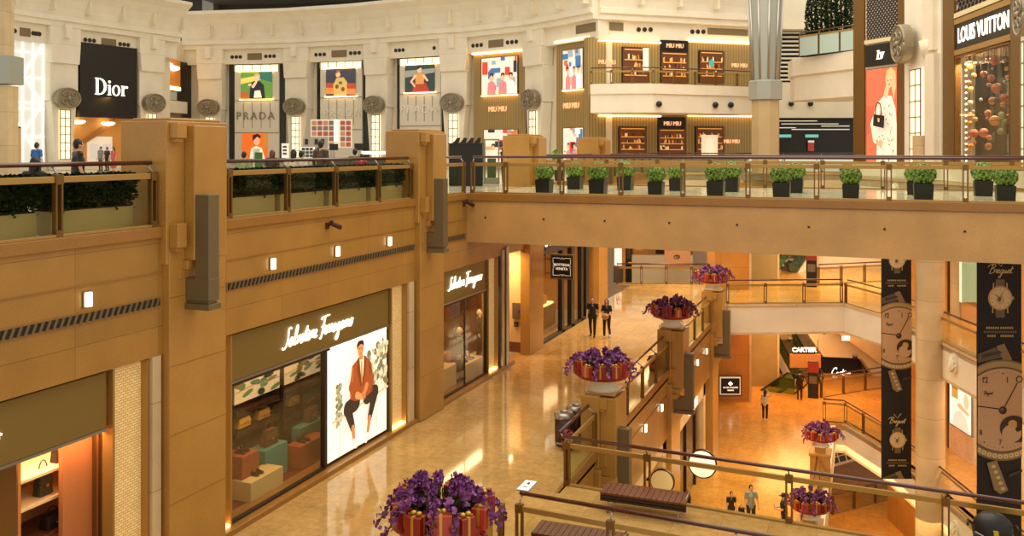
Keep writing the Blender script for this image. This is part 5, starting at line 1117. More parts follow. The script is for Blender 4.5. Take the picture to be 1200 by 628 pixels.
# orange pier and grey pier
for nm,d,x0,x1,m in (('pillar_orange',54,838,878,M['pier']),('pillar_grey',57.5,880,911,M['grey'])):
    fr=PF(od(x0,HZ,d),od(x1,HZ,d)); b=MB(); a0=fr.q(x0,300)[0]; a1=fr.q(x1,300)[0]; b.fbox(fr,a0,a1,ZC,6.3,-2.2,0); o=st(b,nm,m); o['kind']='structure'
    b=MB(); b.fbox(fr,a1,a1+.12,ZC,6.3,-.4,.02); st(b,'edge_trim',M['tan'],o)
fr=PF(od(838,HZ,53.7),od(878,HZ,53.7)); t=thing('wall_sign','black framed wall sign with a small cross emblem on the orange marble pier','sign',fr.loc(855,462,.02))
b=MB(); fr.box(b,841,869,439,464,0,.12); b.build('case',M['greymetal'],t); b=MB(); fr.box(b,843,867,441,461.5,.12,.16); b.build('border',cm('f0e4c8',.4),t); b=MB(); fr.box(b,844.2,865.8,442.4,460.2,.16,.2); b.build('face',M['black'],t)
a_,z_=fr.q(855,453); text('PATEK PHILIPPE',fr,a_,z_,.125,M['letter2'],t,off=.22,bold=.002); text('GENEVE',fr,a_,z_-.16,.105,M['letter2'],t,off=.22,bold=.004)
b=MB(); a_,z_=fr.q(855,448.5)
for k in range(4): an=PI/2*k; b.fslab(fr,ell(a_+.07*math.cos(an),z_+.07*math.sin(an),.05,.05,10),.2,.24)
b.build('emblem',M['letter'],t)
v=oz(866,469,ZC); t=thing('fire_extinguisher','small red fire extinguisher at the foot of the orange pier','extinguisher',(v.x,v.y,ZC)); b=MB(); b.lathe([(0,0),(.11,0),(.12,.05),(.12,.42),(.06,.52),(.03,.55),(0,.55)],v.x,v.y,ZC,14); b.build('cylinder',cm('9a1a12',0,.3),t); b=MB(); b.tube([(v.x,v.y,ZC+.55),(v.x+.1,v.y,ZC+.6),(v.x+.14,v.y,ZC+.3)],.02,6); b.build('hose',M['black'],t)
# far left glimpses: lit panel, dark frame, shop, banner, glass escalator
def far_thing(name,label,cat,d,x0,x1,y0,y1,parts,grp=None):
    fr=PF(od(x0-.01,HZ,d),od(x1+.01,HZ,d)); t=thing(name,label,cat,fr.loc((x0+x1)/2,y1),grp)
    for nm,a,b_,c,e,m,o0,o1 in parts: b=MB(); fr.box(b,a,b_,c,e,o0,o1); b.build(nm,m,t)
    return t,fr
far_thing('lit_advert','small white lit panel in an orange frame at the far end of the walkway','panel',58.5,719,733,288,312,[('frame',719,733,287,330,cm('b87838'),-.1,0),('panel',720,728.5,291,311,cm('f4ece0',.8),0,.05),('base',719,730,312,331,cm('4a4a3a'),0,.1)])
far_thing('dark_kiosk','tall dark kiosk with curved handles at the far end of the walkway','kiosk',60.2,734,742,286,309,[('body',733,740.5,286,331,M['black'],-.4,0),('panel',734.5,739,290,303,cm('3a3020'),0,.05),('shelf',736,745,307,309,cm('c8a070'),0,.3)])
far_thing('shop_shelf','gold-lit shop shelves with dark goods far under the bridge','shelf',69,742,778,284,299,[('back',742,778,280,299,cm('a8702c',.25),0,.1),('goods',768,777,292,297,M['dark'],.1,.4),('divider',757,759,284,297,cm('d8b078'),.1,.2),('lamp',744,752,289,291,M['strip'],.1,.2)])
t,fr=far_thing('hanging_banner','salmon hanging banner with a dark looping line drawing far under the bridge','banner',62,779,809,280,312,[('cloth',779,809,278,312,cm('c8946c'),-.05,0),('bottom_bar',779,809,311,312.5,cm('8a5a34'),-.06,.03)])
b=MB()
for cx,cy,rx,ry in ((793,301,3.5,2.2),(784,290,3,3),(801,289,3.2,2.6),(794,300,2,1.2),(786,287,2,1.6),(804,286,1.6,2)):
    a_,z_=fr.q(cx,cy); b.fstroke(fr,[(a_+rx*.058*math.cos(u*.7),z_+ry*.058*math.sin(u*.7)) for u in range(10)],.05,.02)
b.build('drawing',M['dark'],t)
def escalator(label,A,B,w,name='escalator',glassm='greenglass'):
    """A = low end, B = high end (both at floor height), w = step width"""
    A=Vector(A); B=Vector(B); t=thing(name,label,'escalator',A,'escalators'); h=Vector((B.x-A.x,B.y-A.y,0)); hl=h.normalized(); s=Vector((-hl.y,hl.x,0))
    b=MB(); N=22; P=[]
    def sec(p,z0,z1): return [(p+s*w/2+Vector((0,0,z)))[:] for z in (z0,z1)]+[(p-s*w/2+Vector((0,0,z)))[:] for z in (z1,z0)]
    vs=[]; pts=[A-hl*1.2,A,B,B+hl*1.2]
    for p in pts: vs+=sec(p,-1.0,-.12)
    fs=[]
    for k in range(len(pts)-1):
        for q in range(4): fs.append((k*4+q,k*4+(q+1)%4,k*4+4+(q+1)%4,k*4+4+q))
    fs+=[(0,1,2,3),(12,15,14,13)]; b.faces(vs,fs); b.build('truss',M['cream2'],t)
    b=MB()
    for k in range(N):
        p=A.lerp(B,(k+.5)/N); l=h.length/N; b.obox((p.x,p.y),(hl.x,hl.y),(s.x,s.y),-l/2,l/2,-w/2+.08,w/2-.08,p.z-.15,p.z+.1)
    b.build('steps',M['greymetal'],t)
    for q in (-1,1):
        o=s*(q*w/2); up=Vector((0,0,1)); b=MB()
        path=[A-hl*.9+o+up*.1,A-hl*1.25+o+up*.5,A-hl*1.0+o+up*.92,A+o+up*.95,B+o+up*.95,B+hl*1.0+o+up*.92,B+hl*1.25+o+up*.5,B+hl*.9+o+up*.1]
        b.tube(path,.05,8); b.build('handrail',M['black'],t)
        b=MB(); pts2=[A-hl*.9,A,B,B+hl*.9]; vs=[]
        for p in pts2:
            for e in (-.01,.01): vs+=[tuple(p+o+s*e),tuple(p+o+s*e+up*.9)]
        b.faces(vs,[(k*4,k*4+4,k*4+5,k*4+1) for k in range(3)]+[(k*4+2,k*4+3,k*4+7,k*4+6) for k in range(3)]+[(k*4+1,k*4+5,k*4+7,k*4+3) for k in range(3)]); b.build('glass_side',M[glassm],t)
    return t
E0=od(842,318,66); E1=od(806,268,66); escalator('green glass escalator climbing to the left far under the bridge',(E0.x,E0.y,0-.2),(E1.x,E1.y,5.2),1.5)
a=oz(925,333,0.0); b_=od(985,300,64); escalator('escalator landing on the far cross gallery beside the dark pylon',(a.x-.5,a.y+6,0.05),(a.x+3.5,a.y+13,6.3),1.4)
a=oz(905,468,ZC); escalator('green glass escalator sinking from the lower floor beside the grey pier',(a.x-4.6,a.y+3.5,ZC-4.2),(a.x+.5,a.y+2.2,ZC+.05),1.3)
a=oz(943,462,ZC); escalator('escalator rising behind the person and the tan hanging board on the lower floor',(a.x-.2,a.y+3.2,ZC+.02),(a.x-2.6,a.y+7.5,ZC+2.9),1.3)
# sloping underside of a stair between the far floors
for nm,d,P,m in (('stair_soffit',60,[(921,354),(940,362),(1045,428),(1045,470),(1010,420),(965,418)],M['cream2']),('stair_soffit',62,[(911,390),(925,390),(965,420),(960,428),(911,428)],M['tan']),('stair_soffit',58,[(975,385),(985,385),(1050,415),(1050,440)],M['tan'])):
    fr=PF(od(900,HZ,d),od(1050,HZ,d)); b=MB(); b.fslab(fr,[fr.q(*p) for p in P],-1.5,0); st(b,nm,m)['kind']='structure'
# black jewellery shop on the lower floor
fr=PF(od(905,HZ,61),od(1045,HZ,61))
b=MB(); fr.box(b,911,1050,418,470,-.4,0); st(b,'wall_dark_shop',M['black'])
t=thing('shop_sign','white script shop name on the black lower-floor shopfront','sign',fr.loc(985,440,0),'lower floor shop signs'); b=MB(); fr.box(b,963,1012,421,450,0,.05); b.build('sign_panel',M['black'],t); a_,z_=fr.q(973,438); b=MB(); script(b,fr,'Cartier',a_,z_-.12,.55,.05,.08,.2); b.build('lettering',M['letter'],t)
t=thing('lit_doorway','bright white lit opening at the right end of the black shopfront','doorway',fr.loc(1028,462,0)); b=MB(); fr.box(b,1019,1040,430,468,0,.08); b.build('opening',cm('fff2d0',1.2),t); b=MB(); fr.box(b,1017.5,1019,424,468,0,.15); fr.box(b,1009,1012,424,468,0,.15); b.build('post',M['bronze'],t)
t=thing('display_case','pale oval display case behind glass in the black shop','display',fr.loc(985,455,.3)); b=MB(); c=fr.loc(985,456,.9); b.lathe([(0,-1),(.9,-1),(.9,-.2),(.7,0),(0,.05)],c.x,c.y,c.z,20); b.build('case',cm('b8a888'),t); b=MB(); b.lathe([(.91,-.5),(.93,-.5),(.93,-.4),(.91,-.4)],c.x,c.y,c.z,20); b.build('band',M['gold'],t)
fr=PF(od(905,HZ,56.2),od(985,HZ,56.2)); t=thing('hanging_board','tan board hanging over the lower escalator with a white lit name above it','sign',fr.loc(944,431,0)); b=MB(); fr.box(b,926,962,415,431,-.12,0); b.build('board',cm('b88450'),t,.01); b=MB(); fr.box(b,930,955,411.5,415,-.1,-.04); b.build('top_bar',M['dark'],t)
a_,z_=fr.q(942.5,410); text('CARTIER',fr,a_,z_,.38,M['letter'],t,off=0,bold=.012); b=MB()
for x in (929,959): fr.box(b,x-.2,x+.2,398,415,-.1,-.06)
b.build('hanger',M['dark'],t)
def pylon(label,v,h):
    t=thing('sign_pylon',label,'sign',v,'dark pylons by the escalators'); b=MB(); b.box(v.x-.3,v.x+.3,v.y-.15,v.y+.15,v.z,v.z+h); b.build('body',M['black'],t,.02); b=MB(); b.box(v.x-.31,v.x+.31,v.y-.16,v.y+.16,v.z+h*.7,v.z+h*.98); b.build('red_top',cm('8a2a1a',0,.4),t); b=MB(); b.box(v.x-.22,v.x+.22,v.y-.165,v.y-.15,v.z+h*.4,v.z+h*.6); b.build('notice',cm('6a5a44'),t)
pylon('red-topped dark pylon beside the escalator on the far cross gallery',oz(951,336,0)+Vector((0,0,0)),2.3)
pylon('red-topped dark pylon beside the person at the lower escalator',oz(953,466,ZC),2.2)
t=thing('exit_sign','small white hanging sign under the far cross gallery','sign',od(991,396,52)); fr=PF(od(960,HZ,52),od(1020,HZ,52)); b=MB(); fr.box(b,987,996,394,399,-.06,0); b.build('panel',cm('f2f0ff',.9),t); b=MB(); fr.box(b,987.5,988,388,394,-.04,-.02); fr.box(b,995,995.5,388,394,-.04,-.02); b.build('hanger',M['steel'],t)
for i,(x,y,d) in enumerate(((925,398,58),(966,389,54),(1002,418,57),(926,306,60))):
    c=od(x,y,d); t=thing('dome_camera','small dark ceiling camera far away, %s'%('under the far cross gallery by the dark opening','on the soffit of the far cross gallery','on the sloping cream soffit','above the walkway-level escalator')[i],'camera',c,'far ceiling cameras'); b=MB(); b.sph(c,(.16,.16,.14),10,7); b.build('dome',M['black'],t); b=MB(); b.cyl((c.x,c.y),.18,c.z+.06,c.z+.16,12); b.build('mount',M['steel'],t)
# ================================================================== LOWER SHOPS UNDER THE WALKWAY
mb=MB(); mb.box(WA-1.3,WA-1.1,20,50,ZC,-2.4); st(mb,'wall_lower_shops',cm('5a3a1c'))
mb=MB(); mb.box(WA-.3,WA-.02,36,36.45,ZC,-2.5); mb.box(WA-.3,WA-.02,42.2,42.7,ZC,-2.5); mb.box(WA-.3,WA-.02,36,42.7,-3.05,-2.5); mb.box(WA-.3,WA-.02,26.2,26.6,ZC,-2.5); mb.box(WA-.3,WA-.02,33.2,33.8,ZC,-2.5); mb.box(WA-.3,WA-.02,26.2,33.8,-2.9,-2.5); st(mb,'trim_8',M['tan'])
t=thing('glass_shopfront','dark glass shopfront in a cream surround below the walkway, beyond the lit round sign','shopfront',(WA-.2,39,ZC)); b=MB(); b.box(WA-.22,WA-.2,36.45,42.2,ZC+.1,-3.05); b.build('pane',M['shopglass'],t)
for y in (38.6,40.9): b=MB(); b.box(WA-.26,WA-.14,y-.07,y+.07,ZC,-3.05); b.build('mullion',M['dark'],t)
f=Fr((WA-.02,38.3,-2.93),(0,1,0)); text('LUK FOOK',f,1.1,.15,.5,M['letter'],t,name='lettering') if False else None
b=MB(); r=random.Random(2)
for k in range(5): b.fbox(f,.2+.42*k,.45+.42*k,.02,.34,0,.04)
b.build('lit_lettering',M['letter'],t)
mb=MB(); mb.box(WA-.5,WA-.25,29.8,33.2,ZC,-2.9); st(mb,'wall_orange_panel',M['pier']); 
mb=MB(); mb.box(WA-.28,WA-.1,29.2,29.5,ZC,-2.9); mb.box(WA-.28,WA-.2,27.9,28.0,ZC,-2.9); st(mb,'trim_9',M['greymetal'])
def round_sign(label,x,y,z,r_,em=.8):
    t=thing('round_sign',label,'sign',(x,y,z),'round lit signs below the walkway'); f=Fr((x,y,z),(1,0,0))
    b=MB(); b.fslab(f,ell(0,0,r_,r_,30),-.12,.0); b.build('case',M['dark'],t); b=MB(); b.fslab(f,ell(0,0,r_*.9,r_*.9,30),0,.03); b.build('lit_face',cm('f4ecd8' if em>.5 else 'd0bc90',em),t)
    b=MB(); b.fbox(f,-r_-.25,-r_+.05,-.05,.05,-.1,-.04); b.build('arm',M['dark'],t)
round_sign('round white lit sign with a dark rim below the walkway, half behind the handrail',WA+.62,38.0,-4.72,.6)
round_sign('pale round lit sign nearer the camera below the walkway',WA+.5,30.6,-2.95,.42,.1)
# ================================================================== HANGING BANNERS
def banner(label,x0,x1,d,ytop,ybot,yscript,cyc):
    fr=PF(od(x0,HZ,d),od(x1,HZ,d)); w=fr.L; zt=EYE-(ytop-HZ)*d/F; zb_=EYE-(ybot-HZ)*d/F; zs=EYE-(yscript-HZ)*d/F; H=zt-zb_
    t=thing('hanging_banner',label,'banner',fr.p(w/2,zb_),'black watch banners'); b=MB(); b.fbox(fr,0,w,zb_,zt,-.03,0); b.build('cloth',cm('17120d',0,.7),t)
    b=MB(); b.fbox(fr,-.02,w+.02,zt,zt+.06,-.05,.02); b.fbox(fr,-.02,w+.02,zb_-.04,zb_,-.04,.01); b.build('bar',M['black'],t)
    sh=[]; T=lambda a,v,c:(a,((zs-(v+6*c)*w)-zb_)/H)
    def add(col,pts,c): sh.append((col,[T(a,v,c) for a,v in pts]))
    for c in cyc:
        # small watch
        cx,cv=.52,.6
        add('6a5a3c',[(cx-.1,cv-.42),(cx+.1,cv-.42),(cx+.11,cv-.2),(cx-.11,cv-.2)],c); add('6a5a3c',[(cx-.11,cv+.2),(cx+.11,cv+.2),(cx+.1,cv+.44),(cx-.1,cv+.44)],c)
        for q in (-1,1): add('b8985c',[(cx+q*.15-.015,cv-.34),(cx+q*.15+.015,cv-.34),(cx+q*.17+.015,cv+.34),(cx+q*.17-.015,cv+.34)],c)
        add('b8985c',[(cx+.25,cv-.04),(cx+.31,cv-.03),(cx+.31,cv+.03),(cx+.25,cv+.04)],c)
        add('b8985c',ell(cx,cv,.275,.275,28),c); add('d8c090',ell(cx,cv,.24,.24,28),c); add('c8a878',ell(cx,cv+.05,.1,.1,16),c); add('6a5030',ell(cx-.02,cv+.03,.04,.05,12),c)
        for k in range(12): an=PI/6*k; add('5a4428',ell(cx+.2*math.cos(an),cv+.2*math.sin(an),.012,.012,6),c)
        for q in strip([(cx-.12,cv-.08),(cx,cv),(cx+.06,cv-.14)],.014): add('3a2a18',q,c)
        # small print: rows of fine marks too small to read
        for v,x0_,x1_,col in ((1.27,.2,.46,'b09858'),(1.27,.52,.78,'b09858'),(1.36,.14,.86,'6a5a3a'),(1.45,.22,.42,'b09858'),(1.45,.52,.78,'b09858')):
            x=x0_
            while x<x1_: add(col,[(x,v-.025),(x+.035,v-.025),(x+.035,v+.025),(x,v+.025)],c); x+=.05
        # big dial
        cx,cv=.56,3.12
        add('5a5040',[(.0,1.86),(.4,1.7),(.62,1.92),(.0,2.06)],c); add('8a7048',[(.42,1.68),(.6,1.62),(.78,1.98),(.6,2.04)],c); add('3a3226',[(.1,1.86),(.5,1.78),(.55,1.84),(.1,1.95)],c)
        add('7a6440',ell(cx,cv,1.14,1.14,60),c); add('a8905c',ell(cx,cv,1.1,1.1,60),c); add('6a5434',ell(cx,cv,.98,.98,60),c)
        for k in range(26):
            an=PI*k/26+.05; add('d8c490',ell(cx+1.04*math.cos(an),cv+1.04*math.sin(an),.048,.048,8),c); add('8a7044',ell(cx+1.04*math.cos(an),cv+1.04*math.sin(an),.022,.022,6),c)
        add('c4a078',ell(cx,cv-.01,.93,.93,60),c)
        for k in range(60): an=2*PI*k/60; r0=.86 if k%5 else .83; add('4a3422',ell(cx+r0*math.cos(an),cv+r0*math.sin(an),.01 if k%5 else .02,.01 if k%5 else .02,6),c)
        for q in strip([(cx,cv-.02),(cx-.6,cv-.1)],.024): add('2e2218',q,c)
        for q in strip([(cx,cv),(cx+.33,cv-.62)],.024): add('2e2218',q,c)
        add('2e2218',ell(cx+.37,cv-.7,.075,.075,16),c); add('c4a078',ell(cx+.37,cv-.7,.05,.05,16),c); add('2e2218',ell(cx,cv,.09,.09,18),c); add('6a5a48',ell(cx-.02,cv-.02,.04,.04,10),c)
        add('3a2a1a',ell(cx+.27,cv+.42,.34,.3,28,.3),c); add('c8a47a',ell(cx+.2,cv+.52,.22,.2,20),c); add('c8a058',ell(cx+.22,cv+.3,.1,.085,16),c); add('2a1e14',ell(cx+.34,cv+.42,.06,.06,12),c)
        for q in strip([(cx+.34,cv+.42),(cx+.6,cv+.3)],.02): add('2e2218',q,c)
        add('8a7450',[(.2,4.3),(.42,4.24),(.68,4.92),(.5,5.0),(.36,4.9)],c); add('3a3022',[(.7,4.55),(1,4.45),(1,4.5),(.7,4.62)],c)
        for k in range(5): add('c8b078',ell(.35+.052*k,4.38+.125*k,.05,.04,8),c)
    paint(fr,0,w,zb_,zt,sh,t,'print',.004,.0005)
    g=cm('c0a468',.15); k_=cm('3a2818')
    for c in cyc:
        Z=lambda v:zs-(v+6*c)*w
        if zb_+.1<Z(0)<zt-.1:
            b=MB(); L=script_len('Breguet'); script(b,fr,'Breguet',w*.24,Z(0)-.06,w*.5/L*1.05,.022,.05,.35); b.build('script_lettering',g,t)
        if zb_+.1<Z(-.2)<zt-.1:
            b=MB(); b.fstroke(fr,[(w*.40,Z(-.26)),(w*.52,Z(-.12)),(w*.64,Z(-.28))],.02,.05); b.build('crossed_hands',g,t)
        for n_,a_,v_,sz in (('12',.15,2.44,.3),('1',.66,2.44,.3),('7',.5,3.84,.26),('8',.06,3.62,.26)):
            if zb_+.2<Z(v_)<zt-.2: text(n_,fr,w*a_,Z(v_),sz,k_,t,name='numeral',off=.075,extr=.004,sx=.8)
        if zb_+.1<Z(2.72)<zt-.1: b=MB(); script(b,fr,'Breguet',w*.12,Z(2.76),.12,.012,.08,.35); b.build('dial_script',k_,t)
    return t,fr,zt
t,fr,zt=banner('narrow black watch banner hanging left of the round column',1033,1068,41.0,283,560,494,(-1,0))
b=MB(); p=fr.p(.2,zt+.05); q=fr.p(1.2,zt+.05); b.tube([p,(p.x+2.2,p.y+3.2,5.12)],.03,6); b.tube([q,(q.x+1.6,q.y+2.4,5.12)],.03,6); b.build('hanging_rod',M['steel'],t)
t,fr,zt=banner('wide black watch banner hanging near the right edge of the frame',1145,1197,31.5,285,700,318,(0,1))
# ================================================================== PLANTS
hb=thing('planter_hedge','dark hedge planter','planter',(0,0,0),'hedge planters along the left gallery')
b=MB(); b.box(-.22,.22,-.95,.95,0,.42); b.build('planter_box',M['planter'],hb,.015); b=MB(); b.box(-.19,.19,-.92,.92,.42,.45); b.build('soil',M['soil'],hb)
b=MB(); r=random.Random(4)
for k in range(6500):
    p=Vector((r.uniform(-.26,.3),r.uniform(-1.0,1.0),.42+.58*math.sqrt(r.random())+.06*math.sin(r.random()*9))); e=Vector((r.uniform(-1,1),r.uniform(-1,1),r.uniform(-.6,1))).normalized(); g=e.orthogonal().normalized(); s_=r.uniform(.05,.1); b.mi=0 if r.random()<.72 else 1
    b.poly([p-e*s_*.6,p+g*s_*.4,p+e*s_*.6,p-g*s_*.4])
for k in range(40): x,y=r.uniform(-.15,.15),r.uniform(-.9,.9); b.tube([(x,y,.44),(x+r.uniform(-.1,.1),y+r.uniform(-.1,.1),.9)],.01,4)
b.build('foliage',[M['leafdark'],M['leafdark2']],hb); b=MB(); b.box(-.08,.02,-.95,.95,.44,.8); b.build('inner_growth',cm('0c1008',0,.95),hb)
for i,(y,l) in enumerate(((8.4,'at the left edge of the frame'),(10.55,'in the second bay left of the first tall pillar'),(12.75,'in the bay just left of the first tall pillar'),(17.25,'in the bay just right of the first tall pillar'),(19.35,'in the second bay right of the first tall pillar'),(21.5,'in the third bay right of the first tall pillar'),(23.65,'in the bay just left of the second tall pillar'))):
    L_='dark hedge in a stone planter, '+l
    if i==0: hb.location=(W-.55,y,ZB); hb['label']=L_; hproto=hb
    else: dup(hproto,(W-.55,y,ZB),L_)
tp=thing('potted_topiary','x','shrub',(0,0,0),'clipped shrubs in black pots on the bridge')
b=MB(); b.hexa([(-.24,-.24,0),(.24,-.24,0),(.24,.24,0),(-.24,.24,0)],[(-.26,-.26,.46),(.26,-.26,.46),(.26,.26,.46),(-.26,.26,.46)]); b.build('pot',M['pot'],tp,.012); b=MB(); b.box(-.23,.23,-.23,.23,.45,.466); b.build('soil',M['soil'],tp)
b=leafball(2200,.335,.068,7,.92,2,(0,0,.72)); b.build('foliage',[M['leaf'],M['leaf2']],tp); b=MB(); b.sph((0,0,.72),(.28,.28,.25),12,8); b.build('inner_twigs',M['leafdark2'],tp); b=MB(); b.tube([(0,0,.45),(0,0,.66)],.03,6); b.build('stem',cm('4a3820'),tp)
fx=[638,701,769,839,916,997,1082,1178]; bx=[674,733,793,857,932,1072,1152]
first=True
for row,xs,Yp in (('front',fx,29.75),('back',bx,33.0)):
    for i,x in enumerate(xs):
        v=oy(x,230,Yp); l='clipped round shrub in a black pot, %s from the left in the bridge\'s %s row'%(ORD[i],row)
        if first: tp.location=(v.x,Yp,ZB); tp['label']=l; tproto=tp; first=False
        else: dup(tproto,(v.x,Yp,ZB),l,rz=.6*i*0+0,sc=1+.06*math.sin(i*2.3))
# small green plant between the far pillars on the left gallery
v=od(655,180,44); t=thing('potted_palm','small pale green plant beside the far stone pillar behind the bridge','plant',(v.x,v.y,ZB)); b=MB(); b.lathe([(0,0),(.2,0),(.26,.5),(.2,.5)],v.x,v.y,ZB,14); b.build('pot',M['pot'],t); b=MB(); r=random.Random(3)
for k in range(26): an=r.random()*6.3; e=Vector((math.cos(an),math.sin(an),0)); p=Vector((v.x,v.y,ZB+.5)); h_=r.uniform(.5,1.0); b.poly([p,p+e*.25+Vector((0,0,h_))+e.orthogonal()*.06,p+e*.45+Vector((0,0,h_*.9)),p+e*.25+Vector((0,0,h_))-e.orthogonal()*.06])
b.build('leaves',M['leaf2'],t)
# ================================================================== FLOWER BOWLS
fb=thing('flower_bowl','x','flowers',(0,0,0),'orchid bowls on the pillars')
b=MB(); b.lathe([(0,0),(.42,0),(.42,.06),(.3,.1),(.34,.18),(.62,.34),(.66,.4),(0,.38)],0,0,0,30); b.build('bowl',M['cream2'],fb)
b=MB(); b.lathe([(.58,.31),(.7,.34),(.76,.42),(.74,.5),(.56,.48)],0,0,0,30); b.build('red_cloth',M['redrim'],fb)
for k in range(11):
    a=2*PI*k/11; sz=(.28,.34,.25,.3)[k%4]; r=.68; c,s=math.cos(a),math.sin(a); b=MB(); b.obox((c*r,s*r),(-s,c),(c,s),-sz/2,sz/2,-sz*.42,sz*.42,.44,.44+sz*1.15); x=b.build('gift_box',M['red'] if k%3 else cm('b03c22',0,.3),fb,.01)
    b=MB(); b.obox((c*r,s*r),(-s,c),(c,s),-.022,.022,-sz*.43,sz*.43,.44,.445+sz*1.16); b.obox((c*r,s*r),(-s,c),(c,s),-sz*.51,sz*.51,-.022,.022,.44,.445+sz*1.16)
    for q in (-1,1): b.sph((c*r-s*q*.05,s*r+c*q*.05,.47+sz*1.16),(.05,.05,.03),8,5)
    b.build('ribbon',M['ribbon'],x)
b=MB(); r=random.Random(12)
for k in range(420):
    a=r.random()*6.283; rr=.52*math.sqrt(r.random()); p=Vector((rr*math.cos(a),rr*math.sin(a),.45+.35*r.random())); e=Vector((math.cos(a),math.sin(a),r.uniform(-.2,.9))).normalized(); g=e.orthogonal().normalized(); L=r.uniform(.1,.2); b.poly([p,p+e*L*.5+g*.03,p+e*L,p+e*L*.5-g*.03])
b.build('leaves',M['leafdark2'],fb)
for k in range(15):
    a=2*PI*k/15+r.uniform(-.12,.12); out=k%3!=2; reach=r.uniform(.78,1.0) if out else r.uniform(.3,.5); h=r.uniform(.42,.58) if out else r.uniform(.5,.62); c,s=math.cos(a),math.sin(a); dr=.34 if out else .12
    P=[Vector((c*(.1+reach*q),s*(.1+reach*q),.55+h*math.sin(PI*.8*q)-dr*q*q)) for q in (j/14 for j in range(15))]
    b=MB(); b.tube(P,.012,5); sp=b.build('orchid_stem',M['stem'],fb)
    b=MB(); rr_=random.Random(k)
    for j in range(5,15):
        for m_ in range(6):
            p=P[j]+Vector((rr_.uniform(-.055,.055),rr_.uniform(-.055,.055),rr_.uniform(-.06,.05))); b.mi=0 if rr_.random()<.6 else 1; d=Vector((rr_.uniform(-1,1),rr_.uniform(-1,1),rr_.uniform(-.3,1))).normalized(); t1=d.orthogonal().normalized(); t2=d.cross(t1); q_=.056*(1.15-.03*j)
            for pe in range(5):
                an=2*PI*pe/5; u=t1*math.cos(an)+t2*math.sin(an); v_=d.cross(u); b.poly([p,p+u*q_*.6+v_*q_*.45+d*.012,p+u*q_+d*.022,p+u*q_*.6-v_*q_*.45+d*.012])
    b.build('orchid_blossom',[M['purple'],M['purple2']],sp)
b=MB(); b.tube([(.72,-.1,.42),(.84,-.12,.3),(.85,-.12,.08)],.035,6,True,True,[.05,.04,.015]); b.build('tassel',M['redrim'],fb)
bowls=[((WA-.02,14.5,1.28),'largest bowl of purple orchids and red gift boxes, at the bottom edge of the frame'),((WA,24.95,1.55),'bowl of purple orchids on the pillar beside the two litter bins'),((WA,34.8,1.55),'bowl of mauve orchids on the middle pillar of the walkway edge'),((WA,44.7,1.55),'bowl of mauve orchids on the farthest pillar of the walkway edge')]
v1=ox(960,507,-1.9); v2=ox(950,607,-1.9)
bowls+=[((-1.9,v1.y+1.6,-5.05),'bowl of orchids on the lower-floor pillar beside the banner'),((-1.9,v2.y-.3,-5.1),'bowl of orchids on the lower floor seen through the long balustrade')]
for i,(p,l) in enumerate(bowls):
    if i==0: fb.location=p; fb['label']=l; fproto=fb; fb.scale=(1.12,1.12,1.12)
    else: dup(fproto,p,l,rz=.9*i,sc=1.0 if i<4 else .9)
for p in (bowls[4][0],bowls[5][0]):
    y=p[1]; mb=MB(); mb.box(-2.35,-1.5,y-.5,y+.5,ZC-1.4,-5.3); mb.box(-2.15,-1.7,y-.3,y+.3,-5.3,-5.03); mb.box(-2.4,-1.45,y-.55,y+.55,-5.4,-5.28); st(mb,'pillar',M['pillar'],None,.02)['kind']='structure'
for p,_l in bowls[:4]: mb=MB(); mb.lathe([(.5,p[2]-.06),(.5,p[2]+.0),(.3,p[2]+.004)],p[0],p[1],0,24); st(mb,'pillar_cap',M['cream2'])['kind']='structure'
# ================================================================== WALKWAY FURNITURE
def bench(label,x0,x1,y0,y1,dz=0):
    t=thing('slatted_bench',label,'bench',((x0+x1)/2,(y0+y1)/2,0),'slatted benches'); L=x1-x0; sl=(y1-y0)
    for k in range(15):
        b=MB(); x=x0+L*k/15; b.hexa([(x,y0,.4),(x+L/15-.012,y0-.0,.4),(x+L/15-.012,y1,.43),(x,y1,.43)],[(x,y0,.45),(x+L/15-.012,y0,.45),(x+L/15-.012,y1,.47),(x,y1,.47)]); b.build('seat_slat',M['wood'],t)
    for z,nm in ((.36,'front_slat'),(.29,'front_slat')): b=MB(); b.box(x0,x1,y0-.012,y0+.02,z-.025,z+.025); b.build(nm,M['dark'],t)
    b=MB(); b.box(x0,x1,y0+.02,y0+.06,.25,.4); b.box(x0,x1,y1-.06,y1-.02,.25,.42); b.build('frame',M['dark'],t)
    for x in (x0+.18,x1-.18):
        for y in (y0+.05,y1-.05): b=MB(); e=-.06 if y<(y0+y1)/2 else .06; b.tube([(x,y,.3),(x,y+e*.2,.18),(x,y+e,.0)],.022,8); b.build('leg',M['steel'],t)
    b=MB(); b.tube([(x1-.1,y1-.04,.46),(x1-.02,y1-.02,.56),(x1-.02,y0+.1,.5)],.012,6); b.build('armrest',M['steel'],t)
bench('reddish slatted bench on the cross bridge in front of the long balustrade',-5.68,-3.72,20.2,20.85)
bench('slatted bench cut by the bottom edge behind the nearest balustrade',-6.4,-4.5,17.55,18.2)
def bin_(label,x,y):
    t=thing('litter_bin',label,'bin',(x,y,.0),'litter bins by the flower pillar'); b=MB(); b.lathe([(0,.1),(.25,.1),(.26,.16),(.26,.78),(0,.78)],x,y,0,28); b.build('body',cm('3a1c14',0,.35),t); b=MB(); b.lathe([(.265,.76),(.285,.8),(.28,.87),(.22,.92),(.13,.93),(.12,.88)],x,y,0,28); b.build('lid',M['steel'],t); b=MB(); b.lathe([(.0,.885),(.125,.885)],x,y,0,20); b.build('opening',M['black'],t); b=MB(); b.lathe([(0,0),(.22,0),(.22,.06),(.265,.06),(.265,.12),(0,.12)],x,y,0,28); b.build('base',M['steel'],t)
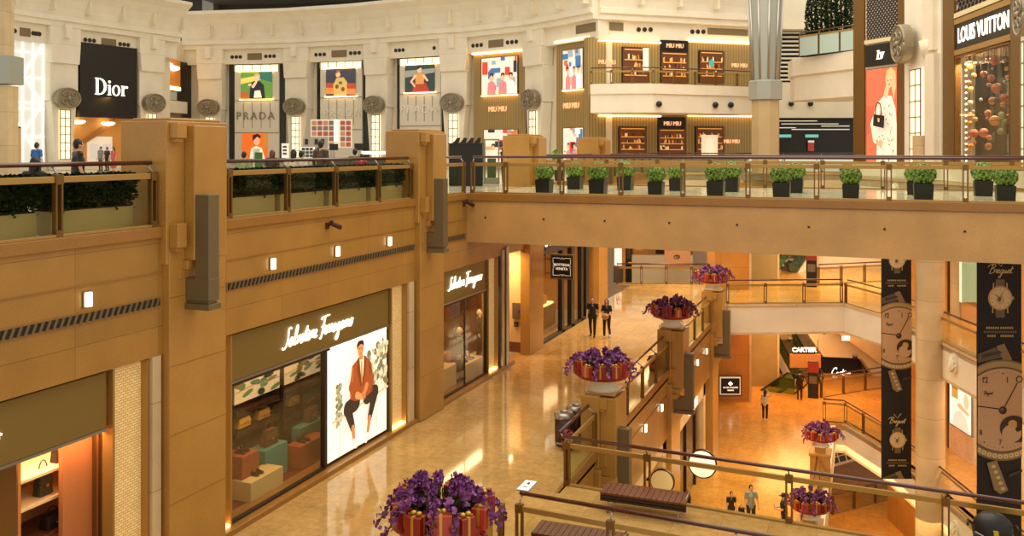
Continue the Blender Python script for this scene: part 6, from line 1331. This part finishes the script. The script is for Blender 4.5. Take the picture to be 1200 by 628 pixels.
v=oz(661,521,0); bin_('dark brown litter bin with a steel lid, nearer of the two by the flower pillar',v.x,v.y); bin_('dark brown litter bin with a steel lid, farther of the two by the flower pillar',v.x+.12,v.y+.75)
v=oz(617.5,569,.01); t=thing('floor_sign','small white standing notice lying on the marble walkway','sign',(v.x,v.y,0)); b=MB(); b.box(v.x-.16,v.x+.16,v.y-.34,v.y+.34,0,.02); b.build('panel',cm('b8c4d0'),t,.004); b=MB(); b.box(v.x-.14,v.x+.14,v.y-.32,v.y+.32,.02,.024); b.build('notice',cm('f4f6fa',.25),t); f=Fr((v.x,v.y,.024),(1,0,0),(0,1,0)); b=MB()
b.fslab(f,[(-.03,.05),(.03,.05),(.03,.16),(-.03,.16)],0,.003); b.fslab(f,ell(0,.185,.022,.022,10),0,.003); b.fslab(f,[(-.08,-.1),(.08,-.1),(.08,-.08),(-.08,-.08)],0,.003); b.fslab(f,[(-.06,-.15),(.06,-.15),(.06,-.13),(-.06,-.13)],0,.003); b.build('print',M['black'],t)
for x,y,l in ((777,431,'small red potted plant beside the middle flower pillar, behind glass'),(688,548,'small red potted plant at the foot of the pillar beside the litter bins')):
    v=oz(765,434,.01) if x>700 else Vector((WA-.75,24.0,0)); t=thing('red_potted_plant',l,'plant',(v.x,v.y,0),'red potted plants by the pillars'); b=MB(); b.lathe([(0,0),(.13,0),(.17,.3),(.13,.3)],v.x,v.y,0,14); b.build('pot',cm('8a3a1a'),t); bb=leafball(160,.2,.1,3,.8,1,(v.x,v.y,.42)); bb.build('foliage',cm('8a3418'),t)
# pushchair by the long balustrade at the right edge
v=od(1163,640,18.1); v.z=0; t=thing('pushchair','black pushchair with a rounded hood and a yellow strap at the lower right corner','pushchair',v)
x,y=v.x,v.y; b=MB(); b.lathe([(0,0.38),(.2,.36),(.33,.24),(.37,.1),(.36,0)],x,y,.70,22,True,0,2*PI,1,.8); b.build('hood',cm('15130f',0,.45),t)
b=MB(); b.hexa([(x-.3,y-.24,.35),(x+.3,y-.24,.35),(x+.3,y+.24,.35),(x-.3,y+.24,.35)],[(x-.36,y-.28,.72),(x+.36,y-.28,.72),(x+.36,y+.28,.72),(x-.36,y+.28,.72)]); b.build('seat',cm('1a1814'),t,.04)
b=MB(); b.tube([(x-.34,y-.3,.78),(x-.0,y-.34,.62),(x+.34,y-.3,.78)],.012,6); b.build('piping',M['steel'],t)
b=MB(); b.hexa([(x+.03,y-.335,.45),(x+.12,y-.335,.45),(x+.12,y-.31,.45),(x+.03,y-.31,.45)],[(x-.02,y-.32,.84),(x+.07,y-.32,.84),(x+.07,y-.29,.84),(x-.02,y-.29,.84)]); b.build('strap',cm('c8a428'),t)
b=MB(); b.tube([(x-.32,y+.2,.72),(x-.44,y-.05,.9),(x-.46,y-.2,.86)],.022,8); b.build('handle',M['black'],t); b=MB(); b.tube([(x+.32,y+.2,.72),(x+.42,y-.05,.9),(x+.44,y-.2,.86)],.022,8); b.build('handle',M['black'],t)
for sx in (-1,1):
    b=MB(); b.tube([(x+sx*.28,y+.2,.4),(x+sx*.3,y-.28,.1)],.018,8); b.tube([(x+sx*.28,y-.2,.4),(x+sx*.3,y+.28,.1)],.018,8); b.build('leg',M['steel'],t)
    for sy in (-1,1):
        w_=MB(); w_.tube([(x+sx*.3-.02,y+sy*.28,.1),(x+sx*.3+.02,y+sy*.28,.1)],.1,18); w_.build('wheel',M['black'],t)
# security cameras
def sec_cam(label,p):
    t=thing('security_camera',label,'camera',p,'wall cameras'); x,y,z=p; b=MB(); b.box(x,x+.04,y-.07,y+.07,z-.07,z+.1); b.build('wall_plate',cm('4a2a18'),t); b=MB(); b.tube([(x+.04,y,z+.02),(x+.2,y+.02,z+.06)],.025,6); b.build('arm',cm('4a2a18'),t); b=MB(); b.tube([(x+.2,y-.12,z+.1),(x+.26,y+.22,z-.04)],.065,10); b.build('housing',cm('3a1e14'),t)
p=ox(383,265,W); sec_cam('small dark camera on the stone wall between the tall pillars',(W,p.y,p.z)); p=ox(546,239,W); sec_cam('small dark camera in the corner between the left wall and the bridge',(W,p.y-.2,p.z))
# ================================================================== PEOPLE
P_=[]
v=oz(694.5,394.5,0); person('person in a black T-shirt and black trousers walking along the marble walkway',(v.x,v.y,0),PI+.15,1.76,dict(WALK),shirt='101014',trousers='0e0e12',vox=.009)
v=oz(711,395.5,0); person('long-haired person in a dark top holding a beige bag, walking beside a taller person',(v.x,v.y,0),PI+.05,1.70,dict(kL=(-.1,.02,.50),aL=(-.1,-.20,.13),tL=(-.11,-.07,.04),kR=(.09,.09,.50),aR=(.08,.15,.10),tR=(.08,.30,.06),eL=(-.22,.03,1.12),wL=(-.08,.21,1.03),eR=(.22,.03,1.12),wR=(.08,.21,1.0)),shirt='14121a',trousers='12121a',shoes='d8d0c4',female=True,longhair=True,vox=.009)
a=.05; t=thing('handbag','beige bag held in front by the long-haired walking person','handbag',(v.x,v.y-.3,.86)); b=MB(); b.sph((v.x,v.y-.27,.97),(.17,.08,.14),14,9); b.build('bag_body',cm('b89468'),t); b=MB(); b.tube([(v.x-.13,v.y-.27,1.03),(v.x-.1,v.y-.25,1.13),(v.x,v.y-.24,1.17),(v.x+.1,v.y-.25,1.13),(v.x+.13,v.y-.27,1.03)],.012,6); b.build('strap',cm('7a5a38'),t)
v=oz(896.5,492,ZC); person('person in a pale blouse seen from behind, one hand raised to the head',(v.x,v.y,ZC),-.1,1.66,dict(eR=(.33,.08,1.42),wR=(.17,.08,1.62)),shirt='c8b48c',trousers='1a1618',shoes='e0d8cc',female=True,longhair=True,vox=.012)
v=oz(937,468,ZC); person('dark silhouetted person at the lower escalator, one arm on the handrail',(v.x,v.y,ZC),.2,1.78,dict(eR=(.27,.12,1.16),wR=(.36,.32,1.05)),shirt='100c0a',trousers='14100e',vox=.013)
c=od(880,HZ,35.95); person('person in a blue and grey T-shirt standing on the lower floor beside a child',(c.x,c.y,ZC),PI+.35,1.72,dict(eL=(-.25,.02,1.13),wL=(-.27,.1,.9)),shirt='8a9490',trousers='2a2620',vox=.011)
t=thing('handbag','small black bag carried by the person in the blue and grey T-shirt','handbag',(c.x-.33,c.y-.1,ZC+.6)); b=MB(); b.box(c.x-.47,c.x-.23,c.y-.2,c.y-.05,ZC+.62,ZC+.84); b.build('bag_body',M['black'],t,.03); b=MB(); b.tube([(c.x-.44,c.y-.12,ZC+.83),(c.x-.35,c.y-.12,ZC+.93),(c.x-.26,c.y-.12,ZC+.83)],.012,6); b.build('handle',M['black'],t)
c=od(857,HZ,36.2); person('child in a black T-shirt on the lower floor beside an adult in grey',(c.x,c.y,ZC),PI+.4,1.36,shirt='1c1816',trousers='2a2622',vox=.011)
c=od(919,HZ,35.2); person('person in a dark cap looking at a phone, half hidden by the orchid bowl',(c.x,c.y,ZC),PI*.5+.3,1.66,dict(eL=(-.2,.12,1.12),wL=(-.1,.34,1.14),eR=(.2,.12,1.12),wR=(.1,.32,1.12)),shirt='14110f',trousers='1c1814',hat='17120f',vox=.011)
t=thing('phone','thin dark phone held by the person in the cap','phone',(c.x-.34,c.y-.1,ZC+1.1)); b=MB(); b.box(c.x-.36,c.x-.35,c.y-.16,c.y-.08,ZC+1.10,ZC+1.24); b.build('case',M['black'],t,.003); b=MB(); b.box(c.x-.349,c.x-.347,c.y-.155,c.y-.085,ZC+1.105,ZC+1.235); b.build('screen',cm('c8d4e0',.5),t)
# upper gallery
def up(x,d,label,h,rz,**k):
    c=od(x,HZ,d); return person(label,(c.x,c.y,k.pop('z',ZB)),rz,h,k.pop('pose',None),vox=.016,**k)
up(43,35,'person in a bright blue T-shirt standing before the white lattice screen',1.76,.1,shirt='1c62a8',trousers='20222a')
up(91,19.5,'dark-haired person in black leaning over the hedge rail, left of the first tall pillar',1.72,-.5,shirt='17120f',trousers='17141a')
up(40,17.5,'dark-haired person in a black top seated with back to the hedge at the far left',1.8,.2,pose=dict(SIT),shirt='15110f',trousers='1c1a20',longhair=True)
up(118,62,'person in grey in front of the shop under the black sign panel',1.7,PI,shirt='8a8a88',trousers='4a4a4a')
up(125.5,63,'person in dark clothes between a grey and a pink figure under the black sign panel',1.66,PI,shirt='2c2624',trousers='1c1a1c')
up(133,60,'person in a pink dress in front of the shop under the black sign panel',1.66,PI,shirt='d8605c',trousers='d8605c',legs='dress',female=True,longhair=True)
up(344,24.0,'dark-haired person in a white top at the cafe rail, in the middle of the group',1.50,.3,shirt='d8d0bc',trousers='2a2624',longhair=True)
up(353,24.6,'dark-haired person in a white top at the cafe rail, beside another in white',1.46,-.2,shirt='e0d8c4',trousers='2a2624')
up(376,27,'person in a dark brown jacket standing at the cafe with back turned',1.76,.1,shirt='4a3826',trousers='1c1814',sleeve='long')
up(424,27.4,'person in a red top at the cafe rail, left of the second tall pillar',1.36,.2,shirt='9a1c28',trousers='2a2624')
up(416,28,'dark-haired person in an olive jacket behind the person in red',1.52,.2,shirt='5a5436',trousers='2a2624',sleeve='long')
up(319,26,'person with brown hair low behind the cafe hedge rail',1.48,.2,shirt='3a2a20',trousers='2a2624',hair='5a3018',longhair=True)
up(286,25,'person in a pale green jacket low behind the hedge, right of the first tall pillar',1.44,.2,shirt='8a9a6a',trousers='2a2624',sleeve='long')
# mannequins in the window
for y,l,z in ((29.4,'mannequin in a dark jacket and skirt, left of the two in the window',.12),(31.35,'mannequin in a dark green jacket, right of the two in the window',.56)):
    c=(-13.42 if z<.3 else -13.5,y,z+.02); q=person(l,c,-PI/2,1.86 if z<.3 else 1.72,dict(eL=(-.24,.05,1.13),wL=(-.2,.16,.93)),shirt='26281f',trousers='211d1a',shoes='2a2018',legs='dress' if z<.3 else 'long',sleeve='long',hair='cbb48a',skin=cm('dcc49a'),vox=.012,cat='mannequin'); q.name='mannequin'
# ================================================================== CAFE ON THE LEFT GALLERY
def at(x,d,z=ZB): c=od(x,HZ,d); return Vector((c.x,c.y,z))
def panel(name,label,cat,d,x0,x1,y0,y1,m,foot=True,grp=None,th=.12):
    fr=PF(od(x0,HZ,d),od(x1,HZ,d)); t=thing(name,label,cat,Vector((*fr.loc((x0+x1)/2,HZ)[:2],ZB)),grp); b=MB(); fr.box(b,x0,x1,y0,y1,-th,0); b.build('board',m,t)
    if foot:
        b=MB(); a0=fr.q((x0+x1)/2,HZ)[0]; b.fbox(fr,a0-.04,a0+.04,ZB+.02,fr.q(x0,y1)[1],-.1,-.02); b.fbox(fr,a0-.3,a0+.3,ZB,ZB+.04,-.3,.2); b.build('stand',M['steel'],t)
    return t,fr
t,fr=panel('photo_wall','white grid stand of reddish photographs with a white column in it','display',52,364,412,140,173,cm('e8e0d0',.2)); r=random.Random(9)
b=MB(); 
for i in range(7):
    for j in range(5):
        if i==4: continue
        b.mi=r.randrange(3); x=365.5+6.7*i; y=141.5+6.3*j; fr.box(b,x,x+5.4,y,y+5,0,.03)
b.build('photographs',[cm('b0543a'),cm('c88a6a'),cm('8a6a58')],t)['kind']='stuff'
b=MB(); fr.box(b,391.5,396,140,166,.03,.1); b.build('white_column',cm('f4f0e8',.5),t)
t,fr=panel('menu_sign','small white notice on a stand at the cafe, left of the people in white','sign',30,330,337.5,168,185,cm('f0ece0',.3)); b=MB()
for y in (171,175,179): fr.box(b,331.5,336,y,y+2,0,.01)
b.build('print',M['black'],t)['kind']='stuff'
t,fr=panel('green_board','dark green board beside a white post at the cafe','sign',29,298.5,306.5,178.5,197,cm('3c6a2c')); b=MB(); fr.box(b,295,302,174,197,-.3,-.14); b.build('white_post',cm('d8dccc'),t)
fr=PF(od(355,HZ,44),od(490,HZ,44)); t=thing('cafe_counter','long cafe counter with a lit white front and dark top behind the seated people','counter',Vector((*fr.loc(430,HZ)[:2],ZB))); b=MB(); a0=fr.q(372,180)[0]; a1=fr.q(478,180)[0]; b.fbox(fr,a0,a1,ZB,ZB+1.0,-.9,0); b.build('body',cm('4a4438'),t,.01); b=MB(); b.fbox(fr,a0-.05,a1+.05,ZB+1.0,ZB+1.08,-.95,.05); b.build('worktop',cm('20201c'),t); b=MB(); fr.box(b,424,458,177,181,.06,.1); b.build('lit_front',cm('e8ece8',.7),t)
for i,(x0,x1,y0,y1) in enumerate(((384,394,168.5,177),(413.5,424,168,177))):
    t=thing('monitor','black monitor on the cafe counter, %s one'%('left','right')[i],'monitor',fr.loc((x0+x1)/2,y1,-.4),'monitors on the cafe counter'); b=MB(); fr.box(b,x0,x1,y0,y1-1,-.5,-.42); b.build('screen',M['black'],t); b=MB(); a_,z_=fr.q((x0+x1)/2,y1-1); b.fbox(fr,a_-.04,a_+.04,ZB+1.08,z_+.05,-.5,-.45); b.fbox(fr,a_-.18,a_+.18,ZB+1.08,ZB+1.1,-.6,-.35); b.build('stand',M['steel'],t)
t,fr=panel('goods_rack','small white rack of dark square packets at the cafe','rack',36,352.5,368,172,185.5,cm('ece8dc',.25)); b=MB()
for i in range(3):
    for j in range(3): fr.box(b,354+4.6*i,357.4+4.6*i,173.2+4*j,176+4*j,0,.05)
b.build('packets',cm('33382e'),t)['kind']='stuff'
t,fr=panel('picture_boards','grey board with three small dark pictures behind the person in the brown jacket','board',47,355,384,160.5,173,cm('a8a294')); b=MB()
for x in (357.5,369,376.5): fr.box(b,x,x+3.5,163,169,0,.05)
b.build('pictures',M['dark'],t)
# black kiosk and glass case right of the second tall pillar
c=at(546,37.5); fr=PF(od(526,HZ,37.5),od(566,HZ,37.5)); t=thing('kiosk','black kiosk with jagged dark items on top, right of the second tall pillar','kiosk',c); b=MB(); a0=fr.q(526,180)[0]; a1=fr.q(565,180)[0]; b.fbox(fr,a0,a1,ZB,8.55,-1.4,0); b.build('body',M['black'],t,.01); b=MB()
for k in range(4): a_=a0+.1+(a1-a0-.2)*k/4; b.fslab(fr,[(a_,8.55),(a_+.28,8.55),(a_+.34,8.78),(a_+.22,8.78),(a_+.1,8.62)],-.6,-.2)
b.build('display_items',cm('1e1a16'),t); b=MB(); b.fbox(fr,a0-.03,a1+.03,8.52,8.56,-1.45,.05); b.build('top',M['dark'],t)
c=at(577,40); fr=PF(od(566,HZ,40),od(590,HZ,40)); t=thing('glass_case','tall glass showcase with steel posts beside the black kiosk','showcase',c); b=MB(); a0=fr.q(567,180)[0]; a1=fr.q(585,180)[0]
for a_ in (a0,a1-.05): b.fbox(fr,a_,a_+.05,ZB,8.75,-.7,-.65); b.fbox(fr,a_,a_+.05,ZB,8.75,-.05,0)
b.build('frame',M['steel'],t); b=MB(); b.fbox(fr,a0+.05,a1-.05,ZB+.3,8.7,-.03,-.02); b.build('pane',M['glass'],t); b=MB(); b.fbox(fr,a0,a1,ZB,ZB+.25,-.7,0); b.build('base',cm('9a9484'),t); b=MB(); b.fbox(fr,a0,a1,8.7,8.76,-.7,0); b.build('top',cm('9a9484'),t); b=MB(); b.fbox(fr,a0+.15,a1-.15,ZB+.25,ZB+1.1,-.55,-.15); b.build('contents',cm('5a6a4a'),t)
c=at(594,41); t=thing('flower_tub','dark tub on the gallery beside the glass showcase','planter',c); b=MB(); b.lathe([(0,0),(.22,0),(.3,1.4),(.24,1.4),(.22,1.3),(0,1.3)],c.x,c.y,ZB,18); b.build('tub',M['dark'],t); bb=leafball(200,.26,.1,5,.8,2,(c.x,c.y,ZB+1.5)); bb.build('foliage',[cm('c84a3a'),M['leaf']],t)
# glimpse of glossy equipment on the deepest floor
v=oz(994,546,-9.5); t=thing('escalator_cover','slanting dark panelled cover with bright steel edges seen through the floor opening','escalator',v); f=Fr(v-Vector((.9,0,.2)),(1,.25,.35),(-.3,0,1)); b=MB(); b.fbox(f,0,1.5,0,1.0,-.1,0); b.build('body',M['steel'],t); b=MB()
for i in range(3):
    for j in range(2): b.fbox(f,.15+.42*i,.5+.42*i,.15+.37*j,.46+.37*j,0,.02)
b.build('panels',M['black'],t)

rail('gold-posted balustrade on the deepest floor seen through the floor opening',[oz(975,603,ZD)[:2],oz(1050,583,ZD)[:2]],ZD,-1,'balustrades of the lower floor',sp=1.9)

fr=PF(od(911,HZ,64),od(1045,HZ,64)); b=MB(); fr.box(b,911,1060,260,316,-.4,0); w=st(b,'wall_cream_end',M['cream2']); b=MB(); b.fslab(fr,[fr.q(*p) for p in ((915,284),(925,284),(950,310),(942,312))],0,.25); st(b,'sloping_beam',M['tan'],w); b=MB(); fr.box(b,913,940,304,322,.0,.3); st(b,'lit_recess',cm('f0dca8',.35),w)
rail('far glass balustrade behind the cross gallery, beside the red-topped pylon',[od(958,HZ,56)[:2],od(1040,HZ,57.5)[:2]],0,-1,G2,sp=2)
# ================================================================== LIGHT
w=bpy.data.worlds.new('world'); SC.world=w; w.use_nodes=True
w.node_tree.nodes['Background'].inputs[0].default_value=lin('fff4e2'); w.node_tree.nodes['Background'].inputs[1].default_value=.85
def area(name,loc,sx,sy,power,col='ffe0b0',rot=(0,0,0)):
    l=bpy.data.lights.new(name,'AREA'); l.shape='RECTANGLE'; l.size=sx; l.size_y=sy; l.energy=power; l.color=lin(col)[:3]
    o=bpy.data.objects.new(name,l); COL.objects.link(o); o.location=loc; o.rotation_euler=rot; return o
area('skylight',(-6,38,26),26,50,9000,'fff4de')
area('walkway_ceiling_lamp',(-10,42,4.9),3,10,420,'ffd8a0')
area('far_walkway_lamp',(-11,56,5.6),5,5,700,'ffdca8')
area('far_gallery_fill',(0,60,5.6),8,10,1500,'ffdca8')  # added fill light, no fitting behind it; lifts the far rooms under the bridge
area('lower_ceiling_lamp',(-3,58,-1.9),6,8,900,'ffc078')
area('lower_walkway_lamp',(-5.2,36,-1.2),1.5,20,900,'ffd8a0',(0,-.5,0))
area('right_gallery_lamp',(7.2,41,5.4),2,14,700,'ffdcb0',(0,0,.4))
area('right_lower_fill',(7.0,41,-1.0),2,14,700,'ffdcb0',(0,0,.4))  # extra light put in to brighten the lower right walls
area('deep_floor_fill',(2,50,ZC-1.2),8,16,1300,'ffcc90',(0,0,.4))  # unseen fill, added to brighten the deepest floor through the opening
area('recess_fill',(-13.75,33.8,4.15),.9,1.2,130,'ffd8a0')  # added light that lifts the beige recess wall; not a fitting of the shop
area('window_lamp',(-13.5,19.2,3.14),.5,4.4,75,'ffd090')
area('window_lamp',(-13.5,29.9,3.14),.5,4,90,'ffd0a0')
area('window_lamp',(-13.9,12.4,3.18),.6,2,60,'ffc890')
area('window_lamp',(-13.2,12.6,3.1),.3,1.4,18,'ffc890')
area('window_lamp',(-14.2,40,3.6),1.2,7,120,'ffc890')
p_=VX.fr(1118,1184).p(1.2,12.3,-1.6); area('ball_window_lamp',p_,3,1.6,650,'ffe0b0')
area('amber_shop_lamp',(*LX.fr(100,150).p(2,12.0,-.2)[:2],12.2),3,.5,60,'ffb860')
# ================================================================== CAMERA
cam=bpy.data.cameras.new('camera'); co=bpy.data.objects.new('camera',cam); COL.objects.link(co); SC.camera=co
cam.sensor_width=36; cam.lens=36*F/1200; cam.shift_y=(HZ-314)/1200; cam.clip_end=400; cam.clip_start=.1
co.location=(0,0,EYE); co.rotation_euler=(PI/2,0,TH)
SC.view_settings.view_transform='Standard'; SC.view_settings.look='None'; SC.view_settings.gamma=1; SC.view_settings.use_curve_mapping=False; SC.view_settings.exposure=0
